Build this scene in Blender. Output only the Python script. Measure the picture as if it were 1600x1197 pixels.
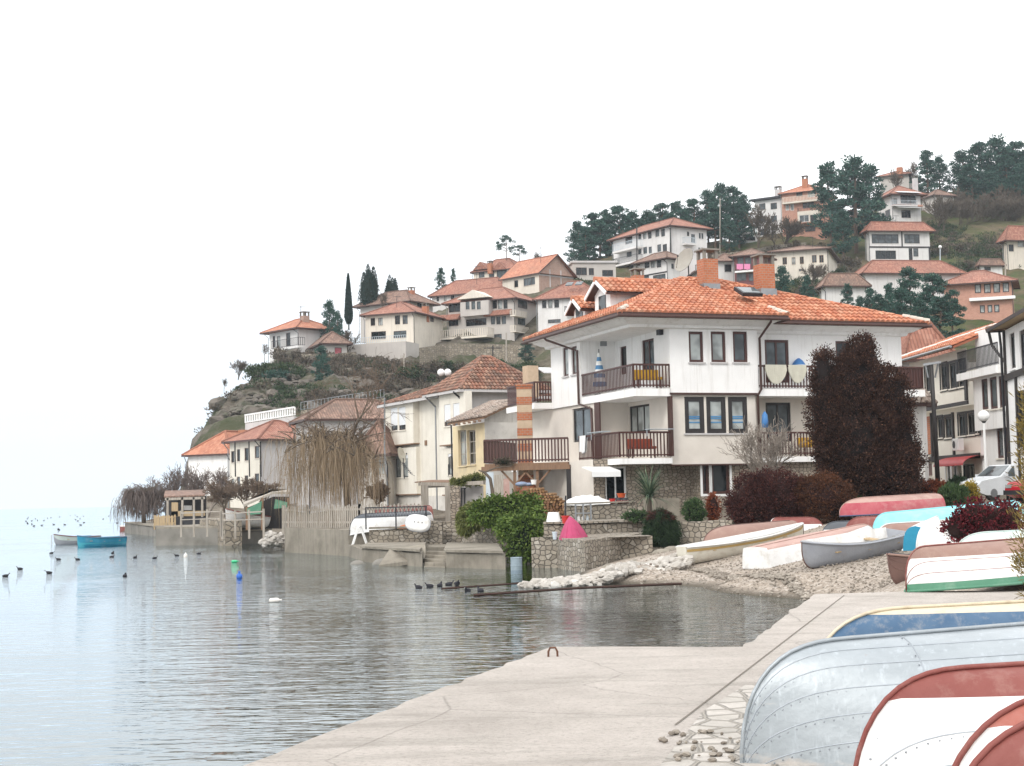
import bpy, math, random
import numpy as np
from mathutils import Vector, noise, Matrix, Euler
for o in list(bpy.data.objects): bpy.data.objects.remove(o)
SC = bpy.context.scene; COL = SC.collection
PI = math.pi
# ---------------------------------------------------------------- camera
FPX = 2400.0; CH = 2.5; ROLL = 0.021; PITCH = math.atan(179.5/FPX)
r0 = Vector((1,0,0)); f0 = Vector((0,math.cos(PITCH),math.sin(PITCH))); u0 = r0.cross(f0)
cR = r0*math.cos(ROLL) - u0*math.sin(ROLL); cU = u0*math.cos(ROLL) + r0*math.sin(ROLL)
CAM = Vector((0,0,CH))
cd = bpy.data.cameras.new('camera'); cam = bpy.data.objects.new('camera', cd); COL.objects.link(cam)
cd.sensor_width = 36; cd.lens = 36*FPX/1600; cd.clip_start = .1; cd.clip_end = 20000
m = Matrix.Identity(4)
for i in range(3): m[i][0] = cR[i]; m[i][1] = cU[i]; m[i][2] = -f0[i]; m[i][3] = CAM[i]
cam.matrix_world = m; SC.camera = cam
# ---------------------------------------------------------------- sky, sun, exposure
SUN_EL, SUN_AZ = math.radians(38), math.radians(212)
w = bpy.data.worlds.new('World'); SC.world = w; w.use_nodes = True
nt = w.node_tree; N = nt.nodes; N.clear(); Lk = nt.links.new
out = N.new('ShaderNodeOutputWorld'); bg = N.new('ShaderNodeBackground'); Lk(bg.outputs[0], out.inputs[0])
sky = N.new('ShaderNodeTexSky'); sky.sky_type = 'NISHITA'; sky.sun_disc = False
sky.sun_elevation = SUN_EL; sky.sun_rotation = SUN_AZ; sky.dust_density = 4; sky.ozone_density = 1
tc = N.new('ShaderNodeTexCoord'); sp = N.new('ShaderNodeSeparateXYZ'); Lk(tc.outputs['Generated'], sp.inputs[0])
ramp = N.new('ShaderNodeValToRGB'); Lk(sp.outputs[2], ramp.inputs[0])
el = ramp.color_ramp.elements
el[0].position = 0; el[0].color = (.80,.88,.96,1); el[1].position = 1; el[1].color = (1.6,1.6,1.6,1)
for p, c in ((.03,(.80,.885,.97,1)), (.075,(.85,.92,.985,1)), (.13,(.98,1.0,1.03,1)), (.2,(1.3,1.3,1.3,1)), (.4,(1.55,1.55,1.55,1))):
    e = el.new(p); e.color = c
mp = N.new('ShaderNodeMapping'); mp.inputs['Scale'].default_value = (2.2,2.2,14); Lk(tc.outputs['Generated'], mp.inputs[0])
nz = N.new('ShaderNodeTexNoise'); nz.inputs['Scale'].default_value = 1.6; nz.inputs['Detail'].default_value = 4; Lk(mp.outputs[0], nz.inputs[0])
mr = N.new('ShaderNodeMapRange'); mr.inputs[1].default_value = .3; mr.inputs[2].default_value = .7; mr.inputs[3].default_value = .965; mr.inputs[4].default_value = 1.06
Lk(nz.outputs[0], mr.inputs[0])
mul = N.new('ShaderNodeMix'); mul.data_type = 'RGBA'; mul.blend_type = 'MULTIPLY'; mul.inputs[0].default_value = 1
Lk(ramp.outputs[0], mul.inputs[6]); Lk(mr.outputs[0], mul.inputs[7])
ms = N.new('ShaderNodeMix'); ms.data_type = 'RGBA'; ms.blend_type = 'ADD'; ms.inputs[0].default_value = .012
Lk(mul.outputs[2], ms.inputs[6]); Lk(sky.outputs[0], ms.inputs[7]); Lk(ms.outputs[2], bg.inputs[0]); bg.inputs[1].default_value = 1.0
sd = bpy.data.lights.new('sun','SUN'); sd.energy = 1.1; sd.angle = math.radians(14); sd.color = (1,.96,.9)
sun = bpy.data.objects.new('sun', sd); COL.objects.link(sun)
dv = Vector((math.sin(SUN_AZ)*math.cos(SUN_EL), math.cos(SUN_AZ)*math.cos(SUN_EL), math.sin(SUN_EL)))
sun.rotation_euler = dv.to_track_quat('Z','Y').to_euler()
SC.view_settings.view_transform = 'Standard'; SC.view_settings.look = 'None'
SC.view_settings.exposure = 0.28; SC.view_settings.gamma = 1; SC.view_settings.use_curve_mapping = False
try:
    SC.cycles.max_bounces = 6; SC.cycles.volume_bounces = 1; SC.cycles.transparent_max_bounces = 6
except Exception: pass
# ---------------------------------------------------------------- helpers
def ray(px, py): return f0 + cR*((px-800)/FPX) + cU*((598.5-py)/FPX)
def P(px, py, D):
    d = ray(px,py); return CAM + d*(D/d.y)
def G(px, py, z):
    d = ray(px,py); return CAM + d*((z-CH)/d.z)
def hor(px): return 795-.021*(px-0)*1.0
def proj(p):
    q = Vector(p)-CAM; z = q.dot(f0); return 800+FPX*q.dot(cR)/z, 598.5-FPX*q.dot(cU)/z
def solve_t(p, d, px):
    # t with proj(p+t*d).x == px
    k = (px-800)/FPX; q = p-CAM; a = cR - f0*k
    return -q.dot(a)/d.dot(a)
ORG = {}
class MB:
    def __init__(s): s.v=[]; s.f=[]
    def add(s, vs, fs):
        o=len(s.v); s.v += [tuple(p) for p in vs]; s.f += [tuple(i+o for i in f) for f in fs]
    def poly(s, *pts): s.add(pts, [tuple(range(len(pts)))])
    def obox(s, o, a, b, c):
        o=Vector(o); a=Vector(a); b=Vector(b); c=Vector(c)
        s.add([o,o+a,o+a+b,o+b,o+c,o+a+c,o+a+b+c,o+b+c],
              [(0,3,2,1),(4,5,6,7),(0,1,5,4),(1,2,6,5),(2,3,7,6),(3,0,4,7)])
    def box(s,x0,x1,y0,y1,z0,z1): s.obox((x0,y0,z0),(x1-x0,0,0),(0,y1-y0,0),(0,0,z1-z0))
    def bar(s,A,B,w,h):
        A=Vector(A);B=Vector(B);d=(B-A)
        if d.length<1e-6: return
        up=Vector((0,0,1)); d1=d.normalized()
        if abs(d1.z)>.95: up=Vector((0,1,0))
        sd=d1.cross(up).normalized(); u2=sd.cross(d1)
        s.obox(A-sd*w/2-u2*h/2, d, sd*w, u2*h)
    def tube(s, pts, rad, n=6, cap=True):
        pts=[Vector(p) for p in pts]
        if not hasattr(rad,'__len__'): rad=[rad]*len(pts)
        base=len(s.v); prev=None
        for i,p in enumerate(pts):
            d=(pts[min(i+1,len(pts)-1)]-pts[max(i-1,0)])
            d = d.normalized() if d.length>1e-9 else Vector((0,0,1))
            if prev is None:
                a=d.cross(Vector((0,0,1)) if abs(d.z)<.9 else Vector((1,0,0))).normalized()
            else:
                a=(prev-d*prev.dot(d)); a = a.normalized() if a.length>1e-6 else d.orthogonal().normalized()
            prev=a; b=d.cross(a)
            for k in range(n):
                t=2*PI*k/n; s.v.append(tuple(p+(a*math.cos(t)+b*math.sin(t))*rad[i]))
        for i in range(len(pts)-1):
            for k in range(n):
                k2=(k+1)%n; q=base+i*n
                s.f.append((q+k,q+k2,q+n+k2,q+n+k))
        if cap and n>2:
            s.f.append(tuple(base+k for k in reversed(range(n)))); e=base+(len(pts)-1)*n
            s.f.append(tuple(e+k for k in range(n)))
    def ball(s,c,r,nu=10,nv=7):
        c=Vector(c); r=r if hasattr(r,'__len__') else (r,r,r); b=len(s.v)
        for j in range(nv+1):
            t=PI*j/nv
            for i in range(nu):
                a=2*PI*i/nu; s.v.append((c.x+r[0]*math.sin(t)*math.cos(a), c.y+r[1]*math.sin(t)*math.sin(a), c.z+r[2]*math.cos(t)))
        for j in range(nv):
            for i in range(nu):
                i2=(i+1)%nu; s.f.append((b+j*nu+i,b+(j+1)*nu+i,b+(j+1)*nu+i2,b+j*nu+i2))
    def lathe(s,c,prof,n=12):
        c=Vector(c); b=len(s.v)
        for r,z in prof:
            for i in range(n):
                a=2*PI*i/n; s.v.append((c.x+r*math.cos(a),c.y+r*math.sin(a),c.z+z))
        for j in range(len(prof)-1):
            for i in range(n):
                i2=(i+1)%n; s.f.append((b+j*n+i,b+j*n+i2,b+(j+1)*n+i2,b+(j+1)*n+i))
        s.f.append(tuple(b+(len(prof)-1)*n+i for i in range(n)))
        s.f.append(tuple(b+i for i in reversed(range(n))))
    def prism(s, pts, d):
        n=len(pts); d=Vector(d); a=[Vector(p) for p in pts]
        s.add(a+[p+d for p in a], [tuple(reversed(range(n))), tuple(range(n,2*n))]+[(i,(i+1)%n,n+(i+1)%n,n+i) for i in range(n)])
    def build(s, name, mat, parent=None, world=True, smooth=False, bevel=0, uv=True):
        me=bpy.data.meshes.new(name); off=Vector((0,0,0))
        if parent is not None and world: off=ORG.get(parent.name, off)
        vs=[(x-off.x,y-off.y,z-off.z) for x,y,z in s.v] if off.length>0 else s.v
        me.from_pydata(vs,[],s.f)
        if mat is not None: me.materials.append(mat)
        o=bpy.data.objects.new(name,me); COL.objects.link(o)
        if uv and len(s.f)<60000: mkuv(me)
        if smooth: me.polygons.foreach_set('use_smooth',[True]*len(me.polygons))
        if bevel:
            b=o.modifiers.new('bevel','BEVEL'); b.width=bevel; b.segments=2; b.limit_method='ANGLE'
        if parent is not None:
            o.parent=parent; ORG[o.name]=off
        return o
def mkuv(me):
    nl=len(me.loops)
    if nl==0: return
    co=np.empty(len(me.vertices)*3,'f'); me.vertices.foreach_get('co',co); co=co.reshape(-1,3)
    np_=len(me.polygons); nr=np.empty(np_*3,'f'); me.polygons.foreach_get('normal',nr); nr=nr.reshape(-1,3)
    lt=np.empty(np_,'i'); me.polygons.foreach_get('loop_total',lt)
    vi=np.empty(nl,'i'); me.loops.foreach_get('vertex_index',vi)
    fn=np.repeat(nr,lt,axis=0); p=co[vi]
    t=np.stack([-fn[:,1],fn[:,0],np.zeros(nl,'f')],1); l=np.linalg.norm(t,axis=1); flat=l<.05
    t[flat]=(1,0,0); l[flat]=1; t/=l[:,None]; b=np.cross(fn,t)
    u=me.uv_layers.new(name='uv'); u.data.foreach_set('uv', np.stack([(p*t).sum(1),(p*b).sum(1)],1).astype('f').ravel())
def tag(o,label=None,cat=None,group=None,kind=None):
    if label: o['label']=label
    if cat: o['category']=cat
    if group: o['group']=group
    if kind: o['kind']=kind
    return o
def thing(name,label,cat,loc=(0,0,0),rot=(0,0,0),group=None):
    o=bpy.data.objects.new(name,None); COL.objects.link(o); o.empty_display_size=.2
    o.location=loc; o.rotation_euler=rot; ORG[o.name]=Vector(loc); return tag(o,label,cat,group)
def copy_tree(o,parent=None):
    c=o.copy(); COL.objects.link(c)
    if parent is not None: c.parent=parent
    for ch in list(o.children): copy_tree(ch,c)
    return c
# ---------------------------------------------------------------- materials
MT={}
def newmat(name):
    m=bpy.data.materials.new(name); m.use_nodes=True; MT[name]=m
    n=m.node_tree.nodes; return m, n, m.node_tree.links.new, n['Principled BSDF']
def c4(c): return (c[0],c[1],c[2],1)
def mixc(n,l,f,a,b,mode='MIX'):
    x=n.new('ShaderNodeMix'); x.data_type='RGBA'; x.blend_type=mode
    for s,v in ((0,f),(6,a),(7,b)):
        if isinstance(v,(int,float)): x.inputs[s].default_value=v
        elif isinstance(v,tuple): x.inputs[s].default_value=c4(v)
        else: l(v,x.inputs[s])
    return x.outputs[2]
def nse(n,l,vec,scale,detail=5,rough=.6):
    x=n.new('ShaderNodeTexNoise'); x.inputs['Scale'].default_value=scale; x.inputs['Detail'].default_value=detail; x.inputs['Roughness'].default_value=rough
    if vec is not None: l(vec,x.inputs[0])
    return x.outputs[0]
def rng(n,l,v,a,b,c=0,d=1):
    x=n.new('ShaderNodeMapRange'); x.inputs[1].default_value=a; x.inputs[2].default_value=b; x.inputs[3].default_value=c; x.inputs[4].default_value=d; l(v,x.inputs[0]); return x.outputs[0]
def mth(n,l,op,a,b=None):
    x=n.new('ShaderNodeMath'); x.operation=op
    for i,v in enumerate((a,b)):
        if v is None: continue
        if isinstance(v,(int,float)): x.inputs[i].default_value=v
        else: l(v,x.inputs[i])
    return x.outputs[0]
def bmp(n,l,h,bs,st,dist=.02):
    x=n.new('ShaderNodeBump'); x.inputs['Strength'].default_value=st; x.inputs['Distance'].default_value=dist; l(h,x.inputs['Height']); l(x.outputs[0],bs.inputs['Normal'])
def coord(n,l,kind='Object',scale=(1,1,1)):
    t=n.new('ShaderNodeTexCoord'); m=n.new('ShaderNodeMapping'); m.inputs['Scale'].default_value=scale; l(t.outputs[kind],m.inputs[0]); return m.outputs[0]
def M(name,c1,c2=None,scale=2.,rough=.8,bump=.15,bscale=30,stain=None,sscale=.6,samt=.5,streak=None,metal=0,bd=.02,spec=.3):
    m,n,l,b=newmat(name); v=coord(n,l)
    c2=c2 or tuple(x*.82 for x in c1)
    c=mixc(n,l,rng(n,l,nse(n,l,v,scale),.3,.7),c1,c2)
    if streak:
        vs=coord(n,l,'Object',(2.5,2.5,.16)); c=mixc(n,l,rng(n,l,nse(n,l,vs,1.4,6,.7),.52,.75,0,streak[1]),c,streak[0])
    if stain: c=mixc(n,l,rng(n,l,nse(n,l,v,sscale,8,.7),.5,.68,0,samt),c,stain)
    l(c,b.inputs['Base Color']); b.inputs['Roughness'].default_value=rough; b.inputs['Metallic'].default_value=metal
    b.inputs['Specular IOR Level'].default_value=spec
    if bump: bmp(n,l,nse(n,l,v,bscale,6,.65),b,bump,bd)
    return m
def MF(name,c1,c2,c3=None,rough=.75):
    m,n,l,b=newmat(name); g=n.new('ShaderNodeNewGeometry'); r=n.new('ShaderNodeValToRGB'); l(g.outputs['Random Per Island'],r.inputs[0])
    e=r.color_ramp.elements; e[0].color=c4(c1); e[1].color=c4(c2)
    if c3: x=e.new(.9); x.color=c4(c2); e[2].color=c4(c3)
    c=mixc(n,l,rng(n,l,nse(n,l,coord(n,l),.9,3),.3,.7,.0,.55),r.outputs[0],tuple(x*.55 for x in c1))
    l(c,b.inputs['Base Color']); b.inputs['Roughness'].default_value=rough; b.inputs['Specular IOR Level'].default_value=.2
    return m
def Mtile(name,cs,lichen=None):          # roof tiles drawn in the roof's own plane (u across, v up the slope)
    m,n,l,b=newmat(name); uv=coord(n,l,'UV'); s=n.new('ShaderNodeSeparateXYZ'); l(uv,s.inputs[0])
    U=mth(n,l,'MULTIPLY',s.outputs[0],4.2); Vv=mth(n,l,'MULTIPLY',s.outputs[1],2.8)
    cb=n.new('ShaderNodeCombineXYZ'); l(mth(n,l,'FLOOR',U),cb.inputs[0]); l(mth(n,l,'FLOOR',Vv),cb.inputs[1])
    wn=n.new('ShaderNodeTexWhiteNoise'); l(cb.outputs[0],wn.inputs[0])
    r=n.new('ShaderNodeValToRGB'); l(wn.outputs[0],r.inputs[0]); e=r.color_ramp.elements
    e[0].color=c4(cs[0]); e[1].color=c4(cs[2]); x=e.new(.5); x.color=c4(cs[1])
    c=r.outputs[0]; v=coord(n,l)
    c=mixc(n,l,rng(n,l,nse(n,l,v,.35,6,.65),.35,.7,0,.6),c,lichen or tuple(k*.6 for k in cs[0]))
    h=mth(n,l,'ABSOLUTE',mth(n,l,'SINE',mth(n,l,'MULTIPLY',U,PI)))
    h2=mth(n,l,'FRACT',Vv); hh=mth(n,l,'SUBTRACT',h,mth(n,l,'MULTIPLY',h2,.5))
    groove=rng(n,l,h,.05,.45); c=mixc(n,l,groove,mixc(n,l,.5,c,tuple(k*.35 for k in cs[0])),c)
    l(c,b.inputs['Base Color']); b.inputs['Roughness'].default_value=.85; bmp(n,l,hh,b,.8,.06); return m
def Misl(name,cs,lichen,amt=.5):         # real tiles: colour per tile
    m,n,l,b=newmat(name); g=n.new('ShaderNodeNewGeometry'); r=n.new('ShaderNodeValToRGB'); l(g.outputs['Random Per Island'],r.inputs[0])
    e=r.color_ramp.elements; e[0].color=c4(cs[0]); e[1].color=c4(cs[-1])
    for i,k in enumerate(cs[1:-1]): x=e.new((i+1)/(len(cs)-1)); x.color=c4(k)
    v=coord(n,l); c=mixc(n,l,rng(n,l,nse(n,l,v,1.2,7,.7),.45,.7,0,amt),r.outputs[0],lichen)
    l(c,b.inputs['Base Color']); b.inputs['Roughness'].default_value=.8; bmp(n,l,nse(n,l,v,25),b,.25,.02); return m
def Mstone(name,cs,mortar,scale=3.2,asp=1.5,bd=.05):
    m,n,l,b=newmat(name); uv=coord(n,l,'UV',(scale/asp,scale,1)); 
    d=n.new('ShaderNodeTexNoise'); d.inputs['Scale'].default_value=2.; l(uv,d.inputs[0])
    uvd=mixc(n,l,.12,uv,d.outputs[1],'ADD')
    vo=n.new('ShaderNodeTexVoronoi'); vo.voronoi_dimensions='2D'; vo.inputs['Scale'].default_value=1; vo.inputs['Randomness'].default_value=.75; l(uvd,vo.inputs[0])
    ve=n.new('ShaderNodeTexVoronoi'); ve.voronoi_dimensions='2D'; ve.feature='DISTANCE_TO_EDGE'; ve.inputs['Scale'].default_value=1; ve.inputs['Randomness'].default_value=.75; l(uvd,ve.inputs[0])
    s=n.new('ShaderNodeSeparateColor'); l(vo.outputs['Color'],s.inputs[0])
    r=n.new('ShaderNodeValToRGB'); l(s.outputs[0],r.inputs[0]); e=r.color_ramp.elements; e[0].color=c4(cs[0]); e[1].color=c4(cs[-1])
    for i,k in enumerate(cs[1:-1]): x=e.new((i+1)/(len(cs)-1)); x.color=c4(k)
    c=mixc(n,l,rng(n,l,nse(n,l,coord(n,l),6,6,.7),.35,.7,0,.45),r.outputs[0],tuple(k*.5 for k in cs[0]))
    f=rng(n,l,ve.outputs[0],.03,.1); c=mixc(n,l,f,mortar,c)
    l(c,b.inputs['Base Color']); b.inputs['Roughness'].default_value=.9
    bmp(n,l,mth(n,l,'ADD',f,mth(n,l,'MULTIPLY',nse(n,l,coord(n,l),14),.4)),b,.8,bd); return m
def Mbrick(name,c1,c2,mortar,sc=4.):
    m,n,l,b=newmat(name); uv=coord(n,l,'UV'); t=n.new('ShaderNodeTexBrick'); l(uv,t.inputs[0])
    for k,v in ((1,c1),(2,c2),(3,mortar)): t.inputs[k].default_value=c4(v)
    t.inputs['Scale'].default_value=sc; t.inputs['Mortar Size'].default_value=.035
    c=mixc(n,l,rng(n,l,nse(n,l,coord(n,l),2.,6),.45,.7,0,.4),t.outputs[0],tuple(k*.6 for k in c1)); l(c,b.inputs['Base Color']); b.inputs['Roughness'].default_value=.9
    bmp(n,l,t.outputs[1],b,-.4,.02); return m
def Mglass(name,c,rough=.04):
    m,n,l,b=newmat(name); cc=mixc(n,l,rng(n,l,nse(n,l,coord(n,l),1.1,2),.4,.6),c,tuple(k*.45 for k in c)); l(cc,b.inputs['Base Color'])
    b.inputs['Roughness'].default_value=rough; b.inputs['Specular IOR Level'].default_value=.45
    bmp(n,l,nse(n,l,coord(n,l),.9,1),b,.08,.1); return m
def Mwood(name,c1,c2,rough=.7,sc=(20,20,1.2),bump=.3):
    m,n,l,b=newmat(name); v=coord(n,l,'Object',sc); c=mixc(n,l,rng(n,l,nse(n,l,v,1.,5,.6),.3,.7),c1,c2)
    l(c,b.inputs['Base Color']); b.inputs['Roughness'].default_value=rough; bmp(n,l,nse(n,l,v,2),b,bump,.01); return m
WHITE=M('white_render',(.86,.85,.835),(.79,.78,.765),1.1,.9,.1,60,streak=((.46,.43,.38),.5))
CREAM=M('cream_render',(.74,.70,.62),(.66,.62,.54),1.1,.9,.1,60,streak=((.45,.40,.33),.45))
LOWER=M('pinkish_render',(.70,.65,.585),(.62,.57,.51),1.3,.9,.3,80)
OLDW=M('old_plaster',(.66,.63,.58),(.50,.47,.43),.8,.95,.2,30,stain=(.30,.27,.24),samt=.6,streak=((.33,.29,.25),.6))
YELW=M('yellow_plaster',(.74,.62,.40),(.64,.53,.34),1.2,.95,.2,30,stain=(.45,.40,.32),samt=.5)
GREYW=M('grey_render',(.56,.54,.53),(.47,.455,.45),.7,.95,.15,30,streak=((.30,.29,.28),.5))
FARW=M('pale_render',(.73,.715,.70),(.62,.605,.595),.35,.95,.0,30,streak=((.40,.38,.35),.6),stain=(.52,.49,.45),samt=.4,sscale=.25)
FARC=M('warm_pale_render',(.72,.66,.57),(.60,.55,.48),.35,.95,.0,30,streak=((.38,.34,.29),.6),stain=(.48,.42,.35),samt=.4,sscale=.25)
FARG=M('stone_grey_render',(.52,.485,.45),(.44,.41,.385),.35,.95,.0,30,streak=((.30,.28,.26),.4))
CONC=M('concrete',(.29,.262,.215),(.205,.183,.15),.9,.95,.4,14,stain=(.13,.115,.09),samt=.75,streak=((.12,.105,.085),.7),bd=.05)
DCONC=M('dark_concrete',(.25,.235,.21),(.18,.17,.15),.9,.95,.4,14,stain=(.12,.11,.09),samt=.6,bd=.03)
DWOOD=Mwood('dark_brown_wood',(.075,.03,.022),(.04,.016,.012),.5)
REDW=Mwood('red_brown_wood',(.075,.022,.016),(.045,.014,.011),.5)
BLACKW=Mwood('black_wood',(.025,.02,.02),(.015,.012,.012),.5)
PLANK=Mwood('pale_plank',(.48,.36,.21),(.34,.25,.15),.85)
GREYWD=Mwood('weathered_wood',(.46,.42,.365),(.24,.21,.175),.9)
OLDWD=Mwood('old_timber',(.25,.15,.09),(.16,.095,.06),.85)
WHP=M('white_paint',(.82,.82,.81),(.76,.76,.75),2,.4,.05,40)
METAL=M('grey_metal',(.32,.33,.34),(.24,.25,.26),3,.4,.1,30,metal=.6)
GALV=M('pale_blue_grey_paint',(.52,.58,.62),(.45,.5,.54),3,.45,.05,30)
DMET=M('dark_metal',(.05,.05,.055),(.035,.035,.04),3,.45,.1,30,metal=.4)
RUST=M('rusty_iron',(.16,.075,.045),(.09,.045,.03),6,.8,.3,40)
GL=Mglass('dark_glass',(.014,.018,.02)); GLM=Mglass('mid_glass',(.10,.12,.13)); GLC=Mglass('curtained_glass',(.42,.45,.44),.12); GLW=M('white_shutter',(.72,.73,.74),(.66,.67,.68),4,.5,.05)
ORT=Mtile('orange_roof_tiles',((.40,.14,.08),(.51,.205,.12),(.58,.28,.18)),(.28,.13,.085))
PKT=Mtile('faded_red_roof_tiles',((.27,.105,.07),(.36,.155,.105),(.43,.215,.155)),(.19,.10,.075))
BRT=Mtile('brown_roof_tiles',((.17,.10,.075),(.26,.15,.11),(.34,.21,.16)),(.13,.105,.085))
TILA=Misl('terracotta_tiles',((.36,.115,.06),(.50,.19,.10),(.43,.15,.075),(.58,.29,.18)),(.34,.20,.14),.6)
TILO=Misl('old_clay_tiles',((.15,.07,.047),(.29,.125,.078),(.11,.06,.043),(.36,.20,.135),(.21,.09,.055)),(.12,.10,.08),.75)
TILG=Misl('grey_lichen_tiles',((.26,.20,.165),(.36,.28,.23),(.19,.15,.125),(.42,.35,.3)),(.19,.17,.14),.6)
STN=Mstone('rubble_stone',((.20,.17,.13),(.35,.30,.235),(.27,.225,.165),(.42,.37,.30)),(.12,.105,.085))
STN2=Mstone('pale_rubble',((.22,.19,.15),(.38,.335,.27),(.29,.25,.20),(.46,.42,.36)),(.12,.105,.085),6.,1.35)
STN3=Mstone('small_quoin_stone',((.28,.235,.185),(.46,.39,.31),(.35,.29,.23),(.54,.47,.39)),(.085,.075,.065),7.,1.5,.035)
BRK=Mbrick('red_brick',(.46,.155,.07),(.38,.115,.05),(.34,.22,.16),2.2)
BRF=Mbrick('pale_brick',(.40,.235,.17),(.33,.19,.14),(.40,.34,.3),2.)
BRP=Mbrick('pink_brick',(.50,.235,.165),(.43,.19,.13),(.5,.35,.28),2.)
BRS=M('buff_brick',(.55,.42,.30),(.45,.34,.24),5,.9,.3,30)
BARK=Mwood('bark',(.13,.10,.075),(.075,.06,.045),.95,(9,9,2)); BARKP=Mwood('pale_bark',(.30,.26,.22),(.20,.17,.145),.95,(9,9,2)); BARKR=Mwood('pine_bark',(.17,.115,.085),(.10,.07,.055),.95,(9,9,2))
TWIG=M('grey_twigs',(.17,.135,.12),(.11,.085,.075),3,.95,0); TWIGB=M('brown_twigs',(.165,.12,.09),(.11,.08,.06),3,.95,0)
WILL=M('willow_twigs',(.33,.25,.165),(.24,.18,.12),2,.9,0)
PINE=MF('pine_needles',(.03,.078,.064),(.07,.148,.112),(.135,.22,.155)); CYP=MF('cypress_foliage',(.010,.028,.024),(.022,.052,.040))
IVY=MF('ivy_leaves',(.05,.09,.018),(.15,.22,.045),(.30,.36,.11)); LAUR=MF('yellow_green_leaves',(.12,.14,.04),(.22,.24,.085),(.34,.33,.15))
THU=MF('bronze_conifer_foliage',(.022,.012,.010),(.095,.046,.032),(.24,.125,.082)); HRED=MF('purple_hedge_leaves',(.035,.013,.013),(.10,.034,.028),(.20,.08,.055))
HORG=MF('rusty_hedge_leaves',(.05,.022,.012),(.13,.052,.026),(.24,.10,.05)); DGRN=MF('dark_green_leaves',(.012,.026,.014),(.035,.062,.026),(.07,.10,.04))
CRIM=MF('crimson_leaves',(.06,.008,.014),(.17,.02,.028),(.30,.05,.05)); RUSL=MF('russet_leaves',(.16,.04,.02),(.30,.09,.04),(.42,.17,.07))
YELL=MF('yellow_leaves',(.30,.22,.03),(.44,.34,.06)); GRNL=MF('green_leaves',(.035,.07,.028),(.08,.13,.05),(.14,.19,.08)); SCRB=MF('dry_scrub',(.08,.065,.05),(.16,.13,.10),(.10,.115,.06)); SCRG=MF('green_scrub',(.03,.052,.024),(.068,.10,.045),(.13,.13,.07))
def pt(name,c,c2=None,rough=.45,stain=None,samt=.5,ss=2.,bump=.22): return M(name,c,c2 or tuple(k*.85 for k in c),1.6,rough,bump,5,stain=stain,sscale=ss,samt=samt,bd=.06)
BWH=pt('boat_white',(.80,.80,.79),stain=(.48,.44,.38),samt=.55,ss=3.5); BMAR=pt('boat_maroon',(.19,.05,.043),(.26,.095,.08),.6,(.34,.20,.17),.6,4); BALU=None
BCRE=pt('boat_cream',(.62,.55,.42),(.52,.45,.33),.6,(.33,.25,.17),.6,4); BBLU=pt('boat_blue',(.04,.095,.18),(.10,.165,.25),.65,(.27,.28,.29),.6,11)
BGRN=pt('boat_green',(.09,.25,.16),stain=(.25,.36,.28)); BTUR=pt('boat_turquoise',(.22,.60,.66),(.28,.66,.70),.5,(.5,.68,.7),.4); BGRY=pt('boat_grey',(.36,.38,.42),(.30,.32,.36),.5,(.26,.24,.23),.5)
BBRN=pt('boat_brown',(.17,.10,.085),(.12,.07,.06),.6,(.25,.18,.15),.4); BPNK=pt('boat_faded_pink',(.46,.30,.26),(.38,.24,.21),.7,(.55,.44,.38),.6,2.5); BRED=pt('boat_red',(.36,.05,.075),(.44,.14,.15),.55,(.45,.26,.25),.7,2)
BTAN=pt('boat_dusty_brown',(.30,.19,.155),(.25,.155,.13),.7,(.38,.28,.23),.5,3); BNAV=pt('boat_navy',(.06,.085,.16)); BPAL=pt('boat_pale_green',(.55,.63,.60),(.48,.56,.54),.5,(.42,.44,.42),.5); BTEA=pt('boat_blue_teal',(.02,.20,.32),(.03,.26,.40),.45,(.3,.42,.48),.25)
BIVO=pt('boat_ivory',(.60,.57,.49),(.52,.49,.42),.6,(.35,.28,.2),.5,4); GOLD=pt('boat_gold_stripe',(.40,.27,.10)); BDRK=pt('boat_dark_grey',(.10,.11,.125)); TRANS=pt('transom_blue',(.02,.22,.36),(.03,.26,.4),.6)
# ---------------------------------------------------------------- ground, water, quay
def rbf(pts):
    p=np.array([(a.x,a.y) for a in pts]); z=np.array([a.z for a in pts]); n=len(p)
    d=np.linalg.norm(p[:,None]-p[None],axis=2); A=np.zeros((n+3,n+3)); A[:n,:n]=d+np.eye(n)*-.3
    A[:n,n]=1; A[:n,n+1:]=p; A[n,:n]=1; A[n+1:,:n]=p.T
    c=np.linalg.solve(A,np.concatenate([z,[0,0,0]]))
    def f(x,y):
        q=np.stack([x,y],-1); s=c[n]+q@c[n+1:]
        for i in range(n): s=s+c[i]*np.linalg.norm(q-p[i],axis=-1)
        return s
    return f
def inpoly(x,y,poly):
    r=np.zeros(x.shape,bool); n=len(poly)
    for i in range(n):
        x1,y1=poly[i]; x2,y2=poly[(i+1)%n]
        c=((y1>y)!=(y2>y)); xi=(x2-x1)*(y-y1)/((y2-y1) or 1e-9)+x1
        r^=c&(x<xi)
    return r
def W(x,y,z): return Vector((x,y,z))
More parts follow.
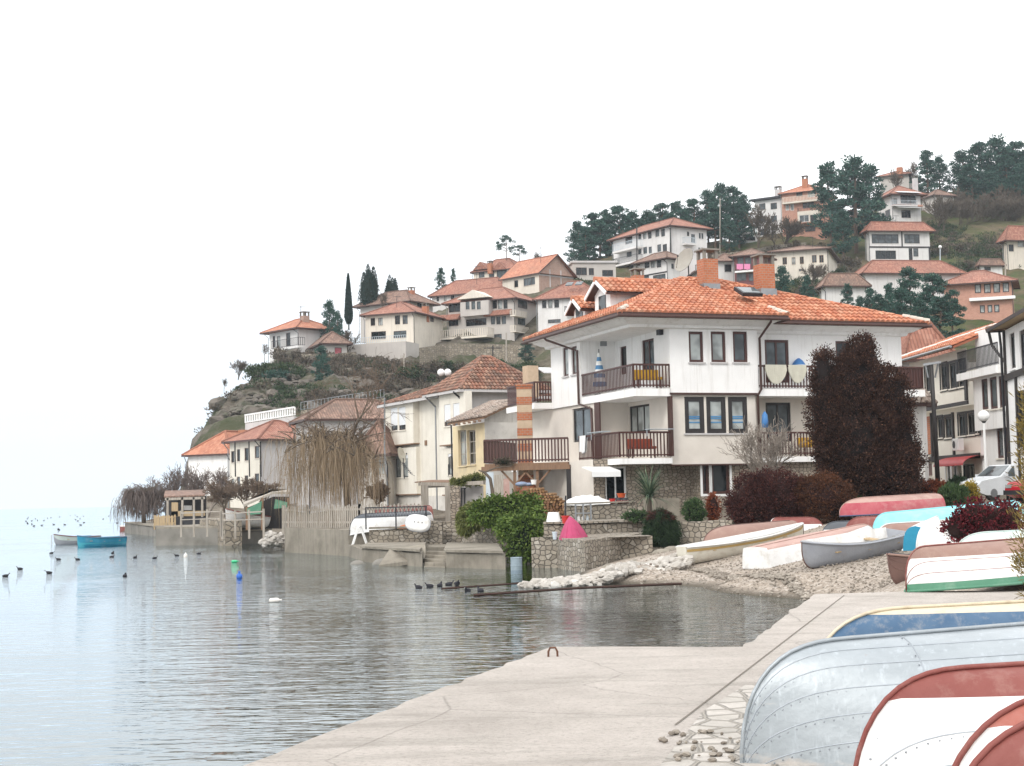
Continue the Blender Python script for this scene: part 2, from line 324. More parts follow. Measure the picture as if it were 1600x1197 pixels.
hp=[P(*a) for a in (
 # silhouette of the headland and what lies below it
 (296,702,178),(300,670,182),(318,648,188),(332,620,198),(390,578,214),(428,549,224),
 (330,690,176),(360,660,186),(400,640,196),(380,610,205),(420,600,208),(450,640,196),(455,610,205),
 (455,562,229),(500,560,227),(545,560,229),(480,585,219),(560,620,203),(600,595,214),(640,600,214),(690,590,219),(620,640,200),(560,660,190),
 (630,557,234),(735,560,238),(810,560,236),(760,545,245),(700,540,244),(650,560,232),(740,590,222),(800,610,210),
 (640,500,262),(740,470,272),(850,455,265),(780,450,285),(900,520,238),(950,500,240),(920,440,272),(940,425,278),
 (1030,443,276),(1080,440,278),(1250,440,268),(1150,445,256),(1030,445,260),(1180,450,258),(1400,411,293),(1370,415,292),(1450,411,294),(1405,353,325),(1440,352,326),
 (1260,372,319),(1200,380,322),(1160,390,312),(1110,400,306),(1510,400,300),(1560,395,298),(1590,420,286),(1545,508,226),(1400,480,236),(1300,475,238),(1230,470,246),(1100,460,258),
 (890,425,296),(930,405,303),(1000,395,308),(1060,385,312),(1130,375,316),(1200,366,326),(1300,350,333),(1400,325,345),(1470,308,352),(1530,290,360),(1600,275,366),(1700,250,375),
 (1480,345,330),(1580,340,335),(1350,395,300),(1310,400,302),(1480,380,312),(1700,420,285),(1700,520,220),(1600,520,215),
 (1450,570,150),(1560,590,140),(1300,620,140),(1100,660,130),(900,690,120))]
hp+=[W(*a) for a in ((-39.8,177,-4),(-40.2,183,-3),(-40.8,188,-2),(-42,198,2),(-41.5,208,6),(-48,176,-9),(-50,190,-9),(-48,205,-8),(-46,222,-7),(-44,238,-7),(-42,255,-4),(-60,180,-14),(-62,230,-14),(-60,270,-12),(-38,290,6),(-20,330,20),(20,400,40),(90,420,60),(170,420,70),(-60,330,-10),
 (-38,154,.9),(-36,160,1.4),(-34,166,3),(-30,150,1.3),(-22,140,1.6),(-24,168,4),(-14,165,4),(-16,120,1.4),(-11,100,1.3),(-9,84,1.1),(-4,74,1.2),(-2,100,1.8),(-8,140,2.4),(5,120,2.4),(6,90,1.9),(2,76,1.6),(5,62,1.55),(10,62,1.6),(16,58,1.6),(22,62,1.9),(30,66,2.3),(24,78,2.5),(36,82,2.7),(20,100,3),(40,110,5),(60,90,4.5),(60,60,3),(45,56,2.5),(14,85,2))]
fh=rbf(hp)
LAND=[(-39.5,153),(-31,131),(-22,112),(-12.6,85),(-12,81.5),(-6.6,71),(-2.6,69.5),(1.2,66),(2.2,56),(5,55),(8,54),(11,53),(19,50),(44,46),(80,46),(210,110),(210,430),(-110,430),(-110,260),(-62,180),(-44,170)]
def fbm(x,y,s,o=4): return noise.fractal(Vector((x*s,y*s,3.7)),.9,2.1,o)
def hill():
    xs=np.concatenate([np.arange(-62,22,.75),np.arange(22,200,1.5)]); ys=np.concatenate([np.arange(44,160,1.5),np.arange(160,262,.75),np.arange(262,425,1.7)])
    X,Y=np.meshgrid(xs,ys); Z=fh(X,Y); ins=inpoly(X,Y,LAND)
    ny,nx=X.shape; vs=[]; idx=-np.ones(X.shape,int)
    far=np.clip((Y-165)/25,0,1)
    for j in range(ny):
        for i in range(nx):
            z=Z[j,i]; f=far[j,i]
            if ins[j,i] and z>-6:
                x,y=X[j,i],Y[j,i]
                if f>0:
                    z+=f*(fbm(x,y,.09)*1.1+abs(fbm(x+9,y,.35,3))*.8-.3); kk=min(1,max(0,(12-x)/16))*f*min(1,max(0,(z-3)/6))*min(1,max(0,(30-z)/5))
                    if kk>0:
                        z+=kk*(2.0*(abs(fbm(x,y,.11,5))-.35)+1.0*(abs(fbm(x+40,y,.34,4))-.3)); st=1.7+.5*fbm(x,y,.05,2); q=z/st+.35*fbm(x,y,.16,3); fr=q-math.floor(q); z+=kk*.8*st*((fr*fr*(3-2*fr))**2-fr)*1.1
                else: z+=fbm(x,y,.3)*.06
                idx[j,i]=len(vs); vs.append((x,y,z))
            elif not ins[j,i] and z<30: idx[j,i]=len(vs); vs.append((X[j,i],Y[j,i],-2.5))
            else: idx[j,i]=len(vs); vs.append((X[j,i],Y[j,i],-6))
    fs=[]
    for j in range(ny-1):
        for i in range(nx-1):
            q=(idx[j,i],idx[j,i+1],idx[j+1,i+1],idx[j+1,i])
            if max(vs[k][2] for k in q)>-1.5: fs.append(q)
    me=bpy.data.meshes.new('hillside'); me.from_pydata(vs,[],[tuple(int(k) for k in f) for f in fs])
    me.polygons.foreach_set('use_smooth',[True]*len(me.polygons)); o=bpy.data.objects.new('hillside',me); COL.objects.link(o); tag(o,kind='structure')
    m,n,l,b=newmat('hill_ground'); v=coord(n,l); g=n.new('ShaderNodeNewGeometry'); s=n.new('ShaderNodeSeparateXYZ'); l(g.outputs['Normal'],s.inputs[0])
    s2=n.new('ShaderNodeSeparateXYZ'); l(v,s2.inputs[0])
    grass=mixc(n,l,rng(n,l,nse(n,l,v,.12,6,.65),.42,.6),(.075,.105,.035),(.17,.13,.08))
    grass=mixc(n,l,rng(n,l,nse(n,l,v,.6,6,.7),.4,.7),grass,(.10,.085,.055))
    vr=coord(n,l,'Object',(.5,.5,1.6)); rock=mixc(n,l,rng(n,l,nse(n,l,vr,.7,8,.7),.35,.65),(.30,.26,.22),(.07,.06,.05))
    rock=mixc(n,l,rng(n,l,nse(n,l,v,.2,6,.7),.46,.58,0,.85),rock,(.065,.08,.04))
    f=rng(n,l,mth(n,l,'ADD',s.outputs[2],mth(n,l,'MULTIPLY',mth(n,l,'SUBTRACT',nse(n,l,v,.3,6,.7),.5),.6)),.66,.84); f=mth(n,l,'MULTIPLY',f,rng(n,l,mth(n,l,'ADD',s2.outputs[0],mth(n,l,'MULTIPLY',nse(n,l,v,.14,6,.7),45)),18,48,.25,1))
    c=mixc(n,l,f,rock,grass)
    low=rng(n,l,s2.outputs[2],2.5,5.,0,1); soil=mixc(n,l,rng(n,l,nse(n,l,v,.8,6),.4,.6),(.26,.225,.18),(.17,.145,.115))
    c=mixc(n,l,low,soil,c); l(c,b.inputs['Base Color']); b.inputs['Roughness'].default_value=1; b.inputs['Specular IOR Level'].default_value=.1
    bmp(n,l,nse(n,l,vr,1.1,8,.75),b,1,.8); me.materials.append(m)
hill()
bpts=[G(*a) for a in ((900,899,0),(985,903,0),(1060,907,0),(1150,919,0),(1240,934,0),(1330,952,0),(1450,985,.0),(1060,887,.4),(1150,893,.45),(1230,897,.5),(1400,905,.62),(940,880,.45),(1000,870,.7),(1060,858,.72),(1220,848,.82),(1300,850,.93),(1420,872,.8),(1130,846,.83),(1300,818,1.4),(1450,815,1.5),(1590,804,1.7),(1520,926,.66),(1600,926,.66),(1420,916,.64),(1550,860,1.0),(1600,840,1.2),(1560,1000,.3))]
bpts+=[p+Vector((-2,-6,-1.1)) for p in bpts[:6]]+[W(0,46,-1.4),W(-2,52,-1.2),W(30,25,.6),W(50,30,1.2),W(60,50,2.2),W(20,14,-.3)]
fb=rbf(bpts)
def bz(x,y): return float(fb(np.array(x),np.array(y)))
def beach():
    xs=np.arange(-1,62,.4); ys=np.arange(12,57,.4); X,Y=np.meshgrid(xs,ys); Z=fb(X,Y); ny,nx=X.shape
    vs=[(X[j,i],Y[j,i],Z[j,i]+fbm(X[j,i],Y[j,i],.8,3)*.035) for j in range(ny) for i in range(nx)]
    fs=[(j*nx+i,j*nx+i+1,(j+1)*nx+i+1,(j+1)*nx+i) for j in range(ny-1) for i in range(nx-1) if Z[j,i]>-1.6]
    me=bpy.data.meshes.new('beach'); me.from_pydata(vs,[],fs); me.polygons.foreach_set('use_smooth',[True]*len(fs))
    o=bpy.data.objects.new('beach',me); COL.objects.link(o); tag(o,kind='structure')
    m,n,l,b=newmat('shingle'); v=coord(n,l); vo=n.new('ShaderNodeTexVoronoi'); vo.inputs['Scale'].default_value=16; l(v,vo.inputs[0])
    s=n.new('ShaderNodeSeparateColor'); l(vo.outputs['Color'],s.inputs[0]); r=n.new('ShaderNodeValToRGB'); l(s.outputs[0],r.inputs[0])
    e=r.color_ramp.elements; e[0].color=(.19,.16,.13,1); e[1].color=(.50,.45,.40,1); x=e.new(.55); x.color=(.34,.285,.235,1)
    c=mixc(n,l,rng(n,l,nse(n,l,v,.5,6,.65),.4,.65,0,.6),r.outputs[0],(.30,.245,.19))
    s2=n.new('ShaderNodeSeparateXYZ'); l(v,s2.inputs[0]); c=mixc(n,l,rng(n,l,s2.outputs[2],.02,.16),(.085,.07,.05),c)
    l(c,b.inputs['Base Color']); b.inputs['Roughness'].default_value=.95; bmp(n,l,vo.outputs['Distance'],b,1,.03); me.materials.append(m)
beach()
def water():
    mb=MB(); mb.poly((-9000,-60,0),(9000,-60,0),(9000,9000,0),(-9000,9000,0)); 
    m,n,l,b=newmat('lake_water'); n.remove(b); o=[k for k in n if k.type=='OUTPUT_MATERIAL'][0]
    gs=n.new('ShaderNodeBsdfGlossy'); gs.inputs['Roughness'].default_value=.025; gs.inputs[0].default_value=(.90,.96,1,1)
    df=n.new('ShaderNodeBsdfDiffuse'); v=coord(n,l)
    df.inputs[0].default_value=(.017,.019,.006,1)
    lw=n.new('ShaderNodeFresnel'); lw.inputs[0].default_value=1.75
    mx=n.new('ShaderNodeMixShader'); l(df.outputs[0],mx.inputs[1]); l(gs.outputs[0],mx.inputs[2])
    a=nse(n,l,coord(n,l,'Object',(.7,2.0,1)),1.0,3,.5); c=nse(n,l,coord(n,l,'Object',(2.3,6.,1)),1.0,2,.5)
    big=rng(n,l,nse(n,l,coord(n,l,'Object',(.05,.09,1)),1,3),.35,.65,.45,1.25)
    h=mth(n,l,'MULTIPLY',mth(n,l,'ADD',a,mth(n,l,'MULTIPLY',c,.55)),big)
    x=n.new('ShaderNodeBump'); x.inputs['Strength'].default_value=1; x.inputs['Distance'].default_value=.038; l(h,x.inputs['Height'])
    for s in (gs,df,lw): l(x.outputs[0],s.inputs['Normal'])
    l(rng(n,l,lw.outputs[0],.0,.88,.03,1.0),mx.inputs[0]); l(mx.outputs[0],o.inputs[0])
    w_=mb.build('lake_water',m); tag(w_,kind='structure')
water()
def quay():
    a=G(370,1197,.72); b=G(860,1010,.72); c=G(1160,1010,.72); d=G(1272,928,.72); e=G(1420,924,.72)
    a2=a+(a-b).normalized()*14; pts=[a2,b,c,d,e,W(18,25,.72),W(30,22,.72),W(30,-8,.72),W(a2.x,-8,.72)]
    rq=random.Random(3); pj=[]
    for i,p in enumerate(pts):
        q=pts[(i+1)%len(pts)]; k=max(1,int((q-p).length/.35)) if i<4 else 1; dd=(q-p).normalized()
        for j in range(k): t_=p.lerp(q,j/k)+Vector((dd.y,-dd.x,0))*(rq.gauss(0,.018) if j else 0); pj.append(t_)
    mb=MB(); mb.prism([(p.x,p.y,-1.6) for p in pj],(0,0,2.32)); 
    m,n,l,bs=newmat('quay_concrete'); v=coord(n,l); 
    col=mixc(n,l,rng(n,l,nse(n,l,v,.8,8,.7),.35,.65),(.53,.482,.44),(.40,.36,.325)); col=mixc(n,l,rng(n,l,nse(n,l,coord(n,l,'Object',(.3,1.3,1)),1.2,8,.75),.52,.7,0,.65),col,(.25,.23,.20))
    col=mixc(n,l,rng(n,l,nse(n,l,v,22,6,.8),.5,.7,0,.75),col,(.22,.2,.17))
    vo=n.new('ShaderNodeTexVoronoi'); vo.feature='DISTANCE_TO_EDGE'; vo.inputs['Scale'].default_value=.33
    l(mixc(n,l,.25,v,nse(n,l,v,1.3,5),'ADD'),vo.inputs[0]); crk=rng(n,l,vo.outputs[0],.0,.005,0,1); col=mixc(n,l,crk,mixc(n,l,.3,col,(.1,.09,.075)),col)
    s=n.new('ShaderNodeSeparateXYZ'); l(v,s.inputs[0]); col=mixc(n,l,rng(n,l,s.outputs[2],.1,.62),(.10,.095,.075),col)
    l(col,bs.inputs['Base Color']); bs.inputs['Roughness'].default_value=.95
    bmp(n,l,mth(n,l,'ADD',nse(n,l,v,9,8,.75),mth(n,l,'MULTIPLY',crk,.25)),bs,.95,.05)
    q=mb.build('quay',m,bevel=.03); tag(q,kind='structure')
    j=MB(); p0=G(1319,930,.726); p1=G(1212,1012,.726); dd=(p1-p0).normalized(); 
    nn=Vector((-dd.y,dd.x,0))*.009; j.poly(p0-nn,p1+dd*6-nn,p1+dd*6+nn,p0+nn)
    o=j.build('quay_joint',M('joint_dirt',(.12,.105,.085),(.2,.18,.15),20,1,0)); tag(o,kind='structure')
    # broken stone paving beside the boats
    s=MB(); pl=[G(*k) for k in ((1165,1070,.727),(1100,1110,.727),(1060,1160,.727),(1030,1197,.727),(1030,1260,.727),(1300,1260,.727),(1300,1070,.727))]; s.poly(*pl[::-1])
    o=s.build('stone_paving',Mstone('flat_paving',((.36,.335,.30),(.50,.465,.425),(.43,.40,.36)),(.29,.265,.23),3.2,.8,.05)); tag(o,kind='structure')
quay()
# ---------------------------------------------------------------- houses
class Fac:
    def __init__(s,h,A,B,zb,zt,mat):
        s.h=h; s.O=Vector((A[0],A[1],0)); d=Vector((B[0]-A[0],B[1]-A[1],0)); s.L=d.length; s.u=d/s.L; s.n=Vector((s.u.y,-s.u.x,0)); s.zb=zb; s.zt=zt; s.mat=mat; s.ops=[]
    def at(s,u,z,o=0):
        p=s.O+s.u*u+s.n*o; p.z=z; return p
    def uz(s,px,py,off=0):
        d=ray(px,py); o=s.O+s.n*off; t=(o-CAM).dot(s.n)/d.dot(s.n); p=CAM+d*t; return (p-o).dot(s.u), p.z
    def bx(s,mb,u0,u1,z0,z1,o0,o1): mb.obox(s.at(u0,z0,o0),s.u*(u1-u0),s.n*(o1-o0),(0,0,z1-z0))
    def win(s,x0,y0,x1,y1,**k):
        xm,ym=(x0+x1)/2,(y0+y1)/2
        ua=s.uz(x0,ym)[0]; ub=s.uz(x1,ym)[0]; za=s.uz(xm,y1)[1]; zb=s.uz(xm,y0)[1]
        return s.winu(min(ua,ub),max(ua,ub),za,zb,**k)
    def winu(s,u0,u1,z0,z1,nx=2,ny=1,fr=None,gl=None,r=.12,fw=.07,name='window',sill=True,label=None,trim=None,tw=.12,shut=0,pitch=None):
        h=s.h; u0=max(u0,.02); u1=min(u1,s.L-.02)
        if u1-u0<.1 or z1-z0<.1: return None
        s.ops.append((u0,u1,z0,z1)); fr=fr or h.fr; gl=gl or h.rg.choice(h.gl); mb=MB()
        for a in ((u0,u0+fw,z0,z1),(u1-fw,u1,z0,z1),(u0+fw,u1-fw,z0,z0+fw),(u0+fw,u1-fw,z1-fw,z1)): s.bx(mb,*a,-r,-r+.06)
        for i in range(1,nx):
            c=u0+(u1-u0)*i/nx; s.bx(mb,c-fw*.4,c+fw*.4,z0+fw,z1-fw,-r,-r+.05)
        for i in range(1,ny):
            c=z0+(z1-z0)*i/ny; s.bx(mb,u0+fw,u1-fw,c-fw*.3,c+fw*.3,-r,-r+.045)
        w_=mb.build(name,fr,h.root)
        if label: w_['label']=label
        if trim:
            mb=MB()
            for a in ((u0-tw,u0,z0-tw,z1+tw),(u1,u1+tw,z0-tw,z1+tw),(u0,u1,z0-tw,z0),(u0,u1,z1,z1+tw)): s.bx(mb,*a,.002,.035)
            mb.build('surround',trim,w_)
        g=MB(); g.poly(s.at(u0,z0,-r+.02),s.at(u1,z0,-r+.02),s.at(u1,z1,-r+.02),s.at(u0,z1,-r+.02)); g.build('pane',gl,w_)
        if shut:
            g=MB(); s.bx(g,u0+fw*.5,u1-fw*.5,z1-(z1-z0)*shut,z1-.02,-r+.062,-.02); g.build('shutter',GLW,w_)
        if sill and name=='window':
            g=MB(); s.bx(g,u0-.06,u1+.06,z0-.07,z0-.001,-r,.07); g.build('sill',h.sillm,w_)
        return w_
    def build(s,mb):
        us=sorted({0,s.L}|{x for o in s.ops for x in o[:2]}); zs=sorted({s.zb,s.zt}|{min(max(x,s.zb),s.zt) for o in s.ops for x in o[2:]})
        for i in range(len(us)-1):
            for j in range(len(zs)-1):
                a,b,c,d=us[i],us[i+1],zs[j],zs[j+1]
                if b-a<1e-4 or d-c<1e-4: continue
                m_,k_=(a+b)/2,(c+d)/2
                if any(o[0]<m_<o[1] and o[2]<k_<o[3] for o in s.ops): continue
                mb.poly(s.at(a,c),s.at(b,c),s.at(b,d),s.at(a,d))
        for a,b,c,d in s.ops:
            r=-.16
            mb.poly(s.at(a,c),s.at(a,d),s.at(a,d,r),s.at(a,c,r)); mb.poly(s.at(b,c),s.at(b,c,r),s.at(b,d,r),s.at(b,d))
            mb.poly(s.at(a,d),s.at(b,d),s.at(b,d,r),s.at(a,d,r)); mb.poly(s.at(a,c),s.at(a,c,r),s.at(b,c,r),s.at(b,c))
class House:
    def __init__(s,name,label,cat='house',loc=(0,0,0),wall=FARW,group=None,fr=DWOOD,seed=1):
        s.root=thing(name,label,cat,loc,group=group); s.wall=wall; s.F=[]; s.fr=fr; s.gl=[GL,GL,GLM,GLM,GLC]; s.sillm=wall; s.rg=random.Random(seed); s.ex={}
    def fac(s,A,B,zb,zt,mat=None):
        f=Fac(s,A,B,zb,zt,mat or s.wall); s.F.append(f); return f
    def mb(s,mat):
        if mat.name not in s.ex: s.ex[mat.name]=(MB(),mat)
        return s.ex[mat.name][0]
    def done(s,wn='wall'):
        for f in s.F: f.build(s.mb(f.mat))
        for k,(m_,mt) in s.ex.items(): m_.build(wn,mt,s.root)
        return s
    def part(s,name,mb,mat,parent=None,**k): return mb.build(name,mat,parent or s.root,**k)
def corner_house(name,label,c,yb,yt,D,l,r,ang,wall=FARW,ext=4,fr=DWOOD,cat='house',ld=8,rd=8,seed=1,group=None):
    C=P(c,yt,D); zt=C.z; zb=P(c,yb,D).z-ext; ur=Vector((math.cos(math.radians(ang)),math.sin(math.radians(ang)),0)); ul=Vector((-ur.y,ur.x,0))
    tl=solve_t(C,ul,l) if l is not None else ld; tr=solve_t(C,ur,r) if r is not None else rd
    if tl<0 or tl>40: tl=ld
    if tr<0 or tr>40: tr=rd
    L=C+ul*tl; R=C+ur*tr; K=L+ur*tr
    h=House(name,label,cat,(C.x,C.y,zb),wall,group,fr,seed); h.C,h.L,h.R,h.K,h.ur,h.ul,h.zt,h.zb=C,L,R,K,ur,ul,zt,zb
    h.fl=h.fac(L,C,zb,zt); h.fr_=h.fac(C,R,zb,zt); h.fac(R,K,zb,zt); h.fac(K,L,zb,zt); return h
def offp(pts,o):
    # offset a rectangle outwards
    c=sum((Vector(p) for p in pts),Vector((0,0,0)))/len(pts); n=len(pts); r=[]
    for i,p in enumerate(pts):
        p=Vector(p); a=(Vector(pts[i-1])-p); b=(Vector(pts[(i+1)%n])-p); a.z=b.z=0
        r.append(p-a.normalized()*o-b.normalized()*o)
    return r
def roof_faces(pts,ze,rise,ov,kind='hip',ridge=None):
    q=offp([(p[0],p[1],ze) for p in pts],ov); a,b,c,d=q; la=(b-a).length; lb=(d-a).length
    Z=Vector((0,0,rise))
    if ridge is None: ridge='a' if la>=lb else 'b'
    if ridge=='b': a,b,c,d=b,c,d,a; la,lb=lb,la
    ua=(b-a)/la; k=min(lb/2,la/2) if kind=='hip' else 0
    m1=(a+d)/2+ua*k+Z; m2=(b+c)/2-ua*k+Z
    F=[[a,b,m2,m1],[c,d,m1,m2]]
    if kind=='hip': F+=[[b,c,m2],[d,a,m1]]
    if k>=la/2-.01 and kind=='hip': F=[[a,b,m1],[c,d,m1],[b,c,m1],[d,a,m1]]
    return q,F,(m1,m2),(a,b,c,d)
def tile_face(mb,poly,w_=.24,row=.36,rg=random):
    n=(poly[1]-poly[0]).cross(poly[-1]-poly[0]).normalized()
    if n.z<0: n=-n
    t=Vector((0,0,1)).cross(n).normalized(); b=n.cross(t); o=poly[0]
    q=[((p-o).dot(t),(p-o).dot(b)) for p in poly]; umin=min(a for a,_ in q); umax=max(a for a,_ in q)
    nc=max(1,int((umax-umin)/w_)); 
    for i in range(nc):
        u=umin+(i+.5)*(umax-umin)/nc; vs=[]
        for j in range(len(q)):
            (a0,b0),(a1,b1)=q[j],q[(j+1)%len(q)]
            if (a0<=u<a1) or (a1<=u<a0): vs.append(b0+(b1-b0)*(u-a0)/(a1-a0))
        if len(vs)<2: continue
        v0,v1=min(vs),max(vs); v=v0-.06
        while v<v1-.05:
            ve=min(v+row*1.12,v1+.03); r1=w_*.47; r2=w_*.39; ju=rg.uniform(-.008,.008); jl=rg.uniform(0,.012); base=len(mb.v)
            for (vv,r,hh) in ((v,r1,.035+jl),(ve,r2,.0)):
                for k in range(5):
                    a=PI*k/4; mb.v.append(tuple(o+t*(u+ju-r*math.cos(a))+b*vv+n*(r*.95*math.sin(a)+hh-.0)))
            for k in range(4): mb.f.append((base+k,base+k+1,base+6+k,base+5+k))
            mb.f.append((base,base+1,base+2,base+3,base+4)); v+=row
def ridge_tiles(mb,A,B,r=.13,st=.36,rg=random):
    A=Vector(A);B=Vector(B); d=B-A; n=max(1,int(d.length/st)); d/=n
    for i in range(n):
        p=A+d*i+Vector((0,0,rg.uniform(0,.012))); mb.tube([p,p+d*1.1],[r*1.08,r*.92],8)
def roof(h,pts,ze,rise,ov=.6,mat=ORT,kind='hip',ridge=None,thick=.16,eave=None,tiles=None,w_=.24,row=.36,soffit=True,gable=None,name='roof'):
    q,F,(m1,m2),(a,b,c,d)=roof_faces(pts,ze,rise,ov,kind,ridge); up=Vector((0,0,.02)); mb=MB()
    for f in F: mb.poly(*[p+up for p in f])
    if kind=='hip' or True:
        mb.poly(a-Vector((0,0,.0)),d,c,b)
    ro=h.part(name,mb,mat if not tiles else mat)
    rt=MB()
    if tiles:
        tm=MB(); rg=random.Random(5)
        for f in F: tile_face(tm,[p+up for p in f],w_,row,rg)
        tm.build('tile_courses',tiles,ro)
    if kind=='hip':
        for x,y in ((a,m1),(d,m1),(b,m2),(c,m2)): ridge_tiles(rt,x+up,y+up,.12,.4)
    if (m2-m1).length>.2: ridge_tiles(rt,m1+up,m2+up,.12,.4)
    if rt.v: rt.build('ridge_tiles',tiles or mat,ro,uv=False)
    e=MB(); t=Vector((0,0,thick))
    for x,y in ((a,b),(b,c),(c,d),(d,a)) if kind=='hip' else ((a,b),(c,d)):
        dd=(y-x); n_=Vector((dd.y,-dd.x,0)).normalized(); e.obox(x-t+n_*.0,dd,n_*.05,(0,0,thick+.03))
    if kind!='hip':
        for x,y in ((a,m1),(m1,d),(b,m2),(m2,c)):
            dd=y-x; oo=(a-b).normalized() if x in (a,m1) else (b-a).normalized(); e.obox(x-t,dd,oo*.05,(0,0,thick+.06))
        g=MB(); ins=Vector((a-b)).normalized()*ov; zz=Vector((0,0,-.0)); ow=(d-a).normalized()*ov*.98
        k=rise*(ov*.98)/((d-a).length/2)
        g.poly(a-ins+ow,d-ins-ow,m1-ins+Vector((0,0,-.03))); g.poly(b+ins+ow,m2+ins+Vector((0,0,-.03)),c+ins-ow)
        h.part('gable_wall',g,gable or h.wall)
    e.build('eaves_board',eave or DWOOD,ro); h.ro=ro
    if hasattr(h,'C') and h.zt-h.zb>5 and kind=='hip':
        for k_,(q_,o_) in enumerate(((h.C,h.fl.n*.12-h.ul*.12),(h.L,h.fl.n*.12+h.ul*.15))):
            q_=Vector((q_.x,q_.y,ze)); g_=MB(); g_.tube([q_+h.fl.n*(ov+.05)+o_*.5-Vector((0,0,.1)),q_+o_-Vector((0,0,.75)),Vector((q_.x+o_.x,q_.y+o_.y,h.zb))],.055,5); h.part('downpipe',g_,METAL if k_ else DMET)
    h.ridge=(m1,m2); return ro
def chimney(h,px,yb,yt,D,w_=.6,mat=BRK,cap=True,zb=None):
    p=P(px,yb,D); zt=P(px,yt,D).z; z0=p.z-1.2 if zb is None else zb
    mb=MB(); a=(h.ur*w_) if hasattr(h,'ur') else Vector((w_,0,0)); b=Vector((-a.y,a.x,0)); o=Vector((p.x,p.y,z0))-a/2-b/2; mb.obox(o,a,b,(0,0,zt-z0))
    c=h.part('chimney',mb,mat,h.ro)
    if cap:
        k=MB(); hh=w_*.55; top=Vector((p.x,p.y,zt))
        for i in (0,1):
            for j in (0,1): k.obox(top-a*.5-b*.5+a*.82*i+b*.82*j,a*.18,b*.18,(0,0,hh))
        k.obox(top-a*.62-b*.62+Vector((0,0,hh)),a*1.24,b*1.24,(0,0,.07)); k.build('chimney_cap',DCONC,c)
    return c
def rail(mb,A,B,h=1.0,sp=.13,pw=.07,pt_=.025,top=.06,z0=.06):
    A=Vector(A);B=Vector(B); d=B-A; L=Vector((d.x,d.y,0)).length; n=max(1,int(L/sp)); ud=d.normalized()
    for i in range(n+1):
        p=A+d*(i/n); mb.obox(p-ud*pw/2+Vector((0,0,z0)),ud*pw,Vector((-ud.y,ud.x,0))*pt_,(0,0,h-z0))
    mb.bar(A+Vector((0,0,h)),B+Vector((0,0,h)),top,top); mb.bar(A+Vector((0,0,.14)),B+Vector((0,0,.14)),top*.7,top*.7)
def balcony(h,f,x0,x1,ytop,yfl,dep=1.2,thick=.18,sp=.14,railm=DWOOD,slab=None,pw=.05,hh=None,nm='balcony'):
    u0=f.uz(x0,yfl,dep)[0]; u1=f.uz(x1,yfl,dep)[0]; z=f.uz((x0+x1)/2,yfl,dep)[1]; zt=f.uz((x0+x1)/2,ytop,dep)[1]; mb=MB(); f.bx(mb,u0,u1,z-thick,z,.0,dep)
    b=h.part(nm,mb,slab or h.wall); r=MB(); H=zt-z
    rail(r,f.at(u0,z,dep-.05),f.at(u1,z,dep-.05),H,sp,pw); rail(r,f.at(u0,z,0),f.at(u0,z,dep-.05),H,sp,pw); rail(r,f.at(u1,z,0),f.at(u1,z,dep-.05),H,sp,pw)
    r.build('railing',railm,b); return b
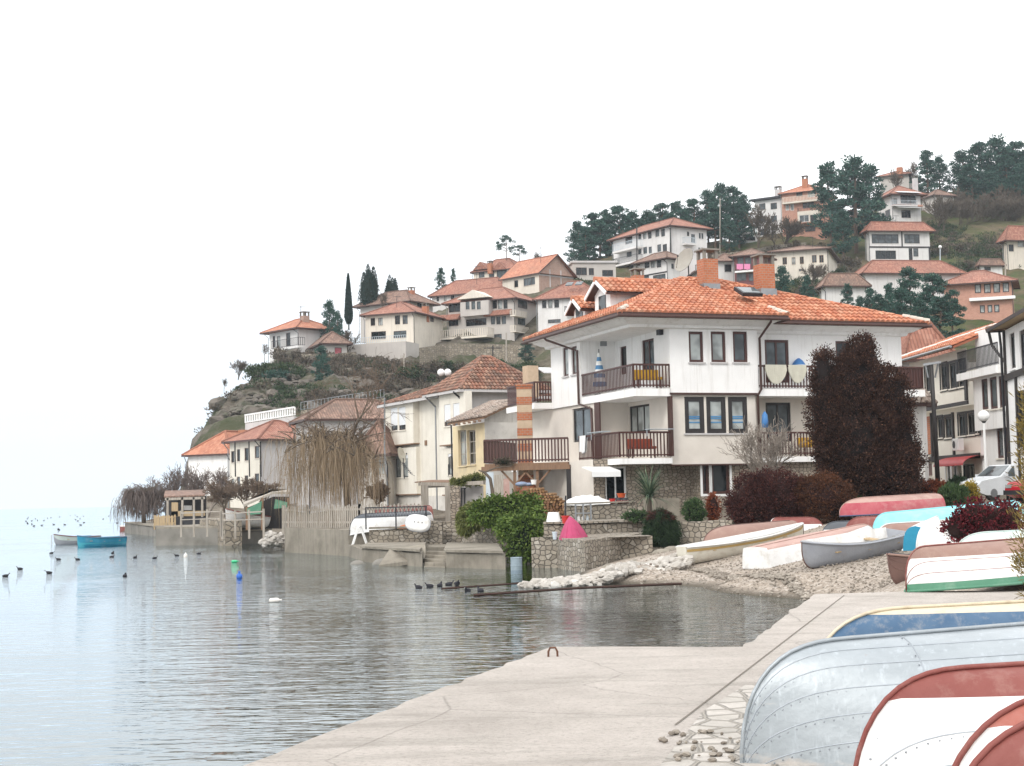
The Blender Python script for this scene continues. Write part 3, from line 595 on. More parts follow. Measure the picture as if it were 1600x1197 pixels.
# ---------------------------------------------------------------- the big white house
HN=Vector((5.15,65,0)); HU=Vector((math.cos(math.radians(20)),math.sin(math.radians(20)),0)); HV=Vector((-HU.y,HU.x,0))
def H(u,v,z=0): p=HN+HU*u+HV*v; p.z=z; return p
def bighouse():
    h=House('villa','large white three storey house with orange tiled roof, brown balconies and stone ground floor','house',H(6,5,1.6),WHITE,None,REDW,3)
    h.ur,h.ul=HU,HV; h.gl=[GLM,GLM,GL]; h.sillm=GREYW
    Z2,Z1,ZT,ZG=7.03,4.08,9.64,.8
    def F(a,b,zb,zt,m=None): return h.fac(H(*a),H(*b),zb,zt,m)
    # upper floor
    bay=F((1.75,0),(6,0),Z2-.18,ZT); w1=F((1.75,5.8),(1.75,0),Z2,ZT); F((6,0),(6,1.4),Z2-.18,ZT); rb=F((6,1.4),(14.35,1.4),Z2,ZT)
    lb=F((0,9),(0,5.8),Z2-.3,ZT); w2=F((0,5.8),(1.75,5.8),Z2-.3,ZT); F((14.35,1.4),(14.35,9.5),Z2,ZT); F((14.35,9.5),(0,9.5),Z2,ZT); F((0,9.5),(0,9),Z2-.3,ZT)
    for x0,x1 in ((1076.5,1099),(1111,1134),(1145.5,1168)): bay.win(x0,518,x1,566,nx=1,fw=.11,gl=GLC if x0<1140 else GLM)
    w1.win(1003,530,1022,580,nx=2,fw=.09,name='balcony_door'); w1.win(969,541,979,585,nx=1,fw=.08,name='balcony_door')
    rb.win(1195.6,531,1233,598,nx=2,fw=.12,name='balcony_door',gl=GLM); rb.win(1306,533,1328,575,nx=1,fw=.1); rb.win(1345,533,1367,590,nx=1,fw=.1)
    lb.win(879.5,543,888,588,nx=1,fw=.09,gl=GLC); lb.win(893,541,901.5,585,nx=1,fw=.09,gl=GLC)
    # first floor, a little set in
    L=LOWER
    bl=F((1.75,.14),(5.9,.14),Z1-.3,Z2-.18,L); l1=F((1.75,4.5),(1.75,.14),Z1,Z2-.1,L); F((5.9,.14),(5.9,1.5),Z1-.3,Z2-.1,L); rl=F((5.9,1.5),(14.3,1.5),Z1-.3,Z2-.1,L)
    ll=F((.1,13.5),(.1,4.5),Z1-.3,Z2-.3,L); F((.1,4.5),(1.75,4.5),Z1,Z2-.1,L); F((14.3,1.5),(14.3,13),ZG,Z2,L)
    for x0,x1 in ((1070,1100.5),(1104,1134.4),(1138,1168)):
        w_=bl.win(x0,620,x1,677,nx=1,fw=.2,fr=BLACKW,gl=GLC,r=.08); 
        mb=MB(); u0=bl.uz(x0+7,640)[0]; u1=bl.uz(x1-7,640)[0]
        for z in (5.55,5.72,5.8): bl.bx(mb,u0,u1,z,z+.06,-.07,-.045)
        mb.build('blind_stripe',MT['blind_blue'],w_)
    l1.win(983,633,1015,676,nx=3,fw=.09,fr=BLACKW,name='balcony_door',gl=GLC)
    rl.win(1197,629,1236,690,nx=2,fw=.12,name='balcony_door',gl=GLM,fr=BLACKW); rl.win(1269,628,1300,690,nx=2,fw=.1,gl=GLC,fr=BLACKW,name='balcony_door')
    ll.win(895,637,923,690,nx=2,fw=.1,fr=BLACKW,name='balcony_door',gl=GLM)
    for f,a,b,y0,y1 in ((l1,1043.5,1050,620,673),(ll,929,937,630,685)):
        mb=MB(); u0=f.uz(a,640,.05)[0]; u1=f.uz(b,640,.05)[0]; z0=Z1+.05; f.bx(mb,u0,u1,z0,f.uz(a,y0)[1],.01,.07); h.part('shutter',mb,DWOOD)
    mb=MB(); rl.bx(mb,.12,.5,Z1+.1,Z2-.55,.01,.07); h.part('shutter',mb,DWOOD)
    # stone ground floor
    gf=F((-1.4,1.3),(3.3,1.3),ZG,Z1-.02,STN3); g2=F((3.3,.4),(14.3,.4),ZG,Z1-.02,STN3); F((3.3,1.3),(3.3,.4),ZG,Z1-.02,STN3); F((-1.4,9),(-1.4,1.3),ZG,Z1-.02,LOWER); F((14.3,.4),(14.3,1.5),ZG,Z1-.02,STN3)
    gf.win(946,729,979,784,nx=2,fw=.08,fr=WHP,name='door',gl=GL); gf.win(897,731,911,786,nx=1,fw=.08,fr=WHP,name='door',gl=GL); gf.win(913,731,929,772,nx=1,fw=.06,fr=OLDWD,gl=GL)
    for x0,x1 in ((1073.5,1108),(1112,1140)): g2.win(x0,721,x1,772,nx=1,fw=.12,fr=DWOOD,trim=WHP,tw=.1,gl=GL,sill=False)
    h.done()
    # slabs, beams
    mb=MB()
    def slab(u0,u1,v0,v1,z0,z1): mb.obox(H(u0,v0,z0),HU*(u1-u0),HV*(v1-v0),(0,0,z1-z0))
    slab(.02,1.74,.02,5.79,6.7,7.03); slab(6.01,14.6,.03,1.39,6.72,7.03); slab(-.9,14.3,9.51,13.5,6.75,7.03)
    slab(-.72,1.74,.02,4.49,3.82,4.06); slab(5.92,12.6,.05,1.48,3.82,4.06); slab(-.7,.09,4.5,13.5,3.8,4.06); h.part('balcony_slab',mb,WHITE)
    mb=MB(); mb.poly(H(0,0,ZT-.005),H(0,9.5,ZT-.005),H(14.35,9.5,ZT-.005),H(14.35,1.4,ZT-.005),H(6,1.4,ZT-.005),H(6,0,ZT-.005)); h.part('ceiling',mb,WHITE)
    mb=MB(); slab2=lambda u0,u1,v0,v1,z0,z1: mb.obox(H(u0,v0,z0),HU*(u1-u0),HV*(v1-v0),(0,0,z1-z0))
    slab2(1.7,6.0,-.03,.13,Z2-.26,Z2-.18); h.part('edge_beam',mb,DWOOD); mb=MB(); slab2(1.7,5.95,.06,.13,Z1-.36,Z1-.3); h.part('edge_beam',mb,DWOOD)
    # coved cornice
    mb=MB(); prof=((0,9.60),(.2,9.63),(.24,9.74),(.42,9.79),(.66,9.93),(.7,9.99),(.97,10.0)); R=[]
    for o,z in prof: R.append([H(*q,z) for q in ((-o,-o),(6+o,-o),(6+o,1.4-o),(14.35+o,1.4-o),(14.35+o,9.5+o),(-o,9.5+o))])
    for i in range(len(R)-1):
        for k in range(6): mb.poly(R[i][k],R[i][(k+1)%6],R[i+1][(k+1)%6],R[i+1][k])
    h.part('cornice',mb,WHITE)
    ze=10.12; zr=12.5; A,E1,E2,B,C,D=[H(*q,ze) for q in ((-1,-1),(6.98,-1),(6.98,.42),(15.25,.42),(15.25,10.5),(-1,10.5))]; m1,m2=H(4.7,4.8,zr),H(6.4,4.8,zr); u2=Vector((0,0,.02))
    FC=[[A,E1,m1],[E2,B,m2,m1],[E1,E2,m1],[B,C,m2],[C,D,m1,m2],[D,A,m1]]; mb=MB()
    for f in FC: mb.poly(*[p+u2 for p in f])
    mb.poly(A,D,C,B,E2,E1); ro=h.part('roof',mb,MT['tile_bed']); h.ro=ro; tm=MB(); rg=random.Random(5)
    for f in FC: tile_face(tm,[p+u2 for p in f],.27,.4,rg)
    tm.build('tile_courses',TILA,ro); mb=MB()
    for a,b in ((A,m1),(B,m2),(C,m2),(D,m1),(m1,m2)): ridge_tiles(mb,a+u2,b+u2,.12,.4)
    mb.build('ridge_tiles',TILA,ro,uv=False); mb=MB(); ridge_tiles(mb,E1+Vector((0,0,.07)),E1.lerp(m1,.62)+Vector((0,0,.07)),.12,.4); mb.build('ridge_tiles',TILA,ro,uv=False); mb=MB(); mo=M('mortar',(.60,.54,.47),(.48,.42,.36),8,.9,.3)
    for p,q in ((A,A.lerp(m1,.1)),(B,B.lerp(m2,.12)),(E1,E1.lerp(m1,.16))): mb=MB(); ridge_tiles(mb,p+Vector((0,0,.09)),q+Vector((0,0,.09)),.13,.3); mb.build('mortared_hip_end',mo,ro,uv=False)
    mb=MB()
    for a,b in ((A,E1),(E1,E2),(E2,B),(B,C),(C,D),(D,A)): dd=b-a; nn=Vector((dd.y,-dd.x,0)).normalized(); mb.obox(a-Vector((0,0,.17)),dd,nn*.05,(0,0,.2))
    mb.build('eaves_board',DWOOD,ro)
    # dormers facing the lake
    for v,u0,hw,z,zt in ((4.9,.8,1.05,11.8,12.36),(7.2,.6,.8,11.35,11.8)):
        d=MB(); uE=4.6 if v<6 else 3.6
        d.poly(H(u0,v-hw*.85,10.6),H(u0,v+hw*.85,10.6),H(u0,v+hw*.85,z),H(u0,v,zt-.08),H(u0,v-hw*.85,z))
        d.poly(H(u0,v-hw*.85,10.6),H(u0,v-hw*.85,z),H(uE,v-hw*.85,z),H(uE,v-hw*.85,10.6)); d.poly(H(u0,v+hw*.85,10.6),H(uE,v+hw*.85,10.6),H(uE,v+hw*.85,z),H(u0,v+hw*.85,z))
        dm=d.build('dormer',WHITE,ro); t=MB(); s=MB()
        for sg in (-1,1):
            f=[H(u0-.35,v+sg*hw*1.2,z-.12),H(uE,v+sg*hw*1.2,z-.12),H(uE,v,zt),H(u0-.35,v,zt)]
            tile_face(t,f if sg>0 else [f[1],f[0],f[3],f[2]],.26,.37); s.prism([p-Vector((0,0,.14)) for p in f],(0,0,.1))
        t.build('dormer_tiles',TILA,dm); s.build('dormer_eaves',DWOOD,dm); t=MB(); ridge_tiles(t,H(u0-.4,v,zt+.02),H(uE,v,zt+.02),.13,.37); t.build('ridge_tiles',TILA,dm,uv=False)
        t=MB()
        for sg in (-1,1): t.bar(H(u0-.37,v,zt-.06),H(u0-.37,v+sg*hw*1.18,z-.2),.05,.16)
        t.build('barge_board',WHP,dm); t=MB(); t.obox(H(u0-.03,v-.4,10.9),HV*.8,HU*.02,(0,0,.75)); t.build('dormer_window',GLM,dm)
    chimney(h,1106,440,406,70.2,.72,BRK); chimney(h,1194.5,448,414,71,.72,BRK); chimney(h,996,438,431,74,.5,BRK)
    for px,py,D in ((1106,444,70.2),(1194.5,452,71)):
        mb=MB(); p=P(px,py,D); mb.obox(p-HU*.42-HV*.42-Vector((0,0,.4)),HU*.84,HV*.84,(0,0,.38)); mb.build('chimney_flashing',METAL,ro)
    mb=MB(); p=P(1174,463,67.6); s=math.atan(2.38/5); sl=Vector((HV.x*math.cos(s),HV.y*math.cos(s),math.sin(s))); nn=HU.cross(sl); mb.obox(p-HU*.5-sl*.1+nn*.02,HU*1.0,sl*.9,nn*.16); k=mb.build('skylight',DMET,ro)
    mb=MB(); mb.obox(p-HU*.42-sl*.02+nn*.182,HU*.84,sl*.74,nn*.01); mb.build('pane',GLM,k)
    # railings
    for (pts,z,hh,sp,pw) in (([H(.05,5.75),H(.05,.06),H(1.72,.06)],7.03,1.02,.15,.06),([H(6.05,.1),H(14.55,.1),H(14.55,1.35)],7.03,1.02,.15,.06),([H(-.85,13.4),H(-.85,9.55),H(.0,9.55)],7.03,1.0,.14,.07),
                            ([H(-.66,4.6),H(-.66,.08),H(1.72,.08)],4.06,1.1,.15,.06),([H(5.95,.12),H(12.5,.12)],4.06,1.05,.15,.06)):
        mb=MB()
        for a,b in zip(pts,pts[1:]): rail(mb,a+Vector((0,0,z)),b+Vector((0,0,z)),hh,sp,pw,.02,.08)
        h.part('balcony_railing',mb,REDW)
    for q0,q1 in ((9.0,9.9),(13.2,14.5)): mb=MB(); rail(mb,H(q0,.13,7.03),H(q1,.13,7.03),1.0,.08,.07); h.part('railing_boards',mb,REDW)
    # gutters and downpipes
    for pp in ((H(-1.05,7.6,9.95),H(-1.0,7.5,9.85),H(-.09,5.95,9.2),H(-.09,5.9,6.75),H(.02,4.7,6.45),H(.02,4.6,4.1)),(H(6.15,-1.05,9.98),H(6.15,-1.0,9.88),H(6.07,-.09,9.25),H(6.07,-.09,7.0),H(5.97,.05,6.75),H(5.97,.05,3.9))):
        mb=MB(); mb.tube([Vector(q) for q in pp],.055,8); h.part('downpipe',mb,DWOOD,smooth=True)
    mb=MB(); mb.tube([H(-1.08,10.5,10.0),H(-1.08,-1.08,10.0),H(7.0,-1.08,10.0),H(7.05,.32,10.0),H(15.3,.32,10.0)],.075,8); h.part('gutter',mb,DWOOD)
    for f,x,y in ((w2,942,537),(gf,0,0)):
        if x: mb=MB(); u,z=f.uz(x,y); f.bx(mb,u-.14,u+.14,z-.12,z+.12,.0,.14); h.part('wall_lamp',mb,METAL)
    mb=MB(); u,z=w1.uz(1035,519); w1.bx(mb,u-.2,u+.1,z-.12,z+.12,0,.2); h.part('wall_lamp',mb,DMET)
    # awning over the door
    mb=MB(); f=gf; a=f.at(f.uz(908,720)[0],3.72,.05); b=f.at(f.uz(952,720)[0],3.72,.05); o=f.n*1.1+Vector((0,0,-.2)); mb.prism([a,b,b+o,a+o],(0,0,.04)); mb.prism([a+o,b+o,b+o-Vector((0,0,.22)),a+o-Vector((0,0,.22))],f.n*.03); h.part('awning',mb,WHP)
    return h
M('tile_bed',(.30,.10,.055),(.24,.085,.05),3,.9,.2); M('blind_blue',(.06,.18,.36),(.12,.28,.46))
HA=bighouse()
# things on its balconies
def pole_umbrella():
    p=H(.55,4.9,7.04); t=thing('closed_parasol','blue and white striped parasol, closed, standing in the corner of the upper balcony','parasol',p)
    for i in range(8):
        z=.45+i*.19; r=.30*(1-i/8.6)+.03; r2=.30*(1-(i+1)/8.6)+.03; mb=MB(); mb.lathe(p+Vector((0,0,z)),[(r,0),(r2,.19)],10); mb.build('canopy_band',WHP if i%2 else MT['blind_blue'],t,smooth=False)
    mb=MB(); mb.tube([p,p+Vector((0,0,2.15))],.025,6); mb.lathe(p,[(.25,0),(.25,.08),(.05,.1)],10); mb.build('pole',DMET,t)
pole_umbrella()
def cloth(name,label,A,B,drop,mat,round_=False,cat='laundry'):
    A=Vector(A);B=Vector(B); mb=MB(); n=12; rg=random.Random(7); top=[];bot=[]; nn=Vector((0,0,1)).cross(B-A).normalized()*-.06
    for i in range(n+1):
        t=i/n; p=A.lerp(B,t); d=drop*(math.sqrt(max(.0,1-(2*t-1)**2*.92)) if round_ else 1-.06*math.sin(t*9)); top.append(p+nn*.5); bot.append(p+nn*(1+.5*math.sin(t*14))-Vector((0,0,d)))
    for i in range(n): mb.poly(top[i],top[i+1],bot[i+1],bot[i]); mb.poly(top[i]-nn*1.6,top[i+1]-nn*1.6,top[i+1],top[i]); mb.poly(top[i]-nn*1.6,bot[i]-nn*1.2,bot[i+1]-nn*1.2,top[i+1]-nn*1.6)
    o=mb.build(name,mat); return tag(o,label,cat)
LIN=M('linen',(.55,.53,.44),(.48,.46,.38),4,.9,.2); 
cloth('hanging_sheet','beige cloth with a round hem over the right upper balcony rail, beside the downpipe',H(6.35,.02,8.1),H(7.4,.02,8.1),.85,LIN,True); cloth('hanging_sheet','beige cloth with a slanted hem over the upper balcony rail, nearer the bronze conifer',H(7.5,.02,8.1),H(8.4,.02,8.1),.8,LIN,True)
cloth('hanging_towel','white towel hung over the left rail of the lower balcony',H(-.72,4.3,5.2),H(-.72,3.6,5.2),.75,WHP)
BAGB=M('blue_plastic',(.05,.16,.42),(.08,.25,.5),3,.4); YEL=M('yellow_cloth',(.60,.36,.03),(.5,.28,.03)); ORG_=M('orange_cloth',(.30,.06,.03),(.2,.05,.03))
t=thing('laundry_bag','blue and white bag hanging on the wall above the right upper balcony','bag',H(8.75,1.25,8.0)); mb=MB(); mb.lathe(H(8.75,1.2,7.9),[(.2,-.05),(.34,.1),(.33,.3),(.2,.5),(.05,.62)],10); mb.build('bag',BAGB,t,smooth=True); mb=MB(); mb.lathe(H(8.75,1.2,7.9),[(.39,.2),(.36,.3)],10); mb.build('white_band',WHP,t)
for nm,lab,u,v,z,m in (('cushioned_bench','yellow and orange cushioned bench behind the upper corner balcony rail',.95,.55,7.04,YEL),('cushioned_bench','yellow cloth draped bench behind the lower right balcony rail',9.0,.6,4.07,YEL),('cushioned_bench','dull red draped chair behind the lower corner balcony rail',.6,.6,4.07,ORG_)):
    t=thing(nm,lab,'bench',H(u,v,z)); mb=MB(); mb.obox(H(u-.6,v-.2,z+.4),HU*1.2,HV*.5,(0,0,.12)); mb.obox(H(u-.6,v+.2,z+.5),HU*1.2,HV*.12,(0,0,.35)); mb.build('cushion',m,t,bevel=.03)
    mb=MB()
    for a in (-.55,.5):
        for b in (-.18,.22): mb.obox(H(u+a,v+b,z),HU*.05,HV*.05,(0,0,.42))
    mb.build('frame',REDW,t)
t=thing('satellite_dish','large pale dish antenna on the roof ridge left of the brick chimney','satellite dish',P(1076,432,73))
def dish(t,c,r,d,mat,up=.4,arm=True):
    c=Vector(c); d=Vector(d).normalized(); a=d.orthogonal().normalized(); b=d.cross(a); mb=MB(); n=16; rings=[]
    for j in range(5):
        q=j/4; rings.append([c+(a*math.cos(2*PI*i/n)+b*math.sin(2*PI*i/n))*r*q+d*(r*.25*q*q) for i in range(n)])
    for j in range(4):
        for i in range(n): k=(i+1)%n; mb.poly(rings[j][i],rings[j][k],rings[j+1][k],rings[j+1][i])
    for j in range(4):
        for i in range(n): k=(i+1)%n; e=d*-.02; mb.poly(rings[j][i]+e,rings[j+1][i]+e,rings[j+1][k]+e,rings[j][k]+e)
    mb.build('dish',mat,t,smooth=True); mb=MB(); mb.tube([c-d*.03,c-d*.15,c-d*.15-Vector((0,0,up))],.03,6); mb.build('mast',DMET,t)
    mb=MB(); f=c+d*r*.9; mb.tube([c-b*r*.9+d*r*.2,f],.012,5); mb.ball(f,(.05,.05,.05),6,5); mb.build('feed_arm',DMET,t)
dish(t,P(1072,408,73),.62,(-.72,-.5,.35),M('dish_beige',(.36,.34,.30),(.30,.285,.25)),.9)
# ---------------------------------------------------------------- timber deck, striped pillar, yard
def deck():
    A=P(757,724,69.3); B=P(888,722,68.2); z=3.92; A.z=B.z=z; d=(B-A); bk=Vector((-d.y,d.x,0)).normalized(); t=thing('timber_deck','raised brown timber deck with picket railing on posts, left of the white house','deck',Vector((A.x,A.y,1.5)))
    mb=MB(); mb.prism([A,B,B+bk*6,A+bk*6],(0,0,.12)); mb.build('deck_floor',OLDWD,t); mb=MB(); rail(mb,A+Vector((0,0,.1)),B+Vector((0,0,.1)),1.08,.145,.065,.025,.09); rail(mb,A+Vector((0,0,.1)),A+bk*5+Vector((0,0,.1)),1.08,.145,.085); mb.build('railing',REDW,t)
    mb=MB(); mb.bar(A+Vector((-.1,0,-.1))-bk*.1,B+Vector((.1,0,-.1))-bk*.1,.14,.2); mb.build('beam',OLDWD,t)
    for k in (.36,.63):
        p=A.lerp(B,k); mb=MB(); mb.bar(p-Vector((0,0,.2)),Vector((p.x,p.y,1.4)),.13,.13)
        for s in (-1,1): mb.bar(p-Vector((0,0,.85)),p+d.normalized()*s*.62-Vector((0,0,.18)),.08,.08)
        mb.build('post',OLDWD,t)
    p=B-bk*.0; mb=MB(); mb.bar(B-Vector((0,0,.1)),Vector((B.x,B.y,1.4)),.2,.2); mb.build('corner_post',BLACKW,t)
    # white wall in the shade behind
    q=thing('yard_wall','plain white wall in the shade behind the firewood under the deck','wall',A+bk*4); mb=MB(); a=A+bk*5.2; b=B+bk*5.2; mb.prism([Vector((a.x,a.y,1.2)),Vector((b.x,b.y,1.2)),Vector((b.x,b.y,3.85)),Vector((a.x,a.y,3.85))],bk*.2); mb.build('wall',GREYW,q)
    return A,B,bk
DA,DB,DK=deck()
def pillar():
    p=P(820.5,690,71.5); t=thing('chimney_pillar','tall freestanding chimney pillar banded in red brick and pale stone','pillar',(p.x,p.y,1.5)); zt=P(820.5,604,71.5).z; z=1.4; k=0; h_=.36
    while z<zt-.01:
        e=min(z+h_,zt); mb=MB(); w_=.36 if k%2 else .35; mb.box(p.x-w_,p.x+w_,p.y-w_,p.y+w_,z,e-.003); mb.build('brick_band' if k%2 else 'stone_band',BRK if k%2 else BRS,t,bevel=.01); z=e; k+=1
    mb=MB(); mb.box(p.x-.4,p.x+.4,p.y-.4,p.y+.4,zt,zt+.1); mb.build('cap',BRK,t)
pillar()
rg=random.Random(11)
def logs():
    base=[]
    for k in range(5):
        mb=MB(); r=rg.uniform(.045,.075); pts=[(r*rg.uniform(.85,1.1)*math.cos(a*PI/4),0,r*rg.uniform(.85,1.1)*math.sin(a*PI/4)) for a in range(8)]; mb.prism(pts,(0,.8,0)); me=mb.build('firewood_log',MT['log%d'%(k%3)]); base.append(me)
    first=set()
    n=0; L=(DB-DA); u=L.normalized(); st=P(783,800,66.3); st.z=1.55
    for j in range(12):
        wd=2.95*(1-max(0,(j-3)/9.6)**1.6); cnt=int(wd/.135)
        for i in range(cnt):
            src=base[rg.randrange(5)]; o=src if src.name not in first else src.copy()
            if src.name in first: COL.objects.link(o)
            first.add(src.name); x=.15+(2.95-wd)*.45+i*.135+(j%2)*.06
            o.location=st+u*x+Vector((0,rg.uniform(-.12,.12),.07+j*.112)); o.rotation_euler=(rg.uniform(-.05,.05),rg.uniform(0,6),u.y+rg.uniform(-.12,.12)); tag(o,'round cut firewood log stacked in the pile under the timber deck','log','firewood logs stacked under the deck'); n+=1
for i,c in enumerate(((.34,.19,.09),(.25,.13,.07),(.42,.26,.14))): M('log%d'%i,c,tuple(k*.6 for k in c),14,.9,.2)
logs()
# ---------------------------------------------------------------- cream house with old tiles, yellow lean-to
def bump_bay(h,f,x0,x1,y0,y1,dep,mat=None,beam=True):
    u0=f.uz(x0,y0,dep)[0]; u1=f.uz(x1,y0,dep)[0]; zt=min(f.uz(x0,y0)[1],f.zt-.02); zb=f.uz(x0,y1)[1]
    a=f.at(u0,0,dep); b=f.at(u1,0,dep); a0=f.at(u0,0); b0=f.at(u1,0); g=h.fac(a,b,zb,zt,mat); h.fac(a0,a,zb,zt,mat); h.fac(b,b0,zb,zt,mat)
    mb=MB(); f.bx(mb,u0,u1,zb-.08,zb-.002,0,dep+.03); h.part('bay_base',mb,OLDWD if beam else h.wall); return g
h=corner_house('cream_house','cream three storey house with shuttered windows and mossy brown clay roofs in two steps',727,790,612,97,684,838,26,CREAM,2,fr=OLDWD); h.gl=[GLM]; HC=h
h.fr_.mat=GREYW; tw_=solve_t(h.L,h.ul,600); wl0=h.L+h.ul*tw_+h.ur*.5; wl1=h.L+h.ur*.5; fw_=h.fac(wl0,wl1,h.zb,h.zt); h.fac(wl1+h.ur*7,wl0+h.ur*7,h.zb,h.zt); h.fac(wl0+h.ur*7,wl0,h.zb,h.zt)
b1=bump_bay(h,fw_,601,645,616,698,.45); b2=bump_bay(h,h.fl,686,727,612,697,.45); b3=bump_bay(h,fw_,606,650,703,773,.3); b4=bump_bay(h,h.fl,690,727,702,773,.3)
for b,x0,x1,y0,y1 in ((b1,610.5,621,637,673),(b1,623,633.5,636,672),(b2,694,704,632,666),(b2,708,718,630,665)): b.win(x0,y0,x1,y1,nx=1,fr=DWOOD,shut=.78,fw=.06)
for b,x0,x1,y0,y1 in ((b3,618,626.5,711,746),(b3,629,637.5,711,746),(b4,700,707,709,742)): b.win(x0,y0,x1,y1,nx=1,fr=DMET,gl=GLC,shut=.15)
fw_.win(617,780,628,790,nx=1,gl=GL); fw_.win(636,782,646,790,nx=1,gl=GL); fw_.win(668,776,682,791,nx=2,gl=GL)
mb=MB(); fw_.bx(mb,.02,fw_.L,h.zb,P(650,775,97).z,.01,.12); h.fl.bx(mb,.02,h.fl.L,h.zb,P(650,775,97).z,.01,.12); h.part('plinth',mb,OLDW)
mb=MB(); u,z=fw_.uz(666,692); fw_.bx(mb,u-.17,u+.17,z-.17,z+.17,.01,.06); h.part('wall_vent',mb,OLDWD); h.done()
TB2=M('tile_bed2',(.13,.07,.05),(.10,.055,.04))
roof(h,[wl0,wl1,wl1+h.ur*7,wl0+h.ur*7],h.zt+.03,1.55,.72,TB2,'hip',tiles=TILO,w_=.25,row=.36,eave=GREYW)
roof(h,[h.C,h.R,h.K,h.L],h.zt+.09,2.35,.75,TB2,'hip',tiles=TILO,w_=.25,row=.36,eave=GREYW)
chimney(h,752.5,580,565,101,.7,BRK,False); chimney(h,829,592,572,97.5,.75,BRS,False)
mb=MB(); p=P(850,583,100); mb.obox(p,h.ur*.9,(h.ul*.8+Vector((0,0,.32))),(0,0,.12)); mb.build('skylight',GLW,h.ro)
for pp in (((601,622,104),(601,700,104.6),(606,790,104.6)),((726,610,97),(727,648,97))): mb=MB(); mb.tube([P(*q) for q in pp],.06,6); h.part('downpipe',mb,METAL)
# lower roof over the left wing of the cream house
t=thing('twin_globe_lamp','twin white globe lamp behind the brown clay roof','lamp',P(694,612,112))
for x in (689,699.5):
    mb=MB(); mb.ball(P(x,582,112),.27,12,8); mb.build('globe',WHP,t,smooth=True)
mb=MB(); mb.tube([P(694,612,112),P(694,591,112)],.05,6); mb.tube([P(689,587,112),P(689,591,112),P(699.5,591,112),P(699.5,587,112)],.03,6); mb.build('post',DMET,t)
for lab,c,r,d,D in (('white dish antenna on the left bay of the cream house',(625,712),.55,(.9,-.35,.25),102.2),('grey dish antenna on the right bay of the cream house',(704,725),.5,(.95,-.3,.2),97.2)):
    t=thing('satellite_dish',lab,'satellite dish',P(c[0],c[1],D)); dish(t,P(c[0],c[1],D),r,d,BIVO if D>100 else METAL,.7)
def aerial():
    t=thing('tv_aerial','dark aerial with short rods fixed beside the white dish of the cream house','aerial',P(632,735,102)); mb=MB(); mb.tube([P(630,716,102),P(632,748,102)],.03,5); mb.tube([P(628,722,102),P(644,742,101)],.02,5)
    for i in range(5): q=P(630+i*3,725+i*3.8,101.6); mb.tube([q-Vector((.25,0,-.15)),q+Vector((.25,0,-.15))],.012,4)
    mb.build('mast',DMET,t)
aerial()
# yellow lean-to
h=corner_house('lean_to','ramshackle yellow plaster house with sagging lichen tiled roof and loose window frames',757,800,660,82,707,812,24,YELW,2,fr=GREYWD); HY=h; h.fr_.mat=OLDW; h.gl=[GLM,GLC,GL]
h.fl.win(716,672,729,728,nx=2,ny=3,fw=.08,fr=GREYWD,gl=GLC,r=.2); h.fl.win(730,672,743,726,nx=2,ny=3,fw=.08,fr=GREYWD,gl=GL,r=.2)
h.done('plaster_wall')
a=P(699,661,84.5); b=P(756,651,81); c=P(811,625,84); d=P(770,628,91); mb=MB(); mb.prism([a-Vector((0,0,.12)),b-Vector((0,0,.12)),c-Vector((0,0,.12)),d-Vector((0,0,.12))],(0,0,.1)); ro=h.part('roof',mb,OLDWD); mb=MB(); nrm=(b-a).cross(c-b)
tile_face(mb,[a,b,c],.26,.4,random.Random(2)); tile_face(mb,[a,c,d],.26,.4,random.Random(3)); mb.build('tile_courses',TILG,ro)
mb=MB(); mb.prism([P(757,662,82),P(757,653,82),P(811,627,85.2),P(811,690,85.2)],(0,.15,0)); h.part('gable_wall',mb,OLDW)
mb=MB()
for k in range(6): q=P(708+k*8,664-k*1.3,83.5-k*.4); mb.bar(q,q+Vector((.1,-.4,-.03)),.08,.1)
mb.build('rafter_end',OLDWD,ro)
mb=MB(); mb.tube([P(705,664,83.6),P(707,745,83.6)],.05,6); h.part('downpipe',mb,DMET)
# vine pergola and stone hut front below the lean-to
t=thing('vine_pergola','low timber pergola on stone posts carrying dry vines, below the cream house','pergola',P(690,795,80)); 
for x,y0,y1,D,w_ in ((664,758,797,80,.36),(702,760,797,79,.4),(712,760,800,78,.5)): p=P(x,y1,D); q=P(x,y0,D); mb=MB(); mb.box(p.x-w_/2,p.x+w_/2,p.y-w_/2,p.y+w_/2,p.z-1,q.z); mb.build('post',STN3 if x==712 else GREYWD,t)
for q0,q1 in ((P(655,756,80.5),P(704,757,79)),(P(660,760,83),P(704,758,82)),(P(700,757,79.5),P(757,754,77.5))): mb=MB(); mb.bar(q0,q1,.15,.19); mb.build('beam',GREYWD,t)
mb=MB()
for k in range(7): q=P(655+k*8.2,753.5,80.5-k*.22); mb.bar(q,q+Vector((.6,3.,.12)),.5,.05)
mb.build('roof_board',OLDWD,t)
mb=MB(); q=P(735,800,79.5); mb.obox(P(716,800,79.5),P(756,800,78.5)-P(716,800,79.5),(0,.2,0),(0,0,1.35)); w_=mb.build('back_wall',GREYW,t)
mb=MB(); 
for x in (721,726,731,736): mb.bar(P(x,797,79.2),P(x,763,79.2),.06,.05)
mb.bar(P(720,763,79.2),P(737,763,79.2),.06,.05); mb.build('iron_gate',DMET,t)
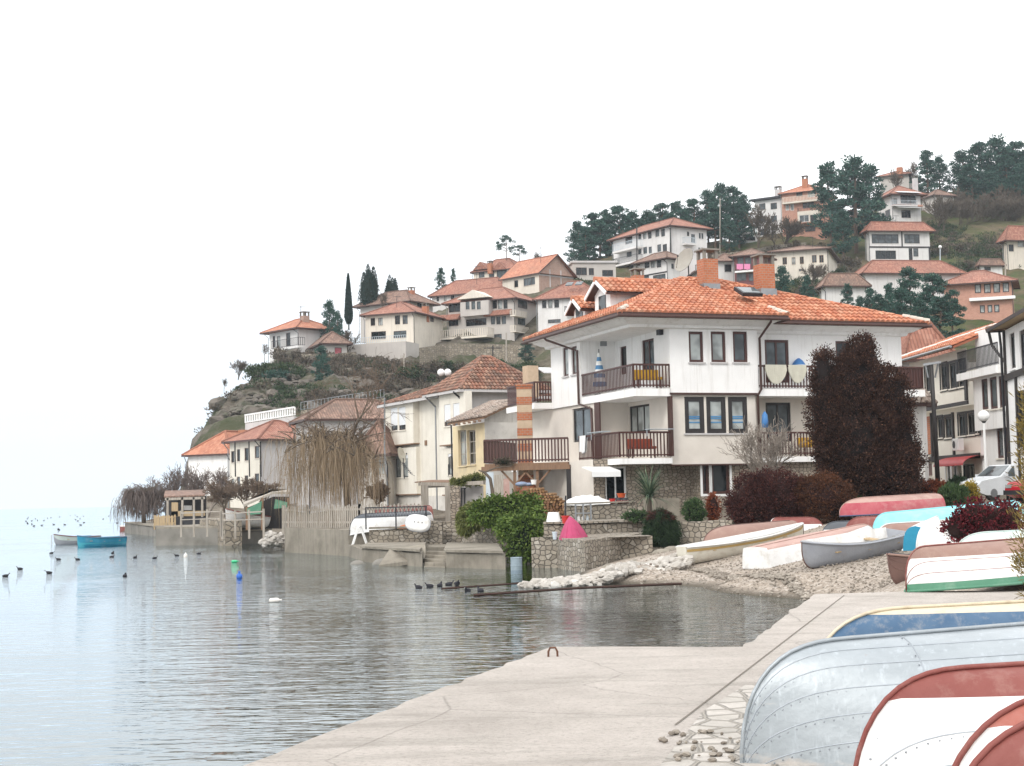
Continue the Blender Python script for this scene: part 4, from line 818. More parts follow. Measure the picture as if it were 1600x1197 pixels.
# ---------------------------------------------------------------- houses at the foot of the headland
h=corner_house('white_house','plain white house with bright orange roof at the far left foot of the cliff',359,762,709,165,294,430,62,WHITE,2); h.fl.win(0,0,1,1); h.done(); roof(h,[h.C,h.R,h.K,h.L],h.zt,2.6,.5,ORT,'hip')
chimney(h,382,683,672,162,.9,BRK,False)
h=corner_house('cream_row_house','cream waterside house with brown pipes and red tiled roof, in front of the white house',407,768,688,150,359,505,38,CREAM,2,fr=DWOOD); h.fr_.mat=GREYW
for x0,x1,y0,y1 in ((361,366,705,723),(370,375,702,721),(382,388,700,720),(398,405,697,716)): h.fl.win(x0,y0,x1,y1,nx=1); h.fl.win(x0,y0+43,x1,y1+43,nx=1)
h.done(); roof(h,[h.C,h.R,h.K,h.L],h.zt+.1,2.0,.6,PKT,'hip'); chimney(h,432,666,657,156,.7,BRK,False)
for x in (367,389,407): mb=MB(); mb.tube([P(x,690,149.6),P(x+1,745,149.6)],.07,5); h.part('downpipe',mb,BLACKW)
h=corner_house('grey_row_house','long grey rendered house with faded roof behind the bare willow',484,770,657,134,462,648,20,GREYW,2,fr=GREYWD,ld=9); h.fr_.win(488,661,494,681,nx=1,gl=GLW); h.fr_.win(495,661,501,681,nx=1,gl=GLW); h.fr_.win(560,668,568,690,nx=1); h.done(); roof(h,[h.C,h.R,h.K,h.L],h.zt+.1,1.9,.5,BRT,'hip')
h=corner_house('low_brown_house','small stone house with steep brown roof and brick chimney beside the cream house',604,800,712,107,562,625,70,OLDW,2,fr=GREYWD); h.fl.win(581,717,602,742,nx=3,ny=2,gl=GLC); h.done(); roof(h,[h.C,h.R,h.K,h.L],h.zt+.1,2.4,.5,BRT,'hip'); chimney(h,591,705,678,109,.75,BRK,False)
def terrace():
    t=thing('balustrade_terrace','white balustraded terrace above the cream waterside roofs','terrace',P(420,668,172)); a=P(383,662,172); b=P(460,650,166); mb=MB(); mb.prism([a+Vector((0,0,-3)),b+Vector((0,0,-3)),b,a],(0,3,0)); mb.build('retaining_wall',GREYW,t); mb=MB(); rail(mb,a,b,.95,.4,.16,.12,.16); mb.build('balustrade',WHP,t)
    t=thing('railing_wall','grey stone terrace wall with iron railing under the hill scrub','wall',P(520,640,178)); a=P(470,642,180); b=P(600,622,176); mb=MB(); mb.prism([a+Vector((0,0,-4)),b+Vector((0,0,-4)),b,a],(0,1.2,0)); mb.build('retaining_wall',STN,t); mb=MB(); rail(mb,a,b,1.0,.45,.06,.04,.06); mb.build('railing',METAL,t)
terrace()
# ---------------------------------------------------------------- houses on the hill
def wins(f,rows,**k):
    for x0,x1,y0,y1 in rows: f.win(x0,y0,x1,y1,**k)
h=corner_house('cliff_edge_house','white house with orange hip roof at the left end of the cliff top',466,562,514,235,421,516,42,FARW); wins(h.fl,((426,430,525,543),(432.5,438,525,543),(447,453.5,520,541)),nx=1)
balcony(h,h.fl,424,466,530,543,1.2,.3,.3,DMET,FARW,.07); wins(h.fl,((430,436,548,560),(440,447,548,560),(450,457,548,560)),nx=1,gl=GLM); h.done(); roof(h,[h.C,h.R,h.K,h.L],h.zt+.1,2.0,1.1,ORT); chimney(h,476,503,494,238,1.1,BRF)
h=corner_house('cliff_annex','low annex with pyramid brown roof and grey boards beside the cliff edge house',505,566,538,228,466,542,20,FARG); h.fr_.win(523,543,534,558,nx=1,gl=MT['boat_red'],name='door'); h.fl.win(470,540,480,556,nx=3,gl=GL); h.done(); roof(h,[h.C,h.R,h.K,h.L],h.zt+.1,2.0,.7,BRT)
h=corner_house('cream_terrace_house','wide cream house with four brown windows above a walled terrace',646,542,489,240,571,692,68,FARC); wins(h.fl,((579,586,497,509),(591,598,496.5,508.5),(617,625,493,507),(629,637,492.5,506.5),(580,603,518,530),(615,635,517,528)),nx=2)
h.fr_.win(672,495,678,503,nx=1); mb=MB(); f=h.fl; f.bx(mb,-2,f.L+1,h.zb-3,P(600,537,238).z,.3,5); h.part('terrace_wall',mb,FARG); mb=MB(); z=P(600,537,238).z; rail(mb,f.at(-2,z,4.9),f.at(f.L+1,z,4.9),1.0,.35,.07); h.part('terrace_railing',mb,GALV)
h.done(); roof(h,[h.C,h.R,h.K,h.L],h.zt+.1,2.4,.7,PKT); chimney(h,665,492,479,245,.9,BRK)
h=corner_house('brown_roof_house','house with broad brown roof below the dark cypresses',640,492,472,264,563,676,55,FARG); wins(h.fr_,((652,660,473,482),),nx=2); h.fl.win(606,472,620,482,nx=2,gl=GL); h.done(); roof(h,[h.C,h.R,h.K,h.L],h.zt+.1,2.6,1.0,BRT); chimney(h,643,463,454,268,.9,BRK)
h=corner_house('long_white_house','long white house with faded pink roof behind the stone villa',792,500,455,270,675,815,66,FARW); wins(h.fl,((682,686,462,471),(693.5,697.5,461.5,470.5),(704.5,710,461,470)),nx=1); h.done(); roof(h,[h.C,h.R,h.K,h.L],h.zt+.1,3.0,.6,PKT,'hip')
h=corner_house('stone_villa','grey three storey villa with white balustrade balcony and triangular pediment',803,544,467,245,700,840,62,FARG); HV5=h; f=h.fl
wins(f,((769,776.5,468.8,482.6),(778,784.5,468.8,482.6),(786.6,793,468.5,482.5),(767,773.5,494.5,507),(775.5,782,494.5,507),(784,790.5,494,506.5)),nx=1,fr=BLACKW); wins(f,((728,735,525,537),(743,750,524.5,537),(751,758,524,537)),nx=1,fr=BLACKW,gl=GLM); f.win(772,522,784,538,nx=3,gl=GLM); f.win(702,527,713,543,nx=3,gl=GLC,name='door')
wins(h.fr_,((809,824,469,482),(809,821,495.6,508)),nx=3,fr=BLACKW)
g=bump_bay(h,f,719,763,465,496,1.4,None,False); wins(g,((727.5,733.6,471,483.5),(736.5,742.6,471,483.5),(745,751,471,483.5)),nx=1,fr=BLACKW,gl=GLM); f.win(728,498,760,509,nx=5,fr=BLACKW,gl=GL); f.win(701,473,719,488,nx=2,gl=GL); f.win(690,497,716,510,nx=3,gl=GL)
b=balcony(h,f,720,761,513,524.5,2.2,.35,.38,FARC,FARC,.16); b=balcony(h,f,686,720,515.5,527,1.8,.35,.38,FARC,FARC,.16)
for x0,x1,y0,y1 in ((760,800,486,493),(688,720,492.5,500)):
    mb=MB(); u0=f.uz(x0,y1)[0]; u1=f.uz(x1,y1)[0]; z0=f.uz(x0,y1,1)[1]; z1=f.uz(x0,y0)[1]; mb.prism([f.at(u0,z1,.0),f.at(u0,z0,1.1),f.at(u0,z0-.1,1.1),f.at(u0,z0-.1,0)],f.u*(u1-u0)); h.part('pent_roof',mb,PKT)
balcony(h,h.fr_,806,823,486,493,1.0,.25,.3,FARC,FARC,.14); balcony(h,h.fr_,806,826,510,518,1.0,.25,.3,FARC,FARC,.14); h.done(); roof(h,[h.C,h.R,h.K,h.L],h.zt+.1,2.6,.8,PKT)
mb=MB(); u0=f.uz(714,466,1.4)[0]; u1=f.uz(765,466,1.4)[0]; z=f.uz(740,466,1.4)[1]; zt=f.uz(740,453,1.4)[1]; mb.prism([f.at(u0,z,1.6),f.at(u1,z,1.6),f.at((u0+u1)/2,zt,1.6)],f.n*-5); h.part('pediment',mb,FARC)
mb=MB(); f.bx(mb,-.5,f.L+1,h.zb,P(760,541,245).z,.05,.4); h.part('plinth',mb,STN)
h=corner_house('brick_gable_house','house with bare brick gable and bright orange roof up the hill',842,470,428,263,785,896,42,FARC); h.fr_.mat=BRF; wins(h.fl,((818,836,434,446),),nx=3,gl=GLM); h.fl.win(803.5,438,809.6,449,nx=1); h.done(); roof(h,[h.C,h.R,h.K,h.L],h.zt+.1,3.6,.5,ORT,'gable','b',gable=BRF)
mb=MB()
for x in (859,876): mb.bar(h.fr_.at(h.fr_.uz(x,430)[0],h.zb,.02),h.fr_.at(h.fr_.uz(x,430)[0],h.zt+1.0,.02),.25,.06)
mb.bar(h.fr_.at(0,h.zt-.1,.02),h.fr_.at(h.fr_.L,h.zt-.1,.02),.06,.25); h.part('concrete_frame',mb,GREYW)
h=corner_house('dormer_house','pinkish house with two small gabled dormers on the skyline',806,450,420,288,740,832,60,FARC); wins(h.fl,((748,757,421,434),(764,772,421,434),(776,792,421,434)),nx=2,gl=GLM); h.done(); roof(h,[h.C,h.R,h.K,h.L],h.zt+.1,2.6,.5,PKT,'hip')
for x in (752,782): mb=MB(); f=h.fl; u,z=f.uz(x,419); mb.prism([f.at(u-1.6,z-.3,.5),f.at(u+1.6,z-.3,.5),f.at(u,z+1.2,.5)],f.n*-4); mb.build('dormer',PKT,h.ro)
chimney(h,766,418,412,290,.8,BRK)
h=corner_house('red_roof_house','white house with large dull red roof and two skylights left of the big roof',935,530,464,240,840,955,72,FARW); wins(h.fl,((847,853.6,469.5,481.6),(856.6,863,469,481.2),(866,873.5,468.5,481)),nx=1,fr=BLACKW); wins(h.fl,((892,900,468,484),(902,912,467.5,484)),nx=2,gl=GLC); h.fl.win(856,499,876,505,nx=4)
b=balcony(h,h.fl,882,912,478,487,1.0,.3,.3,DMET,FARW,.06); h.done(); roof(h,[h.C,h.R,h.K,h.L],h.zt+.1,3.2,.7,PKT,'hip'); mb=MB(); p=P(883,447,241.5); 
for k in (0,1): mb.obox(p+h.ul*(-k*1.6),h.ul*-1.1,(h.ur*1.2+Vector((0,0,.6))),(0,0,.15))
mb.build('skylight',GLM,h.ro)
h=corner_house('flat_roof_building','low grey flat roofed building under the pine wood',895,445,411,272,880,962,8,FARG); wins(h.fr_,((900,917,418,430),(920,928,419,430),(941,958,422,432)),nx=2,gl=GL); h.done(); mb=MB(); mb.prism([p+Vector((0,0,.02)) for p in offp([h.C,h.R,h.K,h.L],.3)],(0,0,.35)); h.part('flat_roof',mb,GREYW)
h=corner_house('white_hill_house','tall white three storey house with stacked corner balconies above the big roof',1048,450,354,276,958,1104,33,FARW); wins(h.fl,((997,1002,363.5,374),(1004.8,1010,363,373.5),(1012.5,1018,362.3,373),(1024,1030,359,370),(1033,1039,358,369.5),(997,1002,386.8,397),(1005,1011,386,396.6),(1013.5,1018.5,385.5,396),(1027,1033,382,393.5),(1035.5,1042,381.5,393)),nx=1,fr=BLACKW)
wins(h.fl,((977,988,370,381),(979,987,392,401.6)),nx=2); wins(h.fl,((965,990,414,428),),nx=4,gl=GL); wins(h.fr_,((1073.5,1077,362,369),(1092,1095,364,373),(1096,1099,364.5,373.5),(1091,1094.5,387,395),(1096,1099,387,395),(1080,1086,366,379)),nx=1,fr=BLACKW)
balcony(h,h.fl,957,994,378,389,1.6,.35,.3,GALV,FARW,.05); balcony(h,h.fl,957,994,401,411,1.6,.35,.3,DMET,FARW,.05); balcony(h,h.fr_,1072,1088,371,380,1.0,.3,.3,GALV,FARW,.05); h.done(); roof(h,[h.C,h.R,h.K,h.L],h.zt+.1,2.5,.9,PKT,'hip')
for x in (995,1047.5): mb=MB(); mb.tube([P(x,356,275.4 if x>1000 else 279),P(x,425,275.4 if x>1000 else 279)],.12,5); h.part('downpipe',mb,BLACKW)
h=corner_house('timber_frame_house','small white timber framed house with projecting upper floor, in front of the tall white one',1042,448,405,262,1000,1064,40,FARW); wins(h.fl,((1007,1014.6,406.8,419),(1017,1023.6,406.6,418.5),(1026.3,1033,406.2,418)),nx=2,ny=2,fr=BLACKW); wins(h.fl,((1006,1014,430,438),(1020,1040,429,438)),nx=2,gl=GLM)
mb=MB(); h.fl.bx(mb,0,h.fl.L,P(1020,425,262).z-.1,P(1020,425,262).z+.12,.01,.08); h.part('timber_band',mb,BLACKW); wins(h.fr_,((1049,1053,412,420),),nx=1); h.done(); roof(h,[h.C,h.R,h.K,h.L],h.zt+.1,1.6,1.1,BRT)
h=corner_house('low_white_cottage','low white cottage with lichen grey roof beside the brick chimney',1119,455,409,261,1078,1156,8,FARW); wins(h.fr_,((1132,1143,413,425),),nx=2,fr=BLACKW); wins(h.fl,((1086,1094,412,424),),nx=1); h.done(); roof(h,[h.C,h.R,h.K,h.L],h.zt+.05,1.7,.7,BRT)
h=corner_house('maroon_house','narrow dark maroon house with balcony between the two brick chimneys',1190,460,398,257,1147,1205,66,M('maroon_paint',(.20,.075,.075),(.15,.06,.06)),fr=BLACKW); wins(h.fl,((1152,1162,402,414),(1164,1174,402,414),(1151,1166,427,439),(1170,1184,427,439)),nx=2,gl=GLM); balcony(h,h.fl,1148,1188,413,422,1.2,.3,.3,DWOOD,WHP,.08); h.done(); roof(h,[h.C,h.R,h.K,h.L],h.zt+.05,1.5,.8,BRT)
f=h.fl; 
for lab,x0,x1,m in (('pink cloth on the balcony of the maroon house, left of the two',1151,1161,'pink_cloth'),('pink cloth on the balcony of the maroon house, right of the two',1162.5,1172,'pink_cloth')):
    if m not in MT: M(m,(.70,.25,.42),(.62,.2,.36))
    a=f.at(f.uz(x0,413,1.25)[0],f.uz(x0,412.5,1.25)[1],1.25); b=f.at(f.uz(x1,413,1.25)[0],f.uz(x1,412.5,1.25)[1],1.25); cloth('hanging_cloth',lab,a,b,.95,MT[m])
h=corner_house('cream_cottage','cream cottage with row of small arched windows and weathered roof right of the chimneys',1292,446,389,268,1207,1308,72,FARC); wins(h.fl,((1222.6,1229.6,402,413.5),(1237,1243,402,413.5),(1249.6,1256,401,412.5),(1268.5,1276,398.5,410.5),(1280,1287,398.5,410.5),(1248,1256,420,424)),nx=2,fr=OLDWD); h.done(); roof(h,[h.C,h.R,h.K,h.L],h.zt+.05,1.5,.8,BRT)
h=corner_house('white_block','pale white block of flats half hidden by bare trees on the hilltop',1226,390,309,323,1180,1240,58,FARW); wins(h.fl,((1186,1196,318,328),(1204,1214,317,327),(1186,1196,338,348),(1204,1214,337,347),(1186,1196,358,368)),nx=2,gl=GLM); h.done(); mb=MB(); mb.prism([p+Vector((0,0,.05)) for p in offp([h.C,h.R,h.K,h.L],.8)],(0,0,.4)); h.ro=h.part('flat_roof',mb,DMET); chimney(h,1216,305,297,325,1.2,GREYW)
h=corner_house('white_garage','small white garage building left of the bare hill trees',1160,392,366,316,1152,1185,12,FARW); h.fr_.win(1163,370,1180,376,nx=2); h.done(); mb=MB(); mb.prism([p+Vector((0,0,.05)) for p in offp([h.C,h.R,h.K,h.L],.4)],(0,0,.35)); h.part('flat_roof',mb,GREYW)
h=corner_house('brick_apartment_house','tall pink brick house with stacked balconies on the hilltop left of the big pines',1286,380,297,318,1221,1304,64,BRP); wins(h.fl,((1227.6,1233,319,329),(1235,1240.5,319,329),(1262,1273,297,308)),nx=1,fr=WHP,gl=GLC); wins(h.fl,((1254,1272,315,325),(1258,1274,353,362),(1244,1254,299,307)),nx=3,gl=GL); g=bump_bay(h,h.fl,1246,1278,333,351,1.5,FARC,False); g.win(1249,336,1264,347,nx=2,fr=WHP,gl=GLM); g.win(1266,335.5,1275,347,nx=1,gl=GL)
balcony(h,h.fl,1246,1280,324,332,1.4,.35,.3,DMET,FARC,.06); balcony(h,h.fl,1222,1280,306,313.5,1.1,.35,.3,FARC,FARC,.1); h.done(); roof(h,[h.C,h.R,h.K,h.L],h.zt+.05,2.4,.6,ORT); chimney(h,1258,289,280,322,1.1,BRK)
h=corner_house('upper_villa','white hillside villa with arched window, awnings and shallow brown roof',1394,356,305,325,1372,1438,14,FARW); wins(h.fr_,((1407,1431,304,318),(1408.5,1423,328.5,340.5)),nx=3,gl=GL); wins(h.fl,((1376,1381,312,320),),nx=1); wins(h.fr_,((1396,1402,310,320),),nx=1); h.fl.win(1383,328,1391,341,nx=2,fr=DWOOD)
mb=MB(); f=h.fr_; u0=f.uz(1394,322)[0]; u1=f.uz(1438,322)[0]; z=f.uz(1410,322)[1]; f.bx(mb,-.2,u1,z-.2,z+.15,0,1.2); h.part('balcony_slab',mb,BRP); balcony(h,f,1396,1434,313,320.5,1.3,.2,.3,GALV,FARW,.05)
for y in (299,322.5): mb=MB(); z=f.uz(1410,y)[1]; a=f.at(f.uz(1398,y)[0],z,.02); mb.prism([a,a+f.n*1.6-Vector((0,0,.5)),a+f.n*1.6-Vector((0,0,.55)),a-Vector((0,0,.06))],f.u*((f.uz(1434,y)[0]-f.uz(1398,y)[0]))); h.part('awning',mb,WHP)
h.done(); roof(h,[h.C,h.R,h.K,h.L],h.zt+.1,2.6,1.2,PKT); chimney(h,1430,291,279,329,.9,GREYW)
h=corner_house('black_trim_house','white two storey house with black window bands and dark timber trim on the green slope',1358,420,362,294,1353,1452,9,FARW,fr=BLACKW); f=h.fr_
for x0,x1,n in ((1362,1404,8),(1413,1437,6)): f.win(x0,366,x1,380.5,nx=n//2*1,fw=.16,ny=2,gl=GLM)
f.win(1368,391.5,1400,405,nx=4,fw=.1,gl=GL); f.win(1420,388,1426,409,nx=1,fw=.14,name='door',gl=GL); f.win(1427,388,1435,401,nx=1,fw=.12,gl=GLM)
mb=MB(); z=f.uz(1400,386)[1]; f.bx(mb,-.02,f.L+.02,z-.15,z+.12,.005,.1); u=f.uz(1409,370)[0]; f.bx(mb,u-.12,u+.12,z+.12,h.zt,.005,.09); f.bx(mb,f.L-.3,f.L,h.zb,z-.16,.005,.08); h.part('timber_band',mb,BLACKW); h.done(); roof(h,[h.C,h.R,h.K,h.L],h.zt+.05,2.0,.9,PKT); chimney(h,1355,362,353,297,1.0,BRF,False)
h=corner_house('edge_house','cream house cut by the right edge of the picture on the green slope',1574,425,377,286,1568,1640,12,FARC); wins(h.fr_,((1576,1584,382,393),(1590,1600,372,386)),nx=1); h.done(); roof(h,[h.C,h.R,h.K,h.L],h.zt+.05,3.0,1.0,PKT)
h=corner_house('orange_roof_house','low white house with wide orange roof right behind the dark pines',1352,478,428,238,1335,1500,10,FARW); wins(h.fr_,((1462,1472,432,440),),nx=1); h.done(); roof(h,[h.C,h.R,h.K,h.L],h.zt+.05,2.4,.8,PKT)
h=corner_house('small_white_house','white house with weathered roof in front of the orange roofed one, among pines',1290,480,448,222,1283,1352,10,FARW); wins(h.fr_,((1322,1332,452,461),),nx=1); h.done(); roof(h,[h.C,h.R,h.K,h.L],h.zt+.05,2.0,.7,BRT)
h=corner_house('pink_brick_house','pink brick house with two rows of white framed windows behind the right-hand street',1580,530,440,226,1475,1625,70,BRP,fr=BLACKW); wins(h.fl,((1523,1533,444,458),(1537.6,1548,443.5,458),(1552,1562.6,442.5,457.5),(1566.6,1576.6,441.5,456.5),(1531,1539,477,489),(1543,1550.5,476.5,488.5),(1553.5,1561.6,476,488)),nx=1,fw=.14,gl=GLC)
mb=MB(); z=h.fl.uz(1540,468)[1]; h.fl.bx(mb,h.fl.uz(1515,468)[0],h.fl.L+.5,z-.2,z+.25,.01,.9); h.part('slab_band',mb,WHP); h.done(); roof(h,[h.C,h.R,h.K,h.L],h.zt+.05,2.4,1.0,PKT)
h=corner_house('white_shed','tiny white house peeping over the pink brick roof',1532,430,415,262,1530,1566,10,FARW); h.fr_.win(1538,417,1548,423,nx=2); h.done(); roof(h,[h.C,h.R,h.K,h.L],h.zt,1.2,.5,BRT)
h=corner_house('tower_roof_house','roof and dark chimney among the trees at the hill crest',1420,290,272,352,1375,1432,66,FARG); h.fl.win(1392,274,1400,281,nx=1); h.done(); roof(h,[h.C,h.R,h.K,h.L],h.zt,1.6,.8,PKT); chimney(h,1406,270,262,353,1.3,BRK,False)
h=corner_house('stone_ruin_house','grey stone house half hidden by bare trees right of the upper villa',1460,345,305,335,1440,1490,20,FARG); h.fr_.win(1466,312,1472,322,nx=1); h.done(); roof(h,[h.C,h.R,h.K,h.L],h.zt,1.8,.6,BRT)

def hill_walls():
    for lab,q in (('long stone retaining wall under the stone villa on the cliff top',((655,556,231),(700,549,236),(760,549,238),(822,552,236))),('stone retaining wall under the cliff edge house and its annex',((428,556,226),(470,566,222),(520,566,222),(556,562,227))),('grey rubble wall below the flat roofed building',((870,462,262),(905,458,262),(950,452,266))),('stone wall along the road under the white garage',((1108,408,296),(1160,402,300),(1210,392,310),(1260,388,310)))):
        t=thing('retaining_wall',lab,'wall',P(*q[0])); mb=MB()
        for a,b in zip(q,q[1:]): A=P(*a); B=P(*b); mb.prism([A-Vector((0,0,4)),B-Vector((0,0,4)),B+Vector((0,0,1.2)),A+Vector((0,0,1.2))],(0,1.2,0))
        mb.build('masonry',STN,t)
    t=thing('washing_line','row of small coloured clothes drying below the balcony of the cliff edge house','laundry',P(428,556,231)); rg=random.Random(2)
    a=P(428,550,231.5); b=P(458,551,230); mb=MB(); mb.tube([a,b],.03,4); mb.build('line',DMET,t)
    for i in range(9):
        p=a.lerp(b,(i+.3)/9.2); w_=rg.uniform(.2,.28); hh=rg.uniform(.6,1.1); mb=MB(); mb.obox(p-Vector((0,0,hh)),(w_,0,0),(0,.04,0),(0,0,hh)); mb.build('garment',rg.choice((BAGB,WHP,MT['boat_red'],BLACKW,MT['boat_red'],DMET)),t)
hill_walls()

for x,y0,y1,D,lab in ((470,478,500,237,'thin aerial on the roof of the cliff edge house'),(620,462,484,243,'thin aerial on the roof of the cream terrace house'),(745,415,440,272,'tall thin aerial on the long white house roof'),(845,386,408,266,'thin aerial on the ridge of the brick gable house'),(905,420,437,241,'thin aerial on the dull red roof with skylights'),(1030,326,346,279,'thin aerial on the tall white hill house roof'),(1270,370,385,270,'thin aerial on the cream cottage roof'),(1400,336,352,297,'thin aerial on the black trimmed house roof'),(1500,405,424,228,'thin aerial on the pink brick house roof'),(770,540,566,102,'thin aerial on the mossy roof of the cream house')):
    p=P(x,y1+4,D); q=P(x,y0,D); t=thing('tv_aerial',lab,'aerial',p); mb=MB(); mb.tube([p,q],.035,4); mb.build('mast',DMET,t); mb=MB(); mb.tube([q-Vector((.6,0,.15)),q+Vector((.6,.2,-.15))],.025,4)
    for k in range(5): c=(q-Vector((.6,0,.15))).lerp(q+Vector((.6,.2,-.15)),k/4); mb.tube([c-Vector((.05,.35,0)),c+Vector((.05,.35,0))],.018,4)
    mb.build('antenna',DMET,t)
# ---------------------------------------------------------------- street of black and white houses on the right
A=P(1440,650,83); B=P(1530,640,74.5); C_=P(1580,640,70.5)
M('street_cream',(.80,.76,.68),(.74,.70,.62),1,.9,.1,60,streak=((.5,.45,.38),.35))
h=House('timber_street_house','long white house with black timber frame, red awning and tall windows, at right','house',(A.x,A.y,1.5),MT['street_cream'],None,BLACKW,9); h.ur=Vector((1,0,0)); h.gl=[GL,GLM]
zt=P(1456,562,81).z; zm=P(1480,639,79).z; f=h.fac(A,B,1,zm)
d=(B-A).normalized(); n=Vector((d.y,-d.x,0)); g=h.fac(A+n*.5-d*.2,B+n*.5,zm,zt); h.fac(B,B-n*8,1,zt); h.fac(A-n*8,A,1,zt)
for x0,x1,y0,y1 in ((1470,1480,569,609),(1483.5,1494.5,567,607),(1497.5,1508.5,564,604),(1446,1453,575,612)): g.win(x0,y0,x1,y1,nx=2,fw=.12,gl=GLM,r=.1,trim=BLACKW,tw=.12)
for x0,x1,y0,y1 in ((1465,1473,652,684),(1476.5,1487.5,651,684),(1498,1509,647,681),(1512,1523,645,679),(1526,1531,645,677)): f.win(x0,y0,x1,y1,nx=2,fw=.12,r=.1,trim=BLACKW,tw=.12)
for x0,x1,y0,y1 in ((1478,1485.5,726.5,751),(1488,1495,726,750.5)): f.win(x0,y0,x1,y1,nx=1,fr=WHP,trim=WHP,tw=.08)
f.win(1498,725,1523,758,nx=2,fr=BLACKW,gl=GL,name='door',r=.3); f.win(1445,723,1456.5,745,nx=1,fr=GREYWD,gl=MT['boat_brown'])
mb=MB()
def band(f_,x0,x1,y,hh=.22,o=.09):
    u0=f_.uz(x0,y)[0]; u1=f_.uz(x1,y)[0]; z=f_.uz((x0+x1)/2,y)[1]; f_.bx(mb,max(u0,-.2),min(u1,f_.L+.1),z-hh/2,z+hh/2,.004,o)
def vert(f_,x,y0,y1,w_=.22,o=.1):
    u=f_.uz(x,(y0+y1)/2)[0]; f_.bx(mb,u-w_/2,u+w_/2,f_.uz(x,y1)[1],f_.uz(x,y0)[1],.006,o)
band(f,1443,1532,715,.26); vert(f,1491,644,712,.18); vert(f,1457.5,645,722,.16); u=0
f.bx(mb,-.2,f.L,zm-.02,zm+.16,.5,.58); g.bx(mb,g.L-.3,g.L-.02,zm+.18,P(1514,590,75).z,.004,.1); h.part('timber_frame',mb,BLACKW)
mb=MB(); u0=f.uz(1443.5,680)[0]; u1=f.uz(1457,680)[0]; f.bx(mb,u0,u1,f.uz(1450,710)[1],f.uz(1450,651)[1],.005,.05); h.part('brick_panel',mb,BRK)
mb=MB(); f.bx(mb,0,f.L,.8,f.uz(1500,752)[1],.01,.14); h.part('stone_plinth',mb,STN)
# bay further right
b_=h.fac(B+n*.25,C_+n*.25,P(1550,670,72).z,P(1550,575,72).z,WHITE); c_=h.fac(B,C_+d*3,1,zt,WHITE); h.fac(B,B+n*.25,P(1550,670,72).z,P(1550,575,72).z,WHITE)
for x0,x1,y0,y1 in ((1534,1543.5,592,640),(1547,1558,589,639),(1561,1571,587,637)): b_.win(x0,y0,x1,y1,nx=1,fw=.12,fr=REDW,gl=GLM,r=.08)
for x0,x1,y0,y1 in ((1557,1567.5,669,716),(1570.5,1581,667,714)): c_.win(x0,y0,x1,y1,nx=1,fw=.12,fr=REDW,gl=GLM)
for x0,x1 in ((1526.5,1533),(1537,1543)): c_.win(x0,718,x1,750,nx=1,fr=WHP,trim=WHP,tw=.08)
c_.win(1565,741,1575,760,nx=1,fr=DWOOD)
h.done()
mb=MB(); zb=P(1540,573,71).z; a=B+n*.7-d*1.0; e=C_+n*.7+d*.2; a.z=e.z=zb-.35; mb.prism([a,e,e-n*2,a-n*2],(0,0,.35)); k=h.part('balcony',mb,WHITE); mb=MB(); rail(mb,a+Vector((0,0,.35))+n*-.1,e+Vector((0,0,.35))+n*-.1,1.05,.16,.05); mb.build('railing',DMET,k)
# awning
mb=MB(); a=f.at(f.uz(1474,726,.6)[0],0,0); e=f.at(f.uz(1521,724,.6)[0],0,0); z0=f.uz(1497,727,.9)[1]; z1=f.uz(1497,714)[1]; L_=(e-a); rw=MB()
for i in range(8):
    t0,t1=PI/2*i/8,PI/2*(i+1)/8
    def q(t): return n*(1.1*math.sin(t)+.02)+Vector((0,0,z0+(z1-z0)*math.cos(t)))
    (rw).poly(a+q(t0),e+q(t0),e+q(t1),a+q(t1)); rw.poly(a+q(t0)-Vector((0,0,.02)),a+q(t1)-Vector((0,0,.02)),e+q(t1)-Vector((0,0,.02)),e+q(t0)-Vector((0,0,.02)))
rw.poly(*[a+n*.02+Vector((0,0,z0))]+[a+n*(1.1*math.sin(PI/2*i/8)+.02)+Vector((0,0,z0+(z1-z0)*math.cos(PI/2*i/8))) for i in range(9)])
h.part('red_awning',rw,M('red_canvas',(.50,.03,.03),(.40,.03,.03),3,.5,.05))
# roofs
def slab_roof(h,pts,mat,tiles=None,th=.14,name='roof',row=.38,w_=.26):
    mb=MB(); p=[Vector(x) for x in pts]; nn=(p[1]-p[0]).cross(p[2]-p[0]).normalized(); nn=nn if nn.z>0 else -nn; mb.prism([x-nn*th for x in p],nn*(th-.03)); r=h.part(name,mb,mat)
    t=MB(); tile_face(t,p,w_,row,random.Random(4)); t.build('tile_courses',tiles or TILO,r); h.ro=r; return r
g0=g.at(-.6,zt+.1,.75); g1=g.at(g.L+.2,zt+.1,.75); r0_=g.at(-.6,zt+1.45,-2.8); r1_=g.at(g.L+.2,zt+1.45,-2.8)
MORT=M('roof_mortar',(.72,.70,.66),(.58,.55,.50),6,.9,.3); slab_roof(h,[g0,g1,r1_,r0_],MT['tile_bed'],TILA)
mb=MB(); ridge_tiles(mb,g.at(-.6,zt+.35,.2),g.at(g.L*.9,zt+1.15,-2.0),.16,.34); mb.build('mortar_ridge',MORT,h.ro,uv=False)
if 0: b0=b_.at(-1.2,P(1520,538,72).z,.9); b1=b_.at(b_.L+.6,P(1520,538,72).z,.9); zz=Vector((0,0,1.6)); slab_roof(h,[b0+Vector((0,0,1.0)),b1+Vector((0,0,1.0)),b1-n*2.5+Vector((0,0,1.7)),b0-n*2.5+Vector((0,0,1.7))],MT['tile_bed'],TILA)
mb=MB(); up=b_.at(-.3,b_.zt,-.3); mb.prism([up,b_.at(b_.L+.3,b_.zt,-.3),b_.at(b_.L+.3,b_.zt+2.0,-.3),b_.at(-.3,b_.zt+2.0,-.3)],n*-.2); h.part('attic_wall',mb,WHITE)
